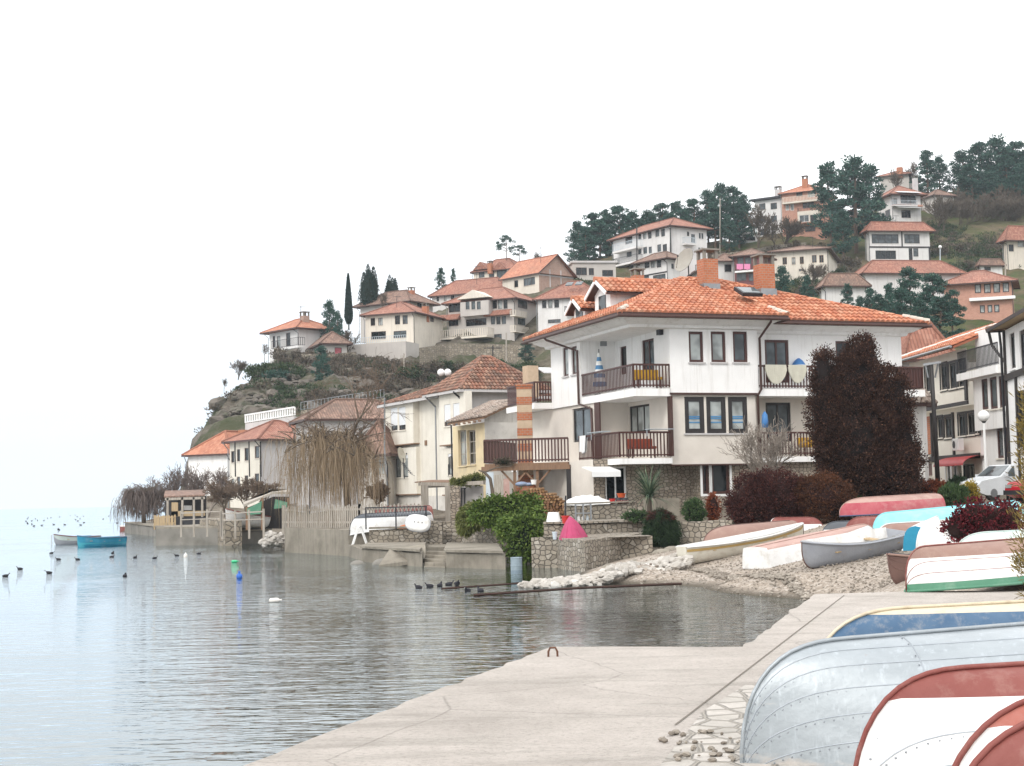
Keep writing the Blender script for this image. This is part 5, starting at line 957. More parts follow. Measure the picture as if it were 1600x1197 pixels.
mb=MB(); mb.tube([g.at(-.6,zt+.05,.85),g.at(g.L+.2,zt+.05,.85)],.07,6); h.part('gutter',mb,METAL)
# house with red roof behind, and small white building next to the conifer
h=corner_house('red_roofed_back_house','house behind the villa showing only a broad salmon tiled roof',1418,640,563,96,1400,1480,12,GREYW); h.done(); roof(h,[h.C,h.R,h.K,h.L],h.zt,2.6,.6,PKT,'hip')
h=corner_house('white_side_building','narrow white outbuilding with mossy tile cap beside the bronze conifer',1441,760,631,72,1405,1447,52,WHITE,1); h.fl.win(1429,690,1437,712,nx=1,fr=DMET,name='iron_grille'); h.done(); roof(h,[h.C,h.R,h.K,h.L],h.zt+.02,.8,.35,MT['tile_bed2'],'hip',tiles=TILG,w_=.25)
# near house cut by the right edge
h=corner_house('near_timber_house','white and black house with deep pale eaves cut by the right edge of the picture',1569,780,517,60,None,1680,-97,WHITE,1,ld=6); f=h.fr_
f.win(1578,520,1586,577,nx=1,fw=.14,fr=BLACKW,gl=GLM); f.win(1593,515,1603,577,nx=1,fw=.14,fr=BLACKW,gl=GLM); f.win(1590,610,1602,700,nx=1,fw=.14,fr=BLACKW); h.done()
mb=MB(); f.bx(mb,.0,.2,h.zb,h.zt,.006,.08); z=f.uz(1575,590)[1]; f.bx(mb,.2,f.L,z-.12,z+.12,.006,.1); u=f.uz(1589,600)[0]; f.bx(mb,u-.1,u+.1,h.zb,z-.13,.004,.08); h.part('timber_frame',mb,BLACKW)
roof(h,[h.C,h.R,h.K,h.L],h.zt+.1,.3,.55,BRT,'hip',eave=BLACKW,thick=.1)
mb=MB(); e0=h.C-h.ur*.5-h.ul*.5; mb.tube([e0+Vector((0,0,.05)),e0+Vector((.1,0,-.5)),h.C+f.n*.08+Vector((.1,0,-1.3)),h.C+f.n*.08+Vector((.1,0,-6))],.06,8); h.part('downpipe',mb,BLACKW)
mb=MB(); mb.poly(*[p+Vector((0,0,.08)) for p in offp([h.C,h.R,h.K,h.L],.53)]); h.part('soffit',mb,PLANK)
# street furniture
def globe_lamp(px,py0,py1,D,lab):
    b=P(px,py1,D); t=thing('street_lamp',lab,'street lamp',b,group='globe lamps by the parking place'); tz=P(px,py0,D).z; mb=MB(); mb.tube([b-Vector((0,0,.5)),b+Vector((0,0,1)),Vector((b.x,b.y,tz))],[.075,.06,.05],8); mb.build('post',WHP,t); mb=MB(); mb.ball((b.x,b.y,tz+.22),(.25,.25,.25),16,10); mb.build('globe',WHP,t,smooth=True); mb=MB(); mb.lathe((b.x,b.y,tz-.08),[(.06,0),(.11,.08),(.11,.12)],10); mb.build('collar',DMET,t)
globe_lamp(1543,658,792,66,'white globe lamp on white post, left of the two before the street house'); globe_lamp(1583,650,784,65,'white globe lamp on white post, right of the two before the street house')
t=thing('utility_pole','dark leaning utility pole with a short crossarm beside the street house','pole',P(1465,752,72)); mb=MB(); a=P(1466,755,72); b=P(1455,568,70.5); mb.tube([a-Vector((0,0,1)),b],[.12,.09],10); mb.build('pole',BLACKW,t,smooth=True); mb=MB(); mb.bar(P(1443,570,70.6),P(1470,566,70.3),.12,.1); mb.bar(P(1450,590,70.6),P(1446,571,70.6),.06,.06); mb.bar(P(1461,590,70.6),P(1466,568,70.4),.06,.06); mb.build('crossarm',METAL,t)
t=thing('air_conditioner','white air conditioner box on the street house wall above the red awning','air conditioner',P(1502,705,77)); mb=MB(); p=P(1502,704,76.6); mb.obox(p-d*.42,d*.84,n*.3,(0,0,.6)); mb.build('case',WHP,t,bevel=.02); mb=MB(); c=p-d*.18+n*.305+Vector((0,0,.3)); mb.poly(*[c+d*.2*math.cos(a*PI/6)+Vector((0,0,.2*math.sin(a*PI/6))) for a in range(12)]); mb.build('fan_grille',DMET,t)
# hill lamps
t=thing('hill_lamp','white globe lamp post on the green slope beside the black trimmed house','street lamp',P(1469,408,290)); mb=MB(); mb.tube([P(1469,412,290),P(1469,388,290)],.1,6); mb.build('post',GALV,t); mb=MB(); mb.ball(P(1469,386,290),(.35,.35,.35),8,6); mb.build('globe',WHP,t,smooth=True)
for x,y0,y1,D,lab in ((1125,310,392,306,'tall grey pole among the pines above the white hill house'),(1571,385,470,228,'thin pole standing by the pink brick house'),(631,552,612,216,'thin dark pole on the scrubby cliff below the terrace'),(791,520,560,226,'thin pole beside the stone villa')):
    t=thing('pole',lab,'pole',P(x,y1,D)); mb=MB(); mb.tube([P(x,y1+8,D),P(x,y0,D)],.11,6); mb.build('mast',GREYWD,t)
# ---------------------------------------------------------------- waterfront walls
def wall(name,label,pts,ztop,th,mat,zb=-1.2,cap=None,cat='wall',capm=None,bd=None):
    # pts along the face (world xy), thickness goes away from the camera
    t=thing(name,label,cat,Vector((pts[0][0],pts[0][1],0))); mb=MB(); fr=[Vector((p[0],p[1],0)) for p in pts]; bk=[]
    for i,p in enumerate(fr):
        dd=(fr[min(i+1,len(fr)-1)]-fr[max(i-1,0)]).normalized(); bk.append(p+(Vector(bd) if bd else Vector((-dd.y,dd.x,0)))*th)
    up=lambda p,z: Vector((p.x,p.y,z))
    zs=ztop if hasattr(ztop,'__len__') else [ztop]*len(fr); rg=random.Random(len(label)); n=len(fr)
    F_,B_,Z_=[],[],[]
    for i in range(n-1):
        k=max(1,int((fr[i+1]-fr[i]).length/.6))
        for j in range(k): F_.append(fr[i].lerp(fr[i+1],j/k)); B_.append(bk[i].lerp(bk[i+1],j/k)); Z_.append(zs[i]+(zs[i+1]-zs[i])*j/k+rg.uniform(-.03,.03))
    F_.append(fr[-1]); B_.append(bk[-1]); Z_.append(zs[-1])
    for i in range(len(F_)-1):
        a,b,c,e=F_[i],F_[i+1],B_[i+1],B_[i]; mb.poly(up(a,zb),up(b,zb),up(b,Z_[i+1]),up(a,Z_[i])); mb.poly(up(a,Z_[i]),up(b,Z_[i+1]),up(c,Z_[i+1]),up(e,Z_[i])); mb.poly(up(c,zb),up(e,zb),up(e,Z_[i]),up(c,Z_[i+1]))
    mb.poly(up(F_[0],zb),up(F_[0],Z_[0]),up(B_[0],Z_[0]),up(B_[0],zb)); mb.poly(up(F_[-1],zb),up(B_[-1],zb),up(B_[-1],Z_[-1]),up(F_[-1],Z_[-1])); mb.build('masonry',mat,t)
    if cap:
        mb=MB()
        for i in range(n-1):
            o=Vector(((fr[i+1]-fr[i]).y,-(fr[i+1]-fr[i]).x,0)).normalized()*.1; mb.prism([up(fr[i]+o,zs[i]+.035),up(fr[i+1]+o,zs[i+1]+.035),up(bk[i+1],zs[i+1]+.035),up(bk[i],zs[i]+.035)],(0,0,cap))
        mb.build('coping',capm or CONC,t)
    return t
SW=Mstone('water_stained_wall',((.30,.27,.22),(.40,.36,.30),(.34,.31,.26)),(.24,.215,.18),1.6,2.2,.03)
wall('quay_wall','long low crumbling stone quay under the huts at the far left',[G(195,833,0),G(240,838,0),G(300,845,0),G(350,851,0)],[.9,.75,.7,.75],3,DCONC,cap=.1)
wall('quay_wall','squat dark concrete quay block in front of the boathouse',[G(346,852,0),G(412,848,0),G(418,843,0)],1.0,5,DCONC,cap=.12)
wall('quay_wall','tall pale concrete lake wall under the grey picket fence',[G(445,863,0),G(527,868,0),G(545,869.5,0)],[1.22,1.2,1.2],4,CONC)
wall('quay_wall','short concrete end wall behind the broken slabs',[G(545,870,0),G(566,877,0)],[.55,.5],4,CONC)
wall('landing_platform','concrete landing stage left of the water steps',[G(566,878,0),G(660,886,0)],.53,9.5,CONC,cap=.09,cat='platform',bd=(-.04,1,0)); wall('landing_platform','concrete landing stage right of the water steps with mossy sides',[G(697,887,0),G(760,889,0),G(790,890,0)],.53,9.5,CONC,cap=.09,cat='platform',bd=(-.04,1,0))
def steps(name,lab,a,b,bk,z0,z1,n,run,mat):
    t=thing(name,lab,'steps',a); 
    for i in range(n):
        mb=MB(); o=bk*(run*i); z=z0+(z1-z0)*(i+1)/n; mb.prism([Vector((p.x,p.y,-1)) for p in (a+o,b+o,b+bk*run*n,a+bk*run*n)],(0,0,z+1)); mb.build('step',mat,t,bevel=.02)
steps('water_steps','concrete steps going down into the water between the two landing stages',G(661,886.5,0)+Vector((.02,.1,0)),G(696.5,887.5,0)+Vector((-.02,.1,0)),Vector((0,1,0)),-.1,.55,5,.34,CONC)
a=P(690,848,69); b=P(722,848,69); steps('stone_steps','rough stone steps climbing to the terrace behind the landing stage',a,b,Vector((0,1,0)),.6,1.5,5,.4,STN2)
a=P(577,848,68.5); b=P(672,846,68.5); wall('terrace_wall','low rubble stone wall behind the left landing stage',[a,b],1.22,.5,STN2,.2,cap=.08)
wall('stone_pier','short thick rubble pier beside the stone steps',[P(671,846,68.2),P(691,846,68.2)],[1.55,1.5],1.2,STN2,.2)
wall('curved_wall','rounded pale rubble wall half covered by the ivy bush',[P(722,848,67),P(745,852,65.4),P(775,853,64.5),P(800,850,64.5),P(815,840,66)],1.4,1.5,STN2,0)
wall('garden_wall','rubble stone wall rising from the water in front of the pink tarpaulin',[G(846,880,0),G(880,890,0),G(915,894,0),P(960,880,53.5),P(1012,862,56)],[1.08,1.08,1.06,1.08,1.15],3.2,STN2,-.8)
wall('garden_wall','second rubble wall behind the pink tarpaulin, topped with flat stones',[P(850,845,56.2),P(905,845,56),P(1010,838,57.5)],[1.5,1.48,1.5],2.5,STN2,.5,cap=.07,capm=STN2)
wall('parapet_wall','pale stone parapet below the glazed doors of the villa',[P(886,815,60.2),P(993,812,60.8)],[2.15,2.2],.4,STN2,.9,cap=.06)
wall('garden_wall','low rubble wall below the villa hedge, right of the weeping bush',[P(1040,846,55.5),P(1144,838,54.5)],[1.5,1.55],.6,STN2,.3)
wall('garden_bed_wall','pale concrete panel at the foot of the villa stone front',[P(1008,800,63.2),P(1062,800,63.4)],2.35,.3,CONC,1.0)
# broken slabs and stones
def rock(mb,c,r,rg):
    b=len(mb.v); c=Vector(c); s=Vector((rg.uniform(.7,1.3),rg.uniform(.7,1.3),rg.uniform(.45,.85))); a=rg.uniform(0,6)
    t=(1+5**.5)/2; ico=[(-1,t,0),(1,t,0),(-1,-t,0),(1,-t,0),(0,-1,t),(0,1,t),(0,-1,-t),(0,1,-t),(t,0,-1),(t,0,1),(-t,0,-1),(-t,0,1)]
    for x,y,z in ico:
        k=r/1.9*rg.uniform(.75,1.2); x,y,z=x*k*s.x,y*k*s.y,z*k*s.z; mb.v.append((c.x+x*math.cos(a)-y*math.sin(a),c.y+x*math.sin(a)+y*math.cos(a),c.z+z))
    for f in ((0,11,5),(0,5,1),(0,1,7),(0,7,10),(0,10,11),(1,5,9),(5,11,4),(11,10,2),(10,7,6),(7,1,8),(3,9,4),(3,4,2),(3,2,6),(3,6,8),(3,8,9),(4,9,5),(2,4,11),(6,2,10),(8,6,7),(9,8,1)): mb.f.append(tuple(b+i for i in f))
RK=MF('pale_stones',(.40,.37,.33),(.56,.53,.49),(.68,.66,.63),.9); RKB=MF('brown_stones',(.21,.18,.15),(.38,.34,.29),(.52,.47,.41),.9)
def scatter(name,fn,n,mat,r0,r1,seed):
    rg=random.Random(seed); mb=MB()
    for i in range(n):
        p,k=fn(rg); rock(mb,p,rg.uniform(r0,r1)*k,rg)
    o=mb.build(name,mat,uv=False); return tag(o,kind='stuff')
M('dark_rust',(.06,.03,.022),(.035,.022,.018),6,.8,.3)
def jet(rg):
    t=rg.random()**.75; a=G(812,918,0); b=G(1068,899,0); p=a.lerp(b,t); w_=.5+1.5*t; q=rg.uniform(-1,1); return Vector((p.x,p.y-.35+q*w_,max(bz(p.x,p.y),.0)+.02+.16*(1-q*q)*min(1,.35+t*1.5)+rg.uniform(-.04,.04))),1
scatter('jetty_stones',jet,900,RK,.06,.17,1)
def bch(rg):
    px=rg.uniform(1000,1420); py=rg.uniform(868,935); p=G(px,py,.2); z=bz(p.x,p.y)
    return Vector((p.x,p.y,z+.02)),rg.choice((.6,.8,1,1.3))
scatter('beach_pebbles',bch,5200,RKB,.014,.034,2)
def shl(rg):
    t=rg.random(); q=[(1010,905),(1060,905),(1150,917),(1240,932),(1300,945)]; i=min(int(t*4),3); a=G(*q[i],0); b=G(*q[i+1],0); p=a.lerp(b,t*4-i); p.y+=rg.gauss(.3,.5); return Vector((p.x,p.y,max(bz(p.x,p.y),-.05)+.03)),1
scatter('shoreline_pebbles',shl,1000,RKB,.025,.08,3)
scatter('landing_rubble',lambda rg:(Vector((G(rg.uniform(1040,1160),rg.uniform(1130,1200),.73).x,G(800,rg.uniform(1150,1197),.73).y,.74)),1),40,RKB,.01,.035,5)
for i,(x,y,D,r,lab) in enumerate(((430,840,80,1.0,''),(418,842,80,.9,''),(425,833,83,.9,''),(437,834,82,.8,''))):
    rg=random.Random(i); mb=MB()
    for k in range(55): q=P(x+rg.uniform(-9,9),y+rg.uniform(-2,6),D+rg.uniform(-1,1)); q.z=max(q.z,.05)*rg.uniform(.5,1); rock(mb,q,rg.uniform(.1,.22),rg)
    if i==0: allm=mb
    else: b=len(allm.v); allm.v+=mb.v; allm.f+=[tuple(j+b for j in f) for f in mb.f]
o=allm.build('rubble_heap',RK,uv=False); tag(o,'heap of pale loose stones at the water between the two quay walls','stones')
for x,y,D,r,lab in ((990,884,50,.5,'rounded boulder at the water edge of the garden wall'),(1035,866,52,.45,'pale boulder beside the bow of the long ivory boat'),(1052,860,53,.38,'smaller boulder close to the weeping bush'),(950,890,50.5,.4,'flat brown boulder lying in the shallows before the garden wall'),(596,884,60.5,.5,'jagged dark rock in the water before the broken slab'),(560,884,61.5,.4,'small black rock in the water left of the broken slab')):
    mb=MB(); rock(mb,P(x,y,D),r,random.Random(x)); o=mb.build('boulder',CONC if x>900 else DCONC); m_=o.modifiers.new('s','SUBSURF'); m_.levels=m_.render_levels=2; tag(o,lab,'rock')
mb=MB(); a,b=G(600,885,0),G(572,874,0); mb.prism([a+Vector((-.2,0,-.1)),a+Vector((1.6,.2,.1)),a+Vector((1.5,1.6,.62)),a+Vector((.1,1.5,.45))],(0,0,.16)); mb.build('broken_slab',CONC,bevel=.02); tag(bpy.data.objects['broken_slab'],'tilted broken concrete slab by the landing stage','slab')
for lab,q,w_ in (('long rusty iron beam edging the near side of the stone jetty',((740,930,.03),(900,919,.10),(1065,912,.12)),.06),('thin iron rail in the water at the tip of the stone jetty',((690,920,.04),(830,910,.07)),.05)):
    mb=MB(); p=[G(*k) for k in q]
    mb.tube(p,w_*.6,5)
    o=mb.build('iron_beam',MT['dark_rust']); tag(o,lab,'beam')
mb=MB(); p=G(864,1026,.72); mb.tube([p+Vector(q)*.58 for q in ((-.09,0,-.05),(-.085,0,.1),(-.05,0,.17),(.05,0,.17),(.085,0,.1),(.09,0,-.05))],.012,8); o=mb.build('mooring_ring',RUST); tag(o,'small rusty iron mooring staple on the near quay edge','mooring ring')
t=thing('barrel','pale blue grey metal barrel standing in the water at the ivy','barrel',G(807,891,0)); p=G(807,891,0); mb=MB(); mb.lathe(p,[(.2,-.4),(.2,.14),(.212,.155),(.2,.17),(.2,.4),(.212,.42),(.2,.45),(.19,.45),(.18,.42)],16); mb.build('drum',M('barrel_paint',(.26,.32,.36),(.2,.25,.28),4,.5,.1),t)
# fences
def fence(name,lab,pts,h_,sp,pw,mat,postm,step=2.4,top=True):
    t=thing(name,lab,'fence',pts[0]); mb=MB(); rg=random.Random(5)
    for a,b in zip(pts,pts[1:]):
        dd=(b-a); L=dd.length; u=dd.normalized(); nn=Vector((u.y,-u.x,0))
        for i in range(int(L/sp)):
            p=a+u*sp*(i+.5); hh=h_*rg.uniform(.94,1.04); k=pw*rg.uniform(.8,1.15); le=rg.uniform(-.02,.02); mb.add([p-u*k/2,p+u*k/2,p+u*(k/2+le)+Vector((0,0,hh-.05)),p+u*le+Vector((0,0,hh)),p+u*(le-k/2)+Vector((0,0,hh-.05))]+[q+nn*.025 for q in (p-u*k/2,p+u*k/2,p+u*(k/2+le)+Vector((0,0,hh-.05)),p+u*le+Vector((0,0,hh)),p+u*(le-k/2)+Vector((0,0,hh-.05)))],[(0,1,2,3,4),(9,8,7,6,5),(0,5,6,1),(1,6,7,2),(2,7,8,3),(3,8,9,4),(4,9,5,0)])
    mb.build('pickets',mat,t); mb=MB()
    for a,b in zip(pts,pts[1:]):
        for z in (.25,.8): mb.bar(a+Vector((0,.04,h_*z)),b+Vector((0,.04,h_*z)),.05,.09)
    mb.build('rail',mat,t)
    for a,b in zip(pts,pts[1:]):
        n_=max(1,int((b-a).length/step))
        for i in range(n_+1): p=a.lerp(b,i/n_); mb=MB(); mb.box(p.x-.06,p.x+.06,p.y+.06,p.y+.18,p.z-.3,p.z+h_*1.03); mb.build('post',postm,t)
a=P(442,829,79.6); b=P(562,828,73); c=P(660,822,74); a.z=b.z=1.22; c.z=1.25; fence('picket_fence','tall weathered grey picket fence on the lake wall before the willow',[a,b,c],1.12,.2,.1,GREYWD,GREYWD)
t=thing('mesh_fence','low dark iron frame fence with wire diamonds in front of the overturned white boat','fence',P(570,830,68.2)); a=P(571,831,68.2); b=P(668,827,68); a.z=b.z=1.25; mb=MB()
for k in range(3): p=a.lerp(b,k/2*.97+.01); mb.bar(p,p+Vector((0,0,.95)),.06,.05)
mb.bar(a+Vector((0,0,.95)),b+Vector((0,0,.95)),.05,.05); mb.bar(a+Vector((0,0,.55)),b+Vector((0,0,.55)),.03,.03); mb.build('frame',DMET,t); mb=MB(); n_=22
for i in range(n_):
    p=a.lerp(b,i/n_); q=a.lerp(b,(i+1)/n_); mb.bar(p+Vector((0,0,.56)),q+Vector((0,0,.94)),.012,.012); mb.bar(p+Vector((0,0,.94)),q+Vector((0,0,.56)),.012,.012)
mb.build('wire_mesh',DMET,t)
# ---------------------------------------------------------------- huts and boathouse at the far left
def hut():
    b=P(300,800,128); t=thing('lake_hut','open plank hut with rust red roof at the far left quay','hut',P(300,818,126)); z0=P(300,818,126).z
    def q(px,py,D=126): return P(px,py,D)
    mb=MB(); mb.prism([q(256,778),q(320,775),q(322,767,131),q(258,769,131)],(0,0,.12)); mb.build('roof',BRT,t)
    mb=MB()
    for x in (262,285,303,316): mb.bar(q(x,818),q(x,777),.16,.16)
    mb.bar(q(258,780),q(320,778),.16,.2); mb.build('post',GREYWD,t); mb=MB(); mb.prism([q(268,807),q(320,806),q(320,798),q(268,799)],(0,.15,0)); mb.prism([q(268,807),q(278,807),q(278,785),q(268,785)],(0,.1,0)); mb.build('plank_wall',PLANK,t)
    mb=MB(); mb.prism([q(258,818,129),q(322,817,129),q(322,775,129),q(258,777,129)],(0,.15,0)); mb.build('back_wall',BLACKW,t); mb=MB(); mb.prism([q(274,823,125),q(322,822,125),q(322,808,125),q(274,809,125)],(0,.2,0)); mb.build('base',DMET,t)
    mb=MB(); mb.prism([q(287,797,127),q(298,797,127),q(298,790,127),q(287,790,127)],(0,.5,0)); mb.build('white_box',WHP,t)
    f=[P(241,825,124),P(273,824,124)]; f[0].z=f[1].z=.85; fence('picket_fence','short yellowish plank fence below the far left hut',f,.85,.22,.18,PLANK,PLANK)
    t=thing('boathouse','dark open boathouse with sloping boarded roof and green panels beside the willow','boathouse',P(410,825,92)); Q=lambda x,y,D=92: P(x,y,D)
    mb=MB(); mb.prism([Q(381,792),Q(427,772),Q(452,772),Q(452,768,96),Q(425,768,96),Q(380,788,96)],(0,0,.14)); mb.build('roof',GREYWD,t)
    mb=MB(); mb.prism([Q(385,826,97),Q(452,826,97),Q(452,776,97),Q(427,776,97),Q(385,794,97)],(0,.2,0)); mb.build('back_wall',BLACKW,t)
    mb=MB(); mb.prism([Q(386,805,91.8),Q(407,803,91.8),Q(409,783,91.8),Q(386,795,91.8)],(0,.1,0)); mb.build('green_panel',BGRN,t); mb=MB(); mb.prism([Q(428,795,91.8),Q(448,793,91.8),Q(449,785,91.8),Q(430,780,91.8)],(0,.1,0)); mb.build('green_panel',BGRN,t)
    for x in (386,410,450): mb=MB(); mb.bar(Q(x,828),Q(x,778 if x>400 else 792),.14,.14); mb.build('post',OLDWD,t)
    for i,(x0,x1,y,lab) in enumerate(((283,345,824,'grey railing along the low quay beneath the hut'),(347,412,826,'grey railing on the squat quay block before the boathouse'))):
        a=P(x0,y,93-4*i); b=P(x1,y-2,89-6*i); t=thing('quay_railing',lab,'railing',a); mb=MB(); mb.bar(a+Vector((0,0,.85)),b+Vector((0,0,.85)),.07,.07); mb.bar(a+Vector((0,0,.45)),b+Vector((0,0,.45)),.05,.05); mb.build('rail',GREYWD,t)
        for k in range(4): p=a.lerp(b,k/3); mb=MB(); mb.bar(p-Vector((0,0,.6)),p+Vector((0,0,1.0)),.11,.11); mb.build('post',GREYWD,t)
    a=P(312,823,99); b=P(352,824,92); wall('shed_wall','low dark stone wall between the hut and the boathouse',[a,b],[1.6,1.5],1,STN,0)
    t=thing('jetty_crate','dark red crate hanging at the tip of the far quay','crate',P(193,833,152)); mb=MB(); mb.obox(P(187,834,152),P(200,834,152)-P(187,834,152),(0,1,0),(0,0,.75)); mb.build('box',BMAR,t,bevel=.05); mb=MB(); mb.obox(P(186.5,823,152),P(200.5,823,152)-P(186.5,823,152),(0,1.1,0),(0,0,.12)); mb.build('lid',WHP,t)
hut()

def crk(rg):
    x,y=rg.uniform(302,640),rg.uniform(570,690); D=190+(690-y)*.30+rg.uniform(-6,6); p=P(x,y,D); z=float(fh(np.array(p.x),np.array(p.y)))
    if z<4: z=-50
    return Vector((p.x,p.y,z+rg.uniform(-.25,.1))),rg.choice((.6,.8,1,1.5))
scatter('cliff_rocks',crk,760,M('cliff_rock',(.19,.165,.14),(.075,.066,.056),.5,.95,.9,1.5,stain=(.07,.085,.04),samt=.7,sscale=.25,bd=.3),.3,.95,9)
# ---------------------------------------------------------------- boats
ROUND=((0,0),(.2,.012),(.42,.05),(.62,.13),(.78,.27),(.89,.46),(.96,.7),(1,1)); FLAT=((0,0),(.3,.008),(.6,.02),(.76,.04),(.82,.11),(.88,.35),(.95,.68),(1,1)); DORY=((0,0),(.25,.02),(.5,.06),(.66,.14),(.76,.3),(.85,.5),(.93,.75),(1,1))
RIV=M('rivet_metal',(.40,.43,.46),(.3,.33,.36),4,.4,0,metal=.5)
def alumat():
    m,n,l,b=newmat('bare_aluminium'); v=coord(n,l)
    c=mixc(n,l,rng(n,l,nse(n,l,coord(n,l,'Object',(1.5,1.5,4)),1.2,6,.65),.3,.7),(.37,.405,.43),(.265,.295,.315)); c=mixc(n,l,rng(n,l,nse(n,l,coord(n,l,'Object',(16,16,.9)),1.,5,.7),.55,.72,0,.5),c,(.52,.57,.61))
    c=mixc(n,l,rng(n,l,nse(n,l,v,3.5,8,.75),.62,.7,0,.7),c,(.30,.20,.16)); 
    c=mixc(n,l,rng(n,l,nse(n,l,coord(n,l,'Object',(.8,.8,3)),1.6,7,.7),.58,.7,0,.55),c,(.60,.52,.45)); l(c,b.inputs['Base Color']); b.inputs['Metallic'].default_value=.35; b.inputs['Roughness'].default_value=.42; bmp(n,l,mth(n,l,'ADD',nse(n,l,v,4,3,.5),mth(n,l,'MULTIPLY',nse(n,l,v,40,4,.6),.12)),b,.22,.05); return m
BALU=alumat()
def fit(bow,stern,inv,Dp,roll=0):
    ex=(bow-stern).normalized(); ey=Vector((0,0,1)).cross(ex).normalized(); ez=ex.cross(ey); loc=stern.copy()
    if inv: loc=stern+ez*Dp; ey,ez=-ey,-ez
    if roll: R=Matrix.Rotation(roll,3,ex); ey,ez=R@ey,R@ez
    m=Matrix((ex,ey,ez)).transposed(); return loc,m.to_euler(),(bow-stern).length
def boat(label,bow,stern,B=1.4,Dp=.55,inv=False,side=BWH,bot=None,split=4,sec=ROUND,gun=None,keel=None,a=.8,sheer=.3,tr=.7,roll=0,inside=None,strakes=(),rivets=False,stripe=None,gw=.045,pw=2.1,ms=.45,rim=None,trm=None,name='rowing_boat',group=None,cat='boat',dy=0,ss=0,thw=PLANK):
    loc,rot,L=fit(bow,stern,inv,Dp,roll); t=thing(name,label,cat,loc,rot,group); n=34; bot=bot or side; gun=gun or side; keel=keel or bot
    S=[1-(1-i/n)**1.7 for i in range(n+1)]; s0=1-a/L; hb=[];zs=[];zk=[]
    for s in S:
        q=(s-ms)/(1-ms); hb.append(B/2*((tr+(1-tr)*math.sin(PI/2*min(1,s/ms))) if s<ms else max(.004,1-q**pw)))
        z=Dp*(1+sheer*max(0,q)**2+ss*max(0,1-s/.35)**2); zs.append(z); k=max(0,min(1,(s-s0)/(1-s0))); zk.append(z*(1-max(0,1-k**2.6)**(1/2.6)))
    m=len(sec); SZ=[q[1] for q in sec]
    def fyz(fz):
        for j in range(m-1):
            if fz<=sec[j+1][1]: k=(fz-sec[j][1])/(sec[j+1][1]-sec[j][1]); return sec[j][0]+(sec[j+1][0]-sec[j][0])*k
        return 1.
    def at(i,fz,sg,sc=1.,zo=0):
        fy=fyz(fz); e=max(0,(S[i]-.6)/.4); fy=fy*(1-e)+e*(fz**.62); return Vector((S[i]*L,sg*hb[i]*fy*sc,zk[i]+(zs[i]-zk[i])*fz+zo))
    def pt_(i,j,sg,sc=1.,zo=0): return at(i,SZ[j],sg,sc,zo)
    def shell(fa,fb_,mat,nm,sc=1.,zo=0,flip=False,vs_=None):
        vs_=vs_ or (0,.06,.14,.26,.4,.56,.72,.87,1); mb=MB(); ids={}; M_=len(vs_)
        for sg in (1,-1):
            for i in range(n+1):
                for j,v in enumerate(vs_):
                    if sg<0 and j==0 and fa[i]<1e-6: ids[(sg,i,j)]=ids[(1,i,j)]; continue
                    ids[(sg,i,j)]=len(mb.v); mb.v.append(tuple(at(i,fa[i]+(fb_[i]-fa[i])*v,sg,sc,zo)))
            for i in range(n):
                if fb_[i]-fa[i]<1e-4 and fb_[i+1]-fa[i+1]<1e-4: continue
                for j in range(M_-1):
                    f=(ids[(sg,i,j)],ids[(sg,i+1,j)],ids[(sg,i+1,j+1)],ids[(sg,i,j+1)]); mb.f.append(f if (sg>0)^flip else f[::-1])
        return mb.build(nm,mat,t,world=False,smooth=True)
    if bot is side: shell([0]*(n+1),[1]*(n+1),side,'hull',vs_=SZ)
    else:
        wl=(sec[split][1] if isinstance(split,int) else split)*Dp; fw=[max(0,min(1,(wl-zk[i])/max(1e-4,zs[i]-zk[i]))) for i in range(n+1)]; shell([0]*(n+1),fw,bot,'hull_bottom'); shell(fw,[1]*(n+1),side,'hull_side')
    mb=MB(); pts=[pt_(0,j,1) for j in range(m-1,-1,-1)]+[pt_(0,j,-1) for j in range(1,m)]; mb.prism(pts,(-.025,0,0)); mb.build('transom',trm or side,t,world=False)
    mb=MB()
    for sg in (1,-1): mb.tube([pt_(i,m-1,sg)+Vector((0,sg*gw*.3,-gw*.2)) for i in range(n+1)],gw*.6,6)
    mb.build('gunwale',gun,t,world=False,smooth=True)
    mb=MB(); kp=[pt_(i,0,1)-Vector((0,0,.012)) for i in range(n+1)]; mb.tube(kp,[.016]*(n+1),5); mb.build('keel',keel,t,world=False,smooth=True)
    if rim:
        mb=MB(); h_=.13
        for sg in (1,-1):
            for i in range(n):
                p,q=pt_(i,m-1,sg),pt_(i+1,m-1,sg); o=Vector((0,sg*.012,0)); k=(p-pt_(i,m-2,sg)).normalized()*h_; k2=(q-pt_(i+1,m-2,sg)).normalized()*h_; mb.poly(p+o,q+o,q+o-k2,p+o-k)
        mb.build('rim_band',rim,t,world=False,smooth=True)
    def lin(f,i,sg,out=.004):
        # point at height fraction f on the side
        for j in range(m-1):
            if sec[j][1]<=f<=sec[j+1][1]: k=(f-sec[j][1])/(sec[j+1][1]-sec[j][1]); p=pt_(i,j,sg).lerp(pt_(i,j+1,sg),k); return p+Vector((0,sg*out,0))
    if stripe:
        mb=MB()
        for sg in (1,-1):
            for i in range(n): mb.poly(lin(stripe[0],i,sg,.01),lin(stripe[0],i+1,sg,.01),lin(stripe[1],i+1,sg,.01),lin(stripe[1],i,sg,.01))
        mb.build('stripe',stripe[2],t,world=False)
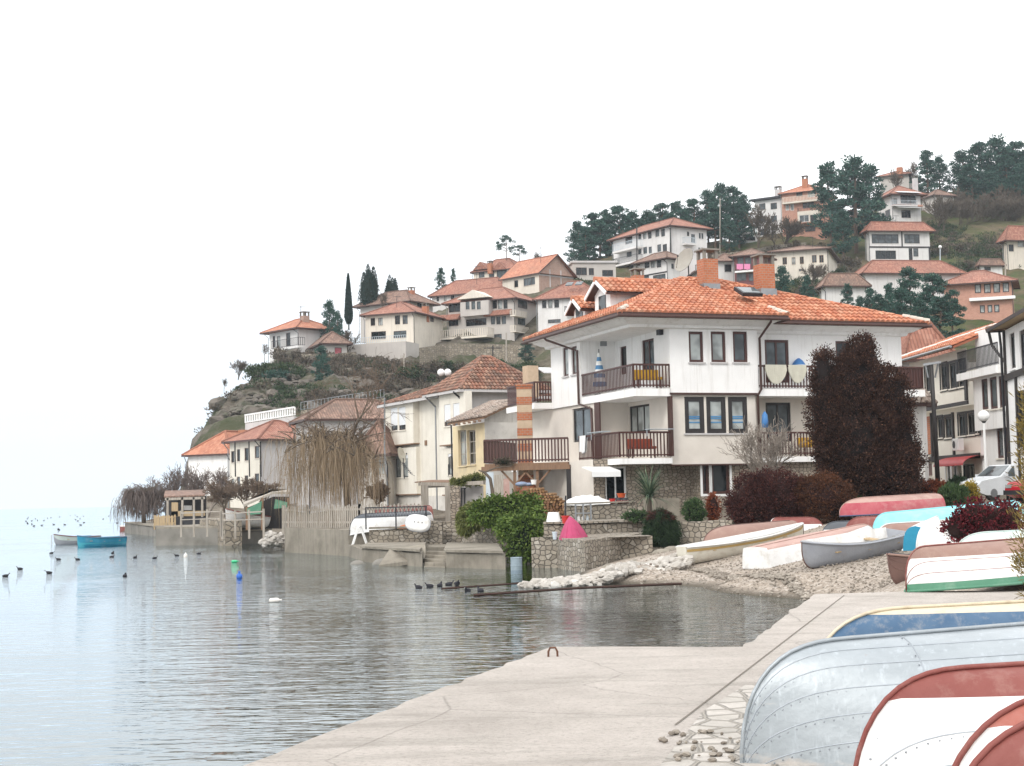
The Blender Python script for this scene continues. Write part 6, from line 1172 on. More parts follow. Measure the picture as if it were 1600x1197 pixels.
    if strakes:
        mb=MB(); rv=MB()
        for f in strakes:
            for sg in (1,-1):
                pts=[lin(f,i,sg,.0) for i in range(n+1)]; mb.tube(pts,.006 if not rivets else .0045,4,False)
                if rivets:
                    d=0
                    for p,q in zip(pts,pts[1:]):
                        l_=(q-p).length
                        while d<l_: c=p.lerp(q,d/l_)+Vector((0,sg*.003,.022)); rv.ball(c,(.0075,.0075,.0075),5,3); d+=.062
                        d-=l_
        if rivets:
            for x in (.28,.52,.76):
                i=min(range(n+1),key=lambda k:abs(S[k]-x)); 
                for sg in (1,-1):
                    pts=[pt_(i,j,sg)+Vector((0,sg*.002,-.002)) for j in range(m)]; mb.tube(pts,.004,4,False)
                    for p,q in zip(pts,pts[1:]):
                        k=max(1,int((q-p).length/.06))
                        for r in range(k): rv.ball(p.lerp(q,r/k)+Vector((.02,0,0)),(.007,.007,.007),5,3)
            for i in range(int(n*.45),n):
                for sg in (1,-1):
                    p=pt_(i,0,1); q=pt_(i,1,sg); rv.ball(p+Vector((-.05,sg*min(.03,hb[i]*.7),.03)),(.008,.008,.008),5,3)
            rv.build('rivets',RIV,t,world=False)
        mb.build('seams',RIV if rivets else keel,t,world=False)
    if not inv:
        im=inside or side; shell([0]*(n+1),[1]*(n+1),im,'inner_hull',.93,.035,True,SZ)
        for s in (.2,.48,.74):
            i=min(range(n+1),key=lambda k:abs(S[k]-s)); w_=hb[i]*.9; z=zk[i]+(zs[i]-zk[i])*.7; mb=MB(); mb.box(S[i]*L-.12,S[i]*L+.12,-w_,w_,z-.03,z); mb.build('thwart',thw,t,world=False)
    return t
def GB(px,py,dz=0):
    z=.8
    for _ in range(12):
        p=G(px,py,z); z=.7*z+.3*max(bz(p.x,p.y),-.2)
    return Vector((p.x,p.y,z+dz))
def yaw(p,L,deg,dz=0): return p+Vector((L*math.cos(math.radians(deg)),L*math.sin(math.radians(deg)),dz))
# the overturned boats on the quay
b=G(1157,1190,.735); boat('bare aluminium rowing boat lying upside down on the quay edge, riveted plates',b,yaw(b,4.7,9,.2),1.55,.735,True,BALU,sec=ROUND,gun=BALU,a=.8,sheer=.3,strakes=(.06,.17,.33,.52,.72,.9),rivets=True,rim=BALU,gw=.04,pw=2.3)
b=P(1262,1106,12.7); b.z=.74; boat('weathered blue boat with cream flat bottom, upside down behind the aluminium one',b,yaw(b,5.2,5,.12),1.5,.76,True,BBLU,BCRE,3,FLAT,gun=BCRE,keel=BCRE,a=.9,sheer=.22,pw=2.6)
b=P(1328,1290,8.3); b.z=.74; boat('white riveted boat with dusty maroon bottom, upside down, nearest the aluminium one',b,yaw(b,4.6,6,.12),1.5,.77,True,BWH,BMAR,.165,ROUND,keel=BMAR,a=.72,sheer=.28,strakes=(.33,.5,.68,.86),rivets=True,pw=2.2)
b=P(1455,1350,7.2); b.z=.73; boat('white riveted boat with red brown bottom, upside down at the lower right corner',b,yaw(b,4.4,6,.1),1.4,.80,True,BWH,pt('boat_redbrown',(.33,.10,.075),(.38,.14,.11),.6,(.40,.22,.19),.5,3),.17,ROUND,keel=BMAR,a=.9,sheer=.28,strakes=(.33,.5,.68,.86),rivets=True)
b=P(1460,1440,6.4); b.z=.73; boat('maroon bottomed boat, upside down, of which only the keel shows in the very corner',b,yaw(b,4.2,6,.1),1.3,.82,True,BWH,BMAR,.3,ROUND,a=.8,sheer=.2)
b=G(1416,920,.78); boat('white boat with green rim and brown bottom, upside down on a stump',b,yaw(b,4.8,12,.22),1.7,.70,True,BWH,BTAN,4,ROUND,gun=BGRN,keel=BMAR,rim=BGRN,a=.45,sheer=.08,strakes=(.34,.6,.84),pw=2.7)
t=thing('stump','dark tree stump propping the green rimmed boat','stump',P(1461,930,28.3)); p=P(1461,929,28.3); mb=MB(); mb.tube([p-Vector((0,0,.15)),p+Vector((.03,0,.12)),p+Vector((0,0,.26))],[.17,.12,.14],9); mb.build('stump',DCONC,t); mb=MB(); mb.tube([p+Vector((0,0,.26)),p+Vector((0,0,.27))],[.13,.1],9); mb.build('cut_face',PLANK,t)
b=GB(1390,918); boat('dark brown open boat with pale rim, upright beside the green rimmed one',b,yaw(b,4.0,27,.12),1.3,.52,False,BBRN,sec=DORY,gun=BTAN,a=.45,sheer=.35,strakes=(.5,.75),inside=BDRK)
b=P(1488,866,33); b.z=.95; boat('pale green grey boat, upside down behind the green rimmed one',b,yaw(b,4.5,6,.1),1.4,.58,True,BPAL,gun=BMAR,a=.9)
b=P(1432,867,36.5); b.z=.95; boat('white boat with blue rim, upside down, end towards the grey open boat',b,yaw(b,4.2,18,.15),1.5,.72,True,BWH,gun=BBLU,a=.5,rim=BBLU,sheer=.15)
s=P(1432,866,38); s.z=1.0; boat('boat with bright teal transom, upside down beside the white blue rimmed one',yaw(s,3.6,65,.2),s,.75,.6,True,BWH,a=.6,trm=TRANS,tr=.85)
b=GB(1252,893); boat('grey open rowing boat, upright at the front of the beach',b,P(1404,861,41.3),1.25,.56,False,BGRY,BGRY,sec=DORY,gun=BGRY,a=.75,sheer=.35,inside=BWH,keel=BBRN,roll=-.12)
s=GB(1184,889); boat('white boat with faded pink bottom, upside down beneath the grey open boat',P(1372,846,45.5),s,1.5,.6,True,BWH,BPNK,4,FLAT,gun=BMAR,trm=BWH,a=.9,tr=.75,sheer=.15)
s=GB(1068,884); boat('long ivory open boat with gold stripe and white rim, upright at left of beach',P(1258,849,49.5),s,1.35,.52,False,BIVO,BIVO,sec=DORY,gun=BWH,stripe=(.72,.86,GOLD),a=.35,tr=.35,sheer=.25,ss=.1,inside=BWH,keel=DWOOD)
b=P(1096,853,50.3); b.z=bz(b.x,b.y)+.05; boat('dusty brown boat, upside down between the garden wall and the long ivory boat',b,yaw(b,3.4,22,.15),1.7,.62,True,BTAN,BTAN,gun=BWH,keel=BBRN,a=1.3,roll=.12)
b=P(1292,846,53); boat('white boat with dull red bottom, upside down before the hedge',b,P(1212,846,54),1.5,.82,True,BWH,BMAR,4,ROUND,a=.7)
b=P(1363,842,45.5); boat('turquoise boat, upside down below the big red one',b,yaw(b,4.6,10,.3),1.6,.72,True,BTUR,gun=BNAV,a=.6,pw=2.6)
b=P(1368,848,43.2); boat('brown bottomed boat with pale blue side, upside down in front of the turquoise one',b,yaw(b,3.2,14,.1),1.3,.5,True,BTUR,BTAN,5,ROUND,gun=BNAV,keel=BWH,a=.6)
b=P(1318,845,48.3); boat('dull red brown boat, upside down left of the turquoise one',b,yaw(b,4.2,16,.1),1.4,.7,True,BMAR,gun=BTUR,a=.7)
b=P(1283,842,51); boat('dark grey boat with white lower side, upside down at the foot of the rust hedge',b,yaw(b,4.2,14,.0),1.4,.55,True,BWH,BDRK,5,ROUND,a=.7)
b=P(1312,812,53.5); b.z=1.62; boat('big red boat, upside down on top of the others, flaking paint',b,yaw(b,3.75,14,.12),1.5,.60,True,BRED,gun=BNAV,a=1.2,tr=.8,sheer=.0,split=4,bot=BPNK)
# left waterfront
b=P(546,829,70.3); boat('white boat with dark bottom, upside down on a trestle above the lake wall',b,P(668,822,73),1.4,.72,True,BWH,BDRK,4,ROUND,gun=BWH,a=1.1)
b=P(580,812,75); boat('maroon boat, upside down behind the white one on the trestle',b,P(672,810,76),1.4,.62,True,BMAR,a=.9)
t=thing('trestle','white wooden trestle under the bow of the overturned white boat','trestle',P(562,842,69.7)); q=P(562,840,69.7); q.z=.55; mb=MB()
for sx in (-1,1):
    for sy in (-.3,.3): mb.bar(q+Vector((sx*.32,sy,0)),q+Vector((sx*.06,sy,.78)),.06,.05)
mb.bar(q+Vector((0,-.4,.78)),q+Vector((0,.4,.78)),.08,.08); mb.build('frame',WHP,t)
t=thing('orange_kayak','orange red hull lying below the overturned white boat','kayak',P(612,825,70)); b=P(600,829,69.6); mb=MB(); mb.tube([b+Vector((.6+x*.22,0,.1+.05*math.sin(PI*min(1,x/5.5)))) for x in range(6)],[.03,.1,.13,.13,.1,.02],8); mb.build('hull',pt('kayak_orange',(.5,.16,.06)),t,smooth=True)
def oval():
    p=P(653,818,67.6); t=thing('oval_dinghy','small white oval dinghy leaning hull outward against the rubble pier','boat',p); mb=MB(); ax=Vector((1,.05,-.14)).normalized(); up=Vector((.12,.3,.95)).normalized(); nn=ax.cross(up).normalized(); 
    if nn.y>0: nn=-nn
    n=24; rr=[]
    for k,(sc,o) in enumerate(((1,0),(1.02,.04),(.99,.1),(.85,.16),(.5,.19),(.02,.2))): rr.append([p+ax*.54*sc*math.copysign(abs(math.cos(2*PI*i/n))**.8,math.cos(2*PI*i/n))+up*.38*sc*math.copysign(abs(math.sin(2*PI*i/n))**.8,math.sin(2*PI*i/n))+nn*o for i in range(n)])
    for a,b in zip(rr,rr[1:]):
        for i in range(n): mb.poly(a[i],a[(i+1)%n],b[(i+1)%n],b[i])
    mb.build('hull',BWH,t,smooth=True); mb=MB(); mb.tube(rr[1]+[rr[1][0]],.02,5); mb.build('rim',BGRY,t); mb=MB()
    for k in (-.15,0,.18): c=p+ax*k+nn*.2; mb.ball(c,(.025,.025,.03),6,5)
    mb.build('fitting',DMET,t)
oval()
b=P(352,822,93.5); boat('white boat with maroon cover, upright on the slip before the boathouse',b,P(420,827,98),1.5,.75,False,BWH,sec=ROUND,gun=BMAR,inside=BMAR,a=.8,sheer=.4)
b=P(84,851.5,104); b.z=-.14; s=P(150,850,107); s.z=-.14; boat('grey white rowing boat moored on the lake, left of the blue one',b,s,1.5,.62,False,BGRY,sec=DORY,gun=BMAR,a=.7,sheer=.35,inside=BTEA,stripe=(.55,.95,BPAL))
b=P(121,856,97); b.z=-.14; s=P(193,853,99); s.z=-.12; boat('bright blue rowing boat moored on the lake in front of the grey one',b,s,1.4,.66,False,BTEA,sec=DORY,gun=BBLU,a=.15,sheer=.28,inside=BTEA,trm=BNAV,stripe=(.1,.5,pt('boat_sky_blue',(.05,.33,.42),(.07,.38,.46))))
t=thing('mooring_post','thin white mooring post at the bow of the grey white boat','post',P(80.5,855,103)); mb=MB(); mb.tube([P(80.5,858,103),P(80.5,836,103)],.05,6); mb.build('post',GALV,t)
# ---------------------------------------------------------------- waterfowl and floats
COOT=M('coot_feathers',(.018,.018,.024),(.03,.03,.036),9,.8,.2); BEAK=M('white_beak',(.75,.72,.68))
def coot():
    t=thing('coot','','bird',(0,0,0)); mb=MB(); R=[]; n=10
    for x,r,z,f in ((-.2,.01,.075,1),(-.16,.05,.07,1),(-.1,.09,.065,1),(0,.115,.06,1),(.08,.105,.065,1),(.125,.075,.095,1),(.145,.052,.13,1),(.155,.046,.165,1),(.172,.046,.19,1),(.2,.034,.188,1),(.215,.012,.18,1)): R.append([Vector((x+(.02*math.sin(2*PI*i/n) if x>.1 and z<.2 else 0),r*math.cos(2*PI*i/n),z+r*.85*math.sin(2*PI*i/n))) for i in range(n)])
    for a,b in zip(R,R[1:]):
        for i in range(n): mb.poly(a[i],a[(i+1)%n],b[(i+1)%n],b[i])
    mb.poly(*R[0]); mb.poly(*R[-1]); mb.build('body',COOT,t,world=False,smooth=True); mb=MB(); mb.tube([(.2,0,.205),(.222,0,.18),(.25,0,.168)],[.018,.014,.003],6); mb.build('beak',BEAK,t,world=False); return t
CT=coot(); rg=random.Random(4); first=[True]
def duck(px,py,rot,lab,group,z=0,sc=1):
    c=CT if first[0] else copy_tree(CT); first[0]=False; p=G(px,py,z); c.location=(p.x,p.y,z-.02); c.rotation_euler=(0,0,rot); c.scale=(sc,)*3; c['label']=lab; c['category']='bird'; c['group']=group
gr='coots floating by the stone jetty'
for i,(x,y,r,l) in enumerate(((654,919,2.6,'leftmost black coot of the row by the jetty'),(671,917,3.6,'black coot second from the left by the jetty, facing away'),(687,916,1.2,'black coot third from the left by the jetty'),(702,914,.4,'black coot sitting left of the tip of the sunken iron rail'),(714,913,5.2,'black coot perched upright on the sunken iron rail'),(731,924,4.2,'black coot in front of the row, second from the right'),(751,924,2.2,'rightmost black coot near the iron beam'))): duck(x,y,r,l,gr,.03 if i==4 else 0,.68)
for x,y,r,l in ((9,901,0,'black coot at the far left edge of the water, nearest the frame'),(31,890,3,'black coot a little right of the one at the left frame edge'),(76,896,3.4,'black coot on open water between the left edge and the lone one'),(195,901,1.6,'lone black coot on open water in front, right of the others'),(91,875,3.2,'black coot below the grey white boat, lower of the pair'),(81,865,.2,'black coot just under the bow of the grey white boat'),(121,875,3.1,'black coot just under the bow of the blue boat'),(175,871,0,'black coot under the stern of the blue boat, larger'),(176,865,1.5,'small black coot right under the stern of the blue boat'),(211,872,1.2,'black coot right of the blue boat, alone'),(242,873,.5,'black coot halfway between the blue boat and the white float'),(276,869,3.0,'black coot left of the white float'),(311,866,.6,'black coot right of the white float'),(413,850,2,'black coot at the heap of pale stones')): duck(x,y,r,l,'coots scattered on the open lake',0,.7)
for k in range(34):
    x=rg.choice([rg.uniform(2,185),rg.uniform(40,135)]); y=rg.uniform(805,834) if k%3 else rg.uniform(807,822)
    if 76<x<200 and y>829: continue
    duck(x,y,rg.uniform(0,6),'tiny far away waterbird speck on the lake beyond the moored boats','distant waterbirds on the lake',0,1.0)
def flo(lab,px,py,mat,kind,r=.2):
    k_=.55; p=G(px,py,0); t=thing('float',lab,'float',p); mb=MB()
    if kind=='buoy': mb.ball(p+Vector((0,0,.07)),(r,r,r),12,8); mb.lathe(p+Vector((0,0,.15)),[(.04,0),(.04,.1)],8)
    elif kind=='jug': mb.lathe(p+Vector((0,0,-.05)),[(r*.8,0),(r,.04),(r,.17),(r*.5,.22),(r*.28,.24),(r*.28,.28)],12)
    else: mb.tube([p+Vector(q)*k_ for q in ((-.28,0,.06),(-.22,0,.08),(.1,.05,.09),(.2,.05,.09),(.3,.06,.09))],[.02,.06,.06,.02,.02],8)
    mb.build('shell',mat,t,smooth=True); mb=MB(); mb.tube([p+Vector((0,0,.05)),p+Vector((.0,0,.2 if kind!='bottle' else .09))],.02,6); mb.build('cap',BEAK,t)
flo('white plastic jug floating between two coots',290,871,BEAK,'jug',.095); flo('green bottle floating on the lake before the quay block',367,879,M('green_plastic',(.05,.45,.2),(.06,.5,.25),3,.3,0),'bottle'); flo('round blue buoy on the lake before the tall concrete wall',374,904,M('blue_buoy',(.03,.11,.42),(.04,.14,.48),3,.35,0),'buoy',.11); flo('white floating bag on the dark water',430,941,BEAK,'bottle')
# ---------------------------------------------------------------- plants
def leafmesh(name,pts,dirs,ln,wd,mat,parent,rs,world=True,jit=.5):
    n=len(pts); pts=np.asarray(pts,'f')
    if parent is not None and world: o=ORG[parent.name]; pts=pts-np.array((o.x,o.y,o.z),'f')
    a=np.asarray(dirs,'f')+rs.normal(0,jit,(n,3)); a/=np.linalg.norm(a,axis=1)[:,None]+1e-9
    r=rs.normal(0,1,(n,3)); b=np.cross(a,r); b/=np.linalg.norm(b,axis=1)[:,None]+1e-9
    L=(ln*rs.uniform(.6,1.3,(n,1))); w_=(wd*rs.uniform(.7,1.2,(n,1)))
    v=np.stack([pts-a*L*.5,pts+b*w_*.5,pts+a*L*.5,pts-b*w_*.5],1).reshape(-1,3).astype('f')
    me=bpy.data.meshes.new(name); me.vertices.add(4*n); me.vertices.foreach_set('co',v.ravel()); me.loops.add(4*n); me.loops.foreach_set('vertex_index',np.arange(4*n,dtype='i')); me.polygons.add(n); me.polygons.foreach_set('loop_start',np.arange(0,4*n,4,dtype='i')); me.update(calc_edges=True); me.materials.append(mat)
    o=bpy.data.objects.new(name,me); COL.objects.link(o)
    if parent is not None: o.parent=parent
    return o
def lobes_plant(name,label,cat,base,lobes,mat,core,seed,dens=42,tuft=.12,per=20,ln=.09,wd=.05,up=.35,holes=.25,group=None,crown='foliage',trunk=None):
    # lobes: (centre Vector, rx, ry, rz)
    rs=np.random.RandomState(seed); t=thing(name,label,cat,base,group=group); P_=[];D_=[]; cm=MB()
    for c,rx,ry,rz in lobes:
        area=4*PI*((rx*ry)**1.6/3+(rx*rz)**1.6/3+(ry*rz)**1.6/3)**(1/1.6); n=int(area*dens); d=rs.normal(0,1,(n,3)); d/=np.linalg.norm(d,axis=1)[:,None]
        nz_=np.array([noise.noise(Vector((float(q[0])*3+seed,float(q[1])*3+c.x,float(q[2])*3+c.z))) for q in d]); keep=nz_>-.55+holes*.6; d=d[keep]; nz_=nz_[keep]; n=len(d)
        R=np.array((rx,ry,rz)); cen=np.array((c.x,c.y,c.z))+d*R*(1+.16*nz_+rs.uniform(-.09,.10,n))[:,None]
        k=per; off=rs.normal(0,tuft*.5,(n*k,3)); P_.append(np.repeat(cen,k,0)+off); dd=np.repeat(d,k,0)*.8+off/(tuft*.5)*.5; dd[:,2]+=up; D_.append(dd); cm.ball(c,(rx*.76,ry*.76,rz*.76),14,10)
    pts=np.concatenate(P_); dirs=np.concatenate(D_); ok=pts[:,2]>base.z-.15; leafmesh(crown,pts[ok],dirs[ok],ln,wd,mat,t,rs,jit=.45)
    if core: cm.build('shade_core',core,t,uv=False)  # solid ellipsoids that block see-through, coloured dark as the shade inside the foliage
    if trunk: mb=MB(); mb.tube([base-Vector((0,0,.3)),Vector((lobes[0][0].x,lobes[0][0].y,lobes[0][0].z))],[trunk,trunk*.5],8); mb.build('trunk',BARK,t)
    return t
def PL(D,*l,f=.8):
    k=D/2400; return [(P(x,y,D+(q[0] if q else 0)),rx*k,min(rx,ry)*k*f,ry*k) for x,y,rx,ry,*q in l]
DARKC=M('brown_core_shade',(.018,.012,.011),(.012,.009,.009),4,1,.2); DARKG=M('green_core_shade',(.010,.018,.009),(.008,.013,.007),4,1,.2); DARKR=M('red_core_shade',(.03,.012,.01),(.02,.009,.008),4,1,.2)  # near-black core colours: the shade deep between the leaves is painted in
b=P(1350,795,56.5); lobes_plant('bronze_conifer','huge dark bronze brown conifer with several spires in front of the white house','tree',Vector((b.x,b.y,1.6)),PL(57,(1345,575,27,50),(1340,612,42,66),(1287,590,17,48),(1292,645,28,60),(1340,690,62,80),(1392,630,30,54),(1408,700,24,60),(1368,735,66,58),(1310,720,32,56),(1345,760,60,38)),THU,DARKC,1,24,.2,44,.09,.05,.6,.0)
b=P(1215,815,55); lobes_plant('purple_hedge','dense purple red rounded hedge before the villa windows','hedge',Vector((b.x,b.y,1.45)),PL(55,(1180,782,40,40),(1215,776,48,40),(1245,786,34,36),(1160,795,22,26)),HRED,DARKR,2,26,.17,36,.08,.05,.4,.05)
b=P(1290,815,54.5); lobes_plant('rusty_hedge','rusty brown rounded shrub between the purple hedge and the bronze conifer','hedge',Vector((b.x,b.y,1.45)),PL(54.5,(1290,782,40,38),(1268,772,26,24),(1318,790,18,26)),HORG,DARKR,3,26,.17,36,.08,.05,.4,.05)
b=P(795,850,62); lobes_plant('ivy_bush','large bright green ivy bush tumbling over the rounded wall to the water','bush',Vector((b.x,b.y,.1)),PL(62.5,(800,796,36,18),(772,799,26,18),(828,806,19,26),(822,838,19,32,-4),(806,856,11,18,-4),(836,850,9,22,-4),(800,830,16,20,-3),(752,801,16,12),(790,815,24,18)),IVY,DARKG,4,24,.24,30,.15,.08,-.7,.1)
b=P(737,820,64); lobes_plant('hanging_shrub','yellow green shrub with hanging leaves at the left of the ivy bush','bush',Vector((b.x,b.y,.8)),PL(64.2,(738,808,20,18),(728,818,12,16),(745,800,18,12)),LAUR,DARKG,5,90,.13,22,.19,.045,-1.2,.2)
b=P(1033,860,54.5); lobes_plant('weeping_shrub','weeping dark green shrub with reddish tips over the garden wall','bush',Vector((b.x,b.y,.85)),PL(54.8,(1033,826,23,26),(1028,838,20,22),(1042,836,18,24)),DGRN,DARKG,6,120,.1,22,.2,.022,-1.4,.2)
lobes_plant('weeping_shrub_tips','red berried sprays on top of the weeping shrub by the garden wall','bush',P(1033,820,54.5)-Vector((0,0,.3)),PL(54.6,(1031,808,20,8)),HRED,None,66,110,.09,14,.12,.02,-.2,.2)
for nm,lab,x,yb,D,l,mt,sd,kw in (('small_shrub','small bright green shrub before the villa stone wall',1085,818,55.6,((1085,798,16,17),),GRNL,7,{}),('small_shrub','small russet shrub between the green shrub and the purple hedge',1115,818,56,((1115,794,9,22),),RUSL,8,{}),('low_plants','low mixed yellow green plants on the bed beside the weeping shrub',1003,812,57,((995,806,20,7),),GRNL,9,{}),
    ('russet_bush','russet leaved bush at the right of the bronze conifer',1450,785,58,((1448,768,22,16),(1465,762,12,10)),RUSL,10,{}),('green_shrub','grey green spiky shrub right of the russet bush',1490,800,55,((1490,782,22,22),(1475,790,12,14)),GRNL,11,{'up':1.2,'ln':.16}),('yucca_bush','dark blue green bush in front of the street house door',1498,775,60,((1497,762,16,14),),DGRN,12,{'up':1.4,'ln':.2}),('yellow_shrub','yellow green flowering shrub beside the white car',1516,785,56,((1515,772,13,16),),YELL,13,{}),
    ('crimson_bush','crimson leaved bush in front of the cars',1530,850,34.5,((1530,806,40,24),(1497,824,22,24),(1570,808,34,22),(1545,826,40,18)),CRIM,14,{'holes':.6,'dens':52}),('small_green_bush','little dark green bush under the bronze conifer',1385,770,55.5,((1330,786,14,12),),DGRN,15,{}),('creeper','green brown creeper on the hut roof below the lean-to',735,765,78.5,((728,752,26,6),(745,748,14,7)),LAUR,16,{}),('dry_vine','dry brown vine bundle on the left end of the deck rail',787,724,68.7,((787,722,13,5),),TWIGB and SCRB,17,{})):
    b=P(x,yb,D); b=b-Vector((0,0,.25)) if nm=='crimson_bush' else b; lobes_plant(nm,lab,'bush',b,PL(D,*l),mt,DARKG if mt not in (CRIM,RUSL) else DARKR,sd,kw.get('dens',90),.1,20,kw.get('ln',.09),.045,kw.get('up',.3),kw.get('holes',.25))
b=P(1600,920,24); lobes_plant('golden_conifer','olive gold conifer twigs entering at the right edge of the picture','tree',Vector((b.x,b.y,.8)),[(P(1616,y,24),r*.0085,.3,.5) for y,r in ((690,22),(740,30),(790,26),(840,32),(890,26),(650,12))],MF('golden_needles',(.12,.09,.025),(.27,.20,.06),(.42,.32,.12)),None,18,34,.14,22,.13,.02,.9,.7)
def blades(name,label,c,n,L,w_,mat,seed,spread=1.0,trunk=0):
    rg=random.Random(seed); t=thing(name,label,'plant',c); mb=MB()
    for i in range(n):
        a=rg.uniform(0,2*PI); e=rg.uniform(-.1,1.45)*spread; l_=L*rg.uniform(.7,1.1); h=Vector((math.cos(a),math.sin(a),0)); s=Vector((-math.sin(a),math.cos(a),0))*w_; p=[]; q=Vector(c)+Vector((0,0,trunk)); el=e
        for k in range(6): p.append((q.copy(),w_*(1-k/5.3))); q=q+(h*math.cos(el)+Vector((0,0,math.sin(el))))*l_/5; el-=.16
        for (p0,w0),(p1,w1) in zip(p,p[1:]): mb.poly(p0-s*(w0/w_),p0+s*(w0/w_),p1+s*(w1/w_),p1-s*(w1/w_))
    mb.build('leaves',mat,t)
    if trunk: mb=MB(); mb.tube([Vector(c)-Vector((0,0,.3)),Vector(c)+Vector((0,0,trunk))],[.1,.09],8); mb.build('trunk',BARK,t)
    return t
YUC=MF('yucca_leaves',(.05,.085,.055),(.13,.18,.11),(.26,.3,.18)); blades('yucca','spiky yucca palm in front of the villa stone wall',P(1015,800,57.3),160,1.4,.034,YUC,1,1,.55)
# bare trees
def branches(mb,p,d,L,r,lev,rg,sides=4,spread=.6,up=.12,droop=0,kids=(2,4),minr=.004,taper=.62,lr=.74):
    n=3; pts=[p.copy()]; q=p.copy(); dd=d.copy()
    for i in range(n):
        dd=(dd+Vector((rg.gauss(0,.13),rg.gauss(0,.13),rg.gauss(0,.1)+up-droop*(1 if lev<2 else 0)))).normalized(); q=q+dd*L/n; pts.append(q.copy())
    rr=[max(minr,r*(1-(1-taper)*i/n)) for i in range(n+1)]; mb.tube(pts,rr,max(3,sides if lev>2 else 3),False)
    if lev<=0: return
    for k in range(rg.randint(*kids)+(1 if lev>2 else 0)):
        i=rg.choice((1,2,3,3)); a=rg.uniform(0,2*PI); s=dd.orthogonal().normalized(); s2=dd.cross(s); sp=spread*rg.uniform(.5,1.3); nd=(dd+(s*math.cos(a)+s2*math.sin(a))*sp).normalized(); branches(mb,pts[i],nd,L*lr*rg.uniform(.8,1.1),rr[i]*.66,lev-1,rg,sides,spread,up,droop,kids,minr,taper,lr)
def bare_tree(name,label,base,h,seed,lev=5,mat=BARK,r=None,group=None,spread=.65,up=.1,lean=(0,0),minr=.02,multi=1,kids=(2,3),cat='bare tree',world=True,tm=TWIG,droop=0):
    rg=random.Random(seed); t=thing(name,label,cat,base,group=group); tr=MB(); cr=MB(); r=r or h*.022
    for m_ in range(multi):
        d=Vector((lean[0]+(rg.gauss(0,.45) if multi>1 else 0),lean[1]+(rg.gauss(0,.4) if multi>1 else 0),1)).normalized(); L0=h*.3; p=Vector(base) if world else Vector((0,0,0)); pts=[p-Vector((0,0,.4)),p+d*L0*.5,p+d*L0]; tr.tube(pts,[r*1.2,r,r*.8],8,False)
        for k in range(rg.randint(3,4)):
            a=rg.uniform(0,6.28); nd=(d+Vector((math.cos(a),math.sin(a),0))*spread*rg.uniform(.3,1)).normalized(); branches(cr,pts[2-(k%2)],nd,h*.26,r*.62,lev-1,rg,4,spread,up,droop,kids,minr)
    tr.build('trunk',mat,t,world=world,smooth=True,uv=False); cr.build('crown',tm if minr<.03 else mat,t,world=world,uv=False); return t
bare_tree('fig_shrub','bare grey many stemmed fig shrub behind the purple hedge',P(1200,770,57.5),2.9,3,5,BARKP,.05,spread=.75,minr=.008,multi=7,kids=(1,3),tm=BARKP,cat='bare shrub')
def willow(label,trunkpts,rad,dome,nst,lmin,lmax,zmin,mat,seed,limbs=10,sr=.012):
    rg=random.Random(seed); t=thing('willow_tree',label,'willow',trunkpts[0]); mb=MB(); mb.tube(trunkpts,rad,9); mb.build('trunk',BARK,t,smooth=True,uv=False); c,rx,ry,rz=dome; lb=MB(); st=MB(); tips=[]
    for k in range(limbs):
        a=2*PI*k/limbs+rg.uniform(-.2,.2); e=rg.uniform(.1,1.2); tp=c+Vector((rx*math.cos(a)*math.cos(e),ry*math.sin(a)*math.cos(e),rz*math.sin(e))); s=trunkpts[rg.choice((-1,-2))]; m1=s.lerp(tp,.4)+Vector((rg.gauss(0,.2),rg.gauss(0,.2),.45)); m2=s.lerp(tp,.75)+Vector((rg.gauss(0,.15),rg.gauss(0,.15),.35)); lb.tube([s,m1,m2,tp],[rad[-1]*.6,rad[-1]*.4,rad[-1]*.25,.02],6,False); tips.append((s,m1,m2,tp))
        for j in range(7): q0=rg.choice((m1,m2,tp)); q1=q0+Vector((rg.gauss(0,.6),rg.gauss(0,.6),rg.uniform(.1,.7))); lb.tube([q0,q0.lerp(q1,.5)+Vector((0,0,.1)),q1],[.035,.025,.012],4,False); tips.append((q0,q0,q0.lerp(q1,.5),q1))
    lb.build('limbs',BARK,t,uv=False)
    for i in range(nst):
        if rg.random()<.8: q=rg.choice(tips); p=q[2].lerp(q[3],rg.random()) if rg.random()<.75 else q[1].lerp(q[2],rg.random())
        else: a=rg.uniform(0,6.28); e=rg.uniform(-.1,1.3); p=c+Vector((rx*math.cos(a)*math.cos(e),ry*math.sin(a)*math.cos(e),rz*math.sin(e)))
        p=p+Vector((rg.gauss(0,.12),rg.gauss(0,.12),0)); L=rg.uniform(lmin,lmax); h=Vector((rg.gauss(0,.35),rg.gauss(0,.35),0)); pts=[p]
        for k in range(1,6): u=k/5; pts.append(p+h*(1-(1-u)**2)+Vector((rg.gauss(0,.03),rg.gauss(0,.03),.18*math.sin(PI*u)-L*u**1.25)))
        pts=[x for x in pts if x.z>zmin]
        if len(pts)>2: kq=rg.uniform(.55,1.35); st.tube(pts,[sr*kq]*(len(pts)-1)+[sr*.4],3,False)
    st.build('hanging_twigs',mat,t,uv=False); return t
tb=P(546,800,77.5); willow('big leafless weeping willow with tan hanging twigs behind the picket fence',[Vector((tb.x,tb.y,.9)),P(541,760,77.5),P(530,722,77.5),P(519,698,77.5)],[.2,.17,.15,.12],(P(516,728,77.5),2.55,2.3,1.6),1650,1.2,3.9,1.22,WILL,5,18,.0072)
mb=MB(); mb.tube([P(534,725,77.3),P(548,690,77.3),P(560,655,77),P(574,640,77)],[.11,.09,.06,.03],6); mb.tube([P(560,655,77),P(585,665,77),P(592,690,76.9)],[.05,.03,.015],5); mb.build('bare_limb',BARK,bpy.data.objects['willow_tree'],uv=False)
mb=MB(); rg=random.Random(8)
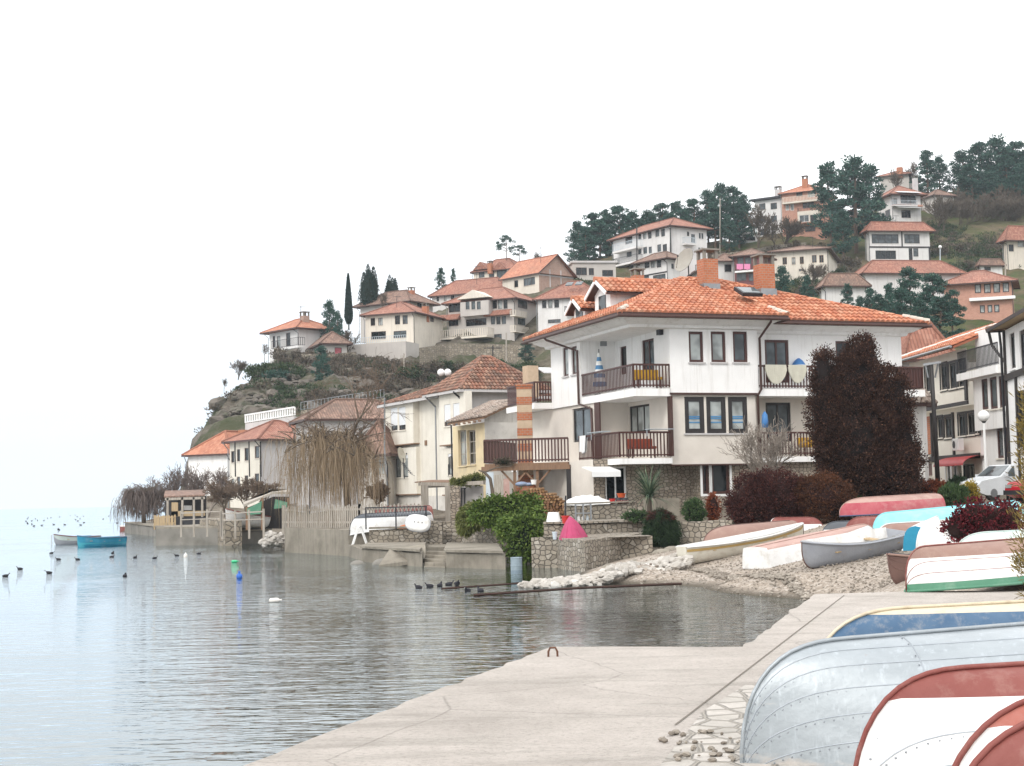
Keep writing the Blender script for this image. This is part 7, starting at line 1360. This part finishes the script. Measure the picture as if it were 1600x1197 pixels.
for x,y,dx,dz in ((541,762,.5,.9),(532,728,.35,1),(524,708,-.3,1),(519,700,-.7,.8),(548,690,.5,.9),(560,660,.5,.8),(560,655,-.2,1),(574,640,.4,.6)): branches(mb,P(x,y,77.4),Vector((dx,rg.uniform(-.4,.3),dz)).normalized(),1.3,.05,4,rg,4,.7,.0,.10,(2,4),.007)
mb.build('bare_twigs',TWIGB,bpy.data.objects['willow_tree'],uv=False)
tb=P(225,825,136); willow('small grey weeping tree hanging over the water at the tip of the promontory',[Vector((tb.x,tb.y,.6)),P(224,800,136),P(222,785,136)],[.22,.18,.13],(P(216,790,136),2.1,1.8,1.4),900,1.0,2.4,.15,TWIG,6,10,.016)
for i,(x,yb,yt,D,l) in enumerate(((262,818,728,139,'twisted bare dark tree behind the far left hut'),(285,812,722,137,'bare dark tree in front of the white house wall'),(240,820,752,137,'low bare tree left of the twisted ones on the promontory'),(325,800,728,134,'pale bare tree before the white house'),(352,800,745,122,'leafless vine tree over the hut roofs'),(385,795,745,118,'tangle of bare reddish branches over the boathouse roof'),(415,790,748,112,'bare branches spreading behind the boathouse'),(592,796,752,83,'dark brown bare shrub beside the cream house'))):
    h_=(yb-yt)*D/2400; bare_tree('bare_tree',l,P(x,yb,D),h_*1.05,20+i,5,BARK if i!=3 else BARKP,spread=.95 if i>3 else .7,minr=.017,multi=3 if i>3 else 2,tm=(TWIG,TWIGB)[i in (4,5,6,7)],kids=(2,4))
# ---------------------------------------------------------------- trees on the hill
def pine_proto(i,h=15.,kind='pine'):
    rs=np.random.RandomState(40+i); rg=random.Random(40+i); t=thing('pine_tree','','pine tree',(0,0,0)); mb=MB(); top=Vector((rg.uniform(-.5,.5),rg.uniform(-.5,.5),h)); mb.tube([(0,0,-1.5),(rg.uniform(-.2,.2),0,h*.4),top*.85,top],[h*.02,h*.016,h*.008,.03],7,False); P_=[];D_=[]
    lo={'pine':.22,'umbrella':.62,'bare':.42}[kind]; nb={'pine':64,'umbrella':30,'bare':46}[kind]; R=h*{'pine':.27,'umbrella':.30,'bare':.26}[kind]
    for k in range(nb):
        f=lo+(1-lo)*(k+rg.random())/nb; g=(f-lo)/(1-lo); prof=(1-g)**.55*(.55+.45*min(1,g*4)) if kind!='umbrella' else (1-g**2.2)**.5; a=rg.uniform(0,6.28); r=R*prof*rg.uniform(.35,1.12); c=Vector((math.cos(a)*r,math.sin(a)*r,h*f+rg.uniform(-.3,.3)))
        mb.tube([(0,0,c.z-r*.28),c],[.07,.03],4,False); s=rg.uniform(.65,1.25)*h/15; n=95; d=rs.normal(0,1,(n,3)); d/=np.linalg.norm(d,axis=1)[:,None]; P_.append(np.array(c)+d*np.array((1.15*s,1.15*s,.62*s))*rs.uniform(.45,1.05,(n,1))); dd=d.copy(); dd[:,2]+=.6; D_.append(dd)
    pts=np.concatenate(P_); leafmesh('crown',pts,np.concatenate(D_),.5,.24,PINE,t,rs,False,.4); mb.build('trunk',BARKR,t,world=False,uv=False); return t
PP=[pine_proto(0),pine_proto(1),pine_proto(2,15,'bare'),pine_proto(3,15,'umbrella'),pine_proto(4)]; used=set()
def put(proto,px,yb,yt,D,lab,cat='pine tree',group=None,h0=15.,wx=1.,rot=None):
    o=proto if proto.name not in used else copy_tree(proto); used.add(proto.name); b=P(px,yb,D); zt_=float(fh(np.array(b.x),np.array(b.y)))-.4; top=P(px,yt,D).z
    h1=top-b.z; h=h1
    if b.z-9<zt_<b.z: b.z=max(zt_,b.z-.4*h1); h=top-b.z
    wx*=h1/h; s=h/h0; o.location=b; o.scale=(s*wx,s*wx,s); o.rotation_euler=(0,0,rot if rot is not None else (px*7.3)%6.28); o['label']=lab; o['category']=cat
    if group: o['group']=group
gp='pines of the wood behind the tall white hill house'; wood='tall dark pine of the dense wood along the ridge behind the white hill house'
for i,(x,yb,yt,D,w_) in enumerate(((915,424,356,296,1.3),(938,424,345,302,1.3),(980,412,340,306,1.3),(1022,402,336,310,1.3),(1047,400,335,309,1.3),(1072,398,330,310,1.3),(1118,395,325,310,1.4),(1155,394,318,312,1.3),(905,425,348,300,1.1),(928,420,335,304,1.2),(948,415,331,308,1.1),(968,412,323,306,1.2),(990,412,332,310,1.2),(1012,405,331,312,1.2),(1035,400,319,314,1.15),(1060,398,317,312,1.2),(1085,395,312,314,1.15),(1108,394,300,316,1.0),(1128,392,290,312,1.0),(1148,392,293,316,1.0),(1165,392,308,318,1.0),(920,428,372,298,1.2),(955,425,368,299,1.2),(1000,405,360,300,1.1),(1090,398,345,305,1.1),(1140,396,340,305,1.1))): put(PP[(i*3)%5 if (i*3)%5!=3 else 2],x,yb,yt,D,wood,group=gp,wx=w_)
for x,yb,yt,D,k,w_,l in ((1300,398,258,306,0,1.05,'tall pine left of the pair standing between the brick flats and the upper villa'),(1338,400,250,300,1,1.15,'tallest broad pine standing left of the upper villa'),(1362,398,262,304,4,1.0,'tall pine nearest the wall of the upper villa'),(1318,402,330,296,4,1.3,'lower bushy pine in front of the tall pair of hill pines'),
  (1450,330,238,344,0,1.1,'pine behind the chimney of the upper villa'),(1470,325,246,348,1,.9,'slender pine right of the one behind the upper villa'),(1508,335,238,345,4,1.2,'broad pine at the left of the right-hand ridge group'),(1535,335,226,347,0,1.2,'high pine of the right-hand ridge group, second from the left'),(1562,335,217,344,1,1.2,'highest pine on the right-hand ridge'),(1588,335,224,346,2,1.3,'pine on the ridge close to the right edge'),(1612,335,235,345,4,1.2,'pine on the ridge cut by the right edge'),(1522,340,258,340,0,1.5,'dense pine between the broad one and the high one of the right-hand ridge group'),(1575,338,246,341,4,1.4,'dense pine in front of the highest ridge pine'),(1606,340,258,338,1,1.5,'dense pine low at the right edge of the ridge'),(1548,340,270,338,4,1.5,'low dark pine under the right-hand ridge group'),(1590,345,275,336,0,1.5,'low dark pine near the right edge under the ridge group'),
  (1362,520,452,196,2,1.0,'ragged pine left of the group behind the big orange roof'),(1392,515,446,200,0,1.1,'bushy pine behind the right part of the big orange roof'),(1425,530,420,192,2,1.1,'tall ragged pine in front of the pink brick house'),(1462,540,430,188,2,1.2,'blue green ragged pine beside the pink brick house'),(1440,540,470,184,4,1.5,'dense low pine behind the corner of the big orange roof'),(1490,545,455,186,2,1.0,'ragged pine nearest the pink brick house wall'),(1410,520,455,188,4,1.8,'bushy dark pine below the ragged ones behind the right end of the orange roof'),(1375,510,462,190,0,1.7,'low bushy pine against the white wall under the orange roof'),(1470,540,468,182,0,1.8,'wide low pine below the pink brick house'),(1345,505,465,195,1,1.3,'small pine at the left end of the pines behind the orange roof'),(1222,472,418,205,4,1.5,'round dark evergreen right behind the second brick chimney'),(1262,475,432,206,0,1.4,'dark evergreen below the cream cottage'),(1325,482,445,204,1,1.4,'dark evergreen before the small white house'),
  (503,632,543,206,2,.75,'lone pine on a bare trunk on the cliff face below the annex'),(515,528,472,237,1,1.1,'dark cedar between the cliff edge house and the cream terrace house'),(528,535,488,234,4,1.0,'smaller dark cedar close to the cream terrace house'),(791,412,368,292,3,1.05,'umbrella pine alone on the skyline'),(812,412,383,294,3,1.2,'smaller umbrella pine right of the lone skyline one'),(690,455,420,280,4,1.2,'dark round pine on the skyline left of the dormer house'),(709,455,421,281,0,.8,'narrower dark pine touching the round one on the skyline'),(822,560,532,225,4,2.0,'spreading dark evergreen below the stone villa')): put(PP[k],x,yb,yt,D,l,wx=w_)
def cyp_proto(i,h=10.,w_=.9,multi=False):
    rs=np.random.RandomState(80+i); t=thing('cypress_tree','','cypress',(0,0,0)); n=5200; P_=[];D_=[]; sp=[(0,0,h,w_)]
    if multi: sp=[(rs.uniform(-1.5,1.5),rs.uniform(-1,1),h*rs.uniform(.72,1),w_*rs.uniform(.5,.8)) for _ in range(7)]
    for x,y,hh,ww in sp:
        m_=n//len(sp); z=rs.uniform(.03,1,m_); a=rs.uniform(0,6.28,m_); r=ww*np.minimum(1,z*6)**.5*(1-z)**.62*rs.uniform(.75,1.12,m_); P_.append(np.stack([x+r*np.cos(a),y+r*np.sin(a),z*hh],1)); D_.append(np.stack([np.cos(a)*.3,np.sin(a)*.3,np.ones(m_)],1))
    leafmesh('crown',np.concatenate(P_),np.concatenate(D_),.5,.17,CYP,t,rs,False,.3); mb=MB()
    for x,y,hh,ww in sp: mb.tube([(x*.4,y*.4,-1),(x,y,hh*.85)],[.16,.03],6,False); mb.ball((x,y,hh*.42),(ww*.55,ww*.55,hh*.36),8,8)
    mb.build('trunk',DARKG,t,world=False,uv=False); return t  # mesh also holds solid balls, dark in place of shade inside the crown
c1=cyp_proto(0,10,.85); c2=cyp_proto(1,10,2.6,True); c3=cyp_proto(2,10,2.4,True)
put(c1,545,508,428,246,'single slim cypress on the skyline above the cliff','cypress',h0=10,wx=1.0); put(c2,577,480,411,270,'tall many pointed cypress clump on the skyline','cypress',h0=10,wx=.95); put(c3,612,470,430,272,'short ragged cypress clump behind the broad brown roof','cypress',h0=10,wx=1.25)
BT=[bare_tree('hill_bare_tree','',Vector((0,0,0)),10,60+i,5,BARK,.2,spread=.7,minr=.045,multi=1+i%2,kids=(2,4),world=False,tm=TWIGB if i!=1 else TWIG) for i in range(3)]
gb='bare trees on the green slope at the right'
for i,(x,yb,yt,D,l,g) in enumerate(((1185,388,318,306,'large pale bare tree before the white block of flats',None),(1222,385,330,312,'bare tree between the white block and the brick flats',None),(1210,390,345,308,'smaller bare tree beside the white garage',None),(1400,300,262,348,'bare tree on the crest above the upper villa',None),(1462,352,296,322,'bare tree right beside the upper villa',None),(1475,370,312,318,'bare forked tree on the slope right of the black trimmed house',None),(1500,372,305,326,None,1),(1520,368,296,332,None,1),(1538,372,300,328,None,1),(1555,365,288,336,None,1),(1572,370,296,330,None,1),(1592,368,290,334,None,1),(1510,350,290,338,None,1),(1545,352,290,342,None,1),(1580,350,285,342,None,1),(1428,285,248,352,'bare tree left of the slender pine on the crest',None),
   (372,582,556,216,'small bare tree on the outline of the headland',None),(413,556,536,224,'bare bush at the corner of the cliff edge house',None),(350,605,590,206,'tiny bare bush lower on the outline of the headland',None),(548,545,505,238,'bare tree under the slim cypress',None),(598,482,455,262,'bare tree in front of the broad brown roof',None),(840,415,392,290,'bare tree on the skyline right of the umbrella pines',None),(1265,440,405,262,'bare bushy tree before the cream cottage',None),(1290,448,410,258,'bare tree at the right end of the cream cottage',None),(970,412,360,298,'bare grey tree at the left end of the pine wood',None))):
    put(BT[i%3],x,yb,yt,D,l or 'leafless grey brown tree of the open grove under the right-hand ridge','bare tree',gb if g else None,10,1.15)
# scrub on the slopes: one sheet of dry bushes and one of green ones
def scrub(name,regs,mat,seed,size,ln):
    rs=np.random.RandomState(seed); P_=[];D_=[]
    for x0,x1,y0,y1,D0,D1,n in regs:
        for k in range(n):
            u,v=rs.rand(),rs.rand(); p=P(x0+(x1-x0)*u,y0+(y1-y0)*v,D0+(D1-D0)*(.5*u+.5*v)); z=float(fh(np.array(p.x),np.array(p.y))); s=size*rs.uniform(.5,1.4); m_=int(70*s/size)
            d=rs.normal(0,1,(m_,3)); d/=np.linalg.norm(d,axis=1)[:,None]; d[:,2]=abs(d[:,2]); P_.append(np.array((p.x,p.y,z-.1))+d*np.array((s,s,s*.75))*rs.uniform(.5,1.05,(m_,1))); D_.append(d+np.array((0,0,.4)))
    o=leafmesh(name,np.concatenate(P_),np.concatenate(D_),ln,ln*.35,mat,None,rs,False,.5); tag(o,kind='stuff')
scrub('dry_scrub',((430,840,565,640,224,205,330),(640,840,545,600,226,212,160),(1100,1330,385,400,300,312,70),(1380,1600,340,420,330,290,170),(320,440,600,650,196,210,22),(480,830,600,650,204,190,260),(480,840,548,600,226,214,420),(1300,1360,395,450,296,262,70),(1100,1240,380,420,306,270,90)),SCRB,1,1.2,.5)
scrub('green_scrub',((392,470,575,612,216,210,70),(560,840,560,600,222,214,90),(330,420,575,640,196,214,28),(1450,1600,375,430,312,286,90),(1100,1350,380,470,290,250,80),(470,620,600,640,206,200,60),(740,830,545,565,228,222,40),(330,470,560,660,214,190,45),(880,1000,425,520,276,242,80),(1450,1600,340,400,328,298,110)),SCRG,2,1.15,.45)

def bush_proto(i,mat,h=4.):
    rs=np.random.RandomState(300+i); t=thing('hill_bush','','bush',(0,0,0)); P_=[];D_=[]
    for k in range(9):
        c=np.array((rs.normal(0,1.5),rs.normal(0,1.1),rs.uniform(.6,h*.62))); r=rs.uniform(.9,1.5); d=rs.normal(0,1,(170,3)); d/=np.linalg.norm(d,axis=1)[:,None]; P_.append(c+d*r*rs.uniform(.6,1.08,(170,1))); D_.append(d+np.array((0,0,.4)))
    leafmesh('foliage',np.concatenate(P_),np.concatenate(D_),.5,.24,mat,t,rs,False,.4); mb=MB()
    for k in range(5): mb.tube([(0,0,-1),(rs.normal(0,.8),rs.normal(0,.6),h*.6)],[.09,.03],5,False)
    mb.build('stems',BARK,t,world=False,uv=False); return t
HB=[bush_proto(0,SCRG),bush_proto(1,SCRG),bush_proto(2,SCRB),bush_proto(3,PINE)]
for i,(x,yb,yt,D,k,w_) in enumerate(((412,590,572,211,0,1.5),(432,596,574,210,3,1.4),(455,592,576,212,0,1.4),(425,612,594,206,1,1.6),(448,618,600,203,1,1.5),(476,622,604,203,0,1.5),(470,640,622,198,0,1.3),(372,612,600,205,0,1.1),(540,595,576,215,0,1.4),(562,585,566,220,1,1.5),(590,580,562,221,2,1.6),(615,585,566,219,2,1.5),(640,590,568,215,1,1.6),(668,582,560,219,2,1.6),(700,580,558,222,0,1.5),(728,582,562,221,2,1.6),(755,585,565,219,2,1.4),(780,575,556,224,0,1.5),(520,605,588,212,2,1.4),(560,615,596,206,2,1.5),(600,612,594,208,2,1.6),(500,590,575,214,0,1.3))): put(HB[k],x,yb,yt,D,'rounded bush of the scrub on the rocky face below the cliff top houses','bush','bushes on the cliff face',4.,w_)
for i,(x,yb,yt,D,k,w_) in enumerate(((1125,420,404,285,2,1.5),(1150,408,395,295,0,1.4),(1240,386,374,310,2,1.5),(1330,412,396,288,2,1.5),(1312,432,415,272,0,1.5),(1342,440,422,268,2,1.5),(1462,420,405,286,0,1.4),(1490,425,408,284,1,1.6),(1520,420,402,288,2,1.6),(1550,412,398,292,0,1.5),(1530,395,382,300,1,1.5),(1500,392,378,305,2,1.5),(1470,395,380,300,2,1.4),(1575,395,380,300,2,1.5),(1195,470,440,240,0,1.6),(1260,462,438,250,2,1.6),(925,470,450,256,1,1.5),(960,462,445,262,2,1.5),(895,478,460,252,0,1.4),(1060,470,448,250,0,1.4))): put(HB[k],x,yb,yt,D,'rounded bush on the green slope between the upper hill houses','bush','bushes between the hill houses',4.,w_)
# ---------------------------------------------------------------- cars and yard things
def car(label,loc,yawd,paint,sc=1.):
    t=thing('parked_car',label,'car',loc,(0,0,math.radians(yawd))); L,Wd=3.9,1.62
    prof=((-1.95,.32),(-1.97,.62),(-1.9,.84),(-1.72,.9),(-1.5,1.3),(-1.3,1.38),(-.2,1.41),(.25,1.38),(.85,.93),(1.75,.78),(1.93,.62),(1.95,.35),(1.55,.22),(-1.6,.22))
    mb=MB(); n=len(prof); rings=[]
    for y,k in ((-.81,.0),(-.78,1),(.78,1),(.81,0)):
        rings.append([Vector((x*(1 if k else .985),y*(1-.17*max(0,(z-.88)/.53)),z if k else .22+(z-.22)*.985)) for x,z in prof])
    for a,b in zip(rings,rings[1:]):
        for i in range(n): mb.poly(a[i],b[i],b[(i+1)%n],a[(i+1)%n])
    mb.poly(*rings[0]); mb.poly(*rings[-1][::-1]); mb.build('body',paint,t,world=False,bevel=.03)
    def g(pts,nm='window',mat=GLM): 
        m_=MB(); m_.prism(pts,(Vector(pts[1])-Vector(pts[0])).cross(Vector(pts[2])-Vector(pts[0])).normalized()*.012); m_.build(nm,mat,t,world=False)
    for s in (-1,1):
        yy=lambda z: s*(.815-.17*.8*max(0,(z-.88)/.53))
        q=[(-1.35,yy(.93),.93),(-.42,yy(.93),.93),(-.42,yy(1.32),1.32),(-1.2,yy(1.3),1.3)]; r=[(-.34,yy(.93),.93),(.66,yy(.93),.93),(.2,yy(1.32),1.32),(-.34,yy(1.32),1.32)]
        for z in (q,r): g(z if s<0 else z[::-1])
        m_=MB(); m_.box(.62,.72,s*.8 if s>0 else s*.95,s*.95 if s>0 else s*.8,.92,1.04); m_.build('mirror',paint,t,world=False)
    g([(.30,-.62,1.34),(.82,-.7,.96),(.82,.7,.96),(.30,.62,1.34)],'windscreen'); g([(-1.73,.66,.95),(-1.73,-.66,.95),(-1.54,-.6,1.28),(-1.54,.6,1.28)][::-1],'rear_window')
    for x in (-1.22,1.2):
        for s in (-1,1):
            m_=MB(); m_.tube([(x,s*.62,.3),(x,s*.80,.3)],[.3,.3],18); w_=m_.build('wheel',BLACKW,t,world=False); m_=MB(); m_.tube([(x,s*.795,.3),(x,s*.815,.3)],[.18,.16],12); m_.build('rim',METAL,w_,world=False)
    for s in (-1,1):
        m_=MB(); m_.box(1.88,1.96,s*.6-.14,s*.6+.14,.58,.7); m_.build('headlight',GLC,t,world=False); m_=MB(); m_.box(-1.985,-1.9,s*.66-.1,s*.66+.1,.62,.8); m_.build('tail_light',MT['boat_red'],t,world=False)
    m_=MB(); m_.box(-2.02,-1.9,-.78,.78,.34,.5); m_.build('bumper',DMET,t,world=False); m_=MB(); m_.box(1.9,2.02,-.78,.78,.34,.5); m_.build('bumper',DMET,t,world=False); t.scale=(sc,)*3
p=P(1574,795,60); p.z=2.0; car('white hatchback with pale roof rack parked behind the crimson bush',p,200,pt('car_white',(.72,.75,.78),rough=.25))
p=P(1662,808,55); p.z=1.9; car('red car cut by the right edge behind the crimson bush',p,205,pt('car_red',(.42,.02,.03),rough=.25))
mb=MB(); q=P(1576,759,60); mb.obox(q+Vector((-.75,-.3,.0)),(1.3,.3,0),(-.15,.6,0),(0,0,.1)); o=mb.build('roof_box',GALV,bevel=.02); tag(o,'flat pale blue rack on the roof of the white hatchback','roof box')
g=MB()
# yard things
PINKC=M('pink_tarpaulin',(.40,.04,.12),(.31,.03,.09),3,.6,.5,8)
def tarp():
    t=thing('pink_tarpaulin','bright pink tarpaulin draped like a cone over a pole in front of the garden wall','tarpaulin',P(893,843,54)); ap=P(890,806,54.4); bs=[P(873,843,53.7),P(882,845,53.2),P(896,845,53),P(910,843,53.3),P(920,838,54),P(905,838,55),P(885,839,55)]
    mb=MB(); rg=random.Random(1); n=28; R=[]
    for j in range(6):
        f=j/5; r=[]
        for i in range(n):
            k=i/n*len(bs); a=bs[int(k)%len(bs)].lerp(bs[(int(k)+1)%len(bs)],k%1); q=ap.lerp(a,f); q=q+Vector((0,0,.10*math.sin(PI*f)))+Vector((math.sin(i*1.9)*.035*f,math.cos(i*2.3)*.05*f,0)); r.append(q)
        R.append(r)
    for a,b in zip(R,R[1:]):
        for i in range(n): mb.poly(a[i],b[i],b[(i+1)%n],a[(i+1)%n])
    mb.build('cloth',PINKC,t,smooth=True); 
tarp()
def pot(name,lab,px,py,D,r,h,mat,cat='pot',pole=0):
    p=P(px,py,D); t=thing(name,lab,cat,p); mb=MB(); mb.lathe(p,[(r*.72,0),(r*.95,h*.85),(r*1.08,h*.86),(r*1.08,h),(r*.9,h),(r*.85,h*.8)],14); mb.build('pot',mat,t,smooth=False)
    if pole: mb=MB(); mb.tube([p+Vector((0,0,h*.6)),p+Vector((.03,0,pole))],.035,6); mb.build('stake',DMET,t)
REDP=M('red_plastic',(.50,.035,.03),(.42,.03,.025),3,.4,.1); ORP=M('orange_plastic',(.60,.11,.03),(.5,.09,.03),3,.4,.1)
pot('bucket','dark red bucket with a stake standing at the peak of the pink tarpaulin',883.5,818,55.5,.14,.28,REDP,'bucket',1.0); 
p=P(865,818,56.5); t=thing('lamp_shade','white tapered tub upside down on the upper garden wall','tub',p); mb=MB(); mb.lathe(p,[(.29,0),(.27,.05),(.2,.4),(.19,.41)],18); mb.build('tub',WHP,t,smooth=False); mb=MB(); mb.lathe(p,[(.3,0),(.3,.03)],18); mb.build('rim',WHP,t)
pot('canister','small white and blue canister before the pink tarpaulin',867,843,53.6,.09,.27,GALV,'canister')
for x,y,D,r,h,m_,l in ((957,788,61,.12,.22,REDP,'red pot left on the parapet by the glazed doors'),(969,788,61,.13,.14,REDP,'lower red pot at the right on the parapet'),(978,788,61,.13,.14,REDP,'red pot at the right end of the parapet pots'),(966,783,61.2,.15,.14,BDRK,'dark pot above the red pots on the parapet'),(976,783,61.2,.15,.13,BDRK,'second dark pot above the red pots'),(971,777.5,61.3,.18,.17,ORP,'orange pot on top of the parapet pots')): pot('flower_pot',l,x,y,D,r,h,m_)
t=thing('covered_boat','white tarpaulin covered heap on the terrace behind the parapet','tarpaulin',P(915,790,62)); a=P(882,790,62.5); mb=MB(); R=[]
for i in range(13):
    u=i/12; c=a.lerp(P(953,786,62),u); h_=.12+.25*math.sin(PI*min(1,u*1.1))**.6+.03*math.sin(i*3); R.append([c+Vector((0,-.5,-.1)),c+Vector((0,-.4,h_*.7)),c+Vector((0,0,h_)),c+Vector((0,.4,h_*.7)),c+Vector((0,.5,-.1))])
for p_,q_ in zip(R,R[1:]):
    for j in range(4): mb.poly(p_[j],q_[j],q_[j+1],p_[j+1])
mb.build('cover',WHP,t,smooth=True)
t=thing('crate_rack','grey open metal rack with bottles in front of the parapet','rack',P(910,818,58.5)); mb=MB(); a=P(900,817,58.5); u=Vector((.58,0,0))
for k in (0,.5,1): mb.bar(a+u*k,a+u*k+Vector((0,0,.72)),.05,.05); mb.bar(a+u*k+Vector((0,.35,0)),a+u*k+Vector((0,.35,.72)),.05,.05)
for z in (.02,.36,.7): mb.bar(a+Vector((0,0,z)),a+u+Vector((0,0,z)),.05,.04); mb.bar(a+Vector((0,.35,z)),a+u+Vector((0,.35,z)),.05,.04); mb.obox(a+Vector((0,0,z)),u,(0,.35,0),(0,0,.015))
mb.build('frame',METAL,t)
for k,m_ in enumerate((WHP,BEAK,GALV)): mb=MB(); mb.lathe(a+u*(.2+.28*k)+Vector((0,.15,.04)),[(.06,0),(.06,.16),(.025,.22),(.025,.26)],10); mb.build('bottle',m_,t)
t=thing('brick_oven','round red brown clay oven against the shaded wall behind the firewood','oven',P(828,770,70)); p=P(822,772,69.6); mb=MB(); mb.ball(p,(.55,.5,.65),14,9); mb.build('dome',BRK,t,smooth=True); mb=MB(); mb.box(p.x-.5,p.x+.5,p.y-.2,p.y+.5,1.4,p.z); mb.build('base',STN,t)
t=thing('tarp_bundle','blue grey cloth bundle lying on top of the firewood pile','bundle',P(818,757,66.6)); mb=MB(); mb.ball(P(815,756.5,66.6),(.28,.25,.11),10,7); mb.ball(P(826,757,66.6),(.2,.2,.08),10,7); mb.build('cloth',M('blue_grey_cloth',(.16,.22,.33),(.25,.29,.38)),t,smooth=True)
t=thing('white_tub','white plastic tub on the right end of the firewood pile','tub',P(834,757,66.4)); mb=MB(); mb.lathe(P(834,757,66.4),[(.1,0),(.13,.2),(.14,.21)],12); mb.build('tub',WHP,t)
t=thing('old_door_boards','grey and pinkish boards leaning behind the vine pergola','boards',P(772,790,69)); 
for x,w_,y,m_ in ((770,.5,742,GREYWD),(783,.4,748,BPNK),(760,.35,738,GALV)): mb=MB(); a=P(x,800,68.8); h_=P(x,y,68.8).z-a.z; mb.obox(a,(w_,0,0),(0,.05,0),(0,.15,h_)); mb.build('board',m_,t)
t=thing('climbing_vine','thick twisted dark vine stem climbing beside the pergola','vine',P(772,790,66.8)); mb=MB(); mb.tube([P(771,795,66.8),P(769,765,66.8),P(766,748,66.8),P(757,738,66.9),P(748,735,67)],[.09,.08,.07,.06,.03],7); mb.tube([P(757,738,66.9),P(775,731,66.9),P(800,728,67)],[.05,.035,.02],6); mb.build('stem',BARK,t,uv=False)
for lab,a,b_ in (('laundry rack on the left part of the lower balcony rail',H(-.9,2.6,5.25),H(-.9,.9,5.25)),('laundry rack on the right part of the lower balcony rail',H(.5,-.15,5.28),H(1.7,-.15,5.28))):
    t=thing('laundry_rack',lab,'laundry rack',a); mb=MB(); o=Vector((0,0,1)).cross(b_-a).normalized()*.4
    for k in range(5): mb.tube([a+o*(k/4-.5),b_+o*(k/4-.5)],.012,4)
    mb.tube([a-o*.5,a+o*.5],.014,4); mb.tube([b_-o*.5,b_+o*.5],.014,4); mb.tube([a,a-Vector((0,0,.3))],.014,4); mb.build('rack',GALV,t)
t=thing('blue_jacket','blue cloth hanging by the door of the right lower balcony','laundry',H(6.3,1.2,5.2)); q=P(1195,652,66.8); mb=MB(); mb.lathe(q-Vector((0,0,.35)),[(.13,-.1),(.15,.15),(.12,.45),(.03,.6)],8); mb.build('cloth',BAGB,t,smooth=True)
# ---------------------------------------------------------------- lake haze
mb=MB(); mb.box(-2600,2600,-58,5200,-1.0 if False else -12,130); m_=bpy.data.materials.new('haze'); m_.use_nodes=True; nn=m_.node_tree.nodes; nn.clear(); oo=nn.new('ShaderNodeOutputMaterial'); pv=nn.new('ShaderNodeVolumePrincipled'); pv.inputs['Color'].default_value=(.80,.90,1,1); pv.inputs['Density'].default_value=.00018; pv.inputs['Anisotropy'].default_value=.2; m_.node_tree.links.new(pv.outputs[0],oo.inputs['Volume'])
HZ=mb.build('haze',m_,uv=False); tag(HZ,kind='stuff')
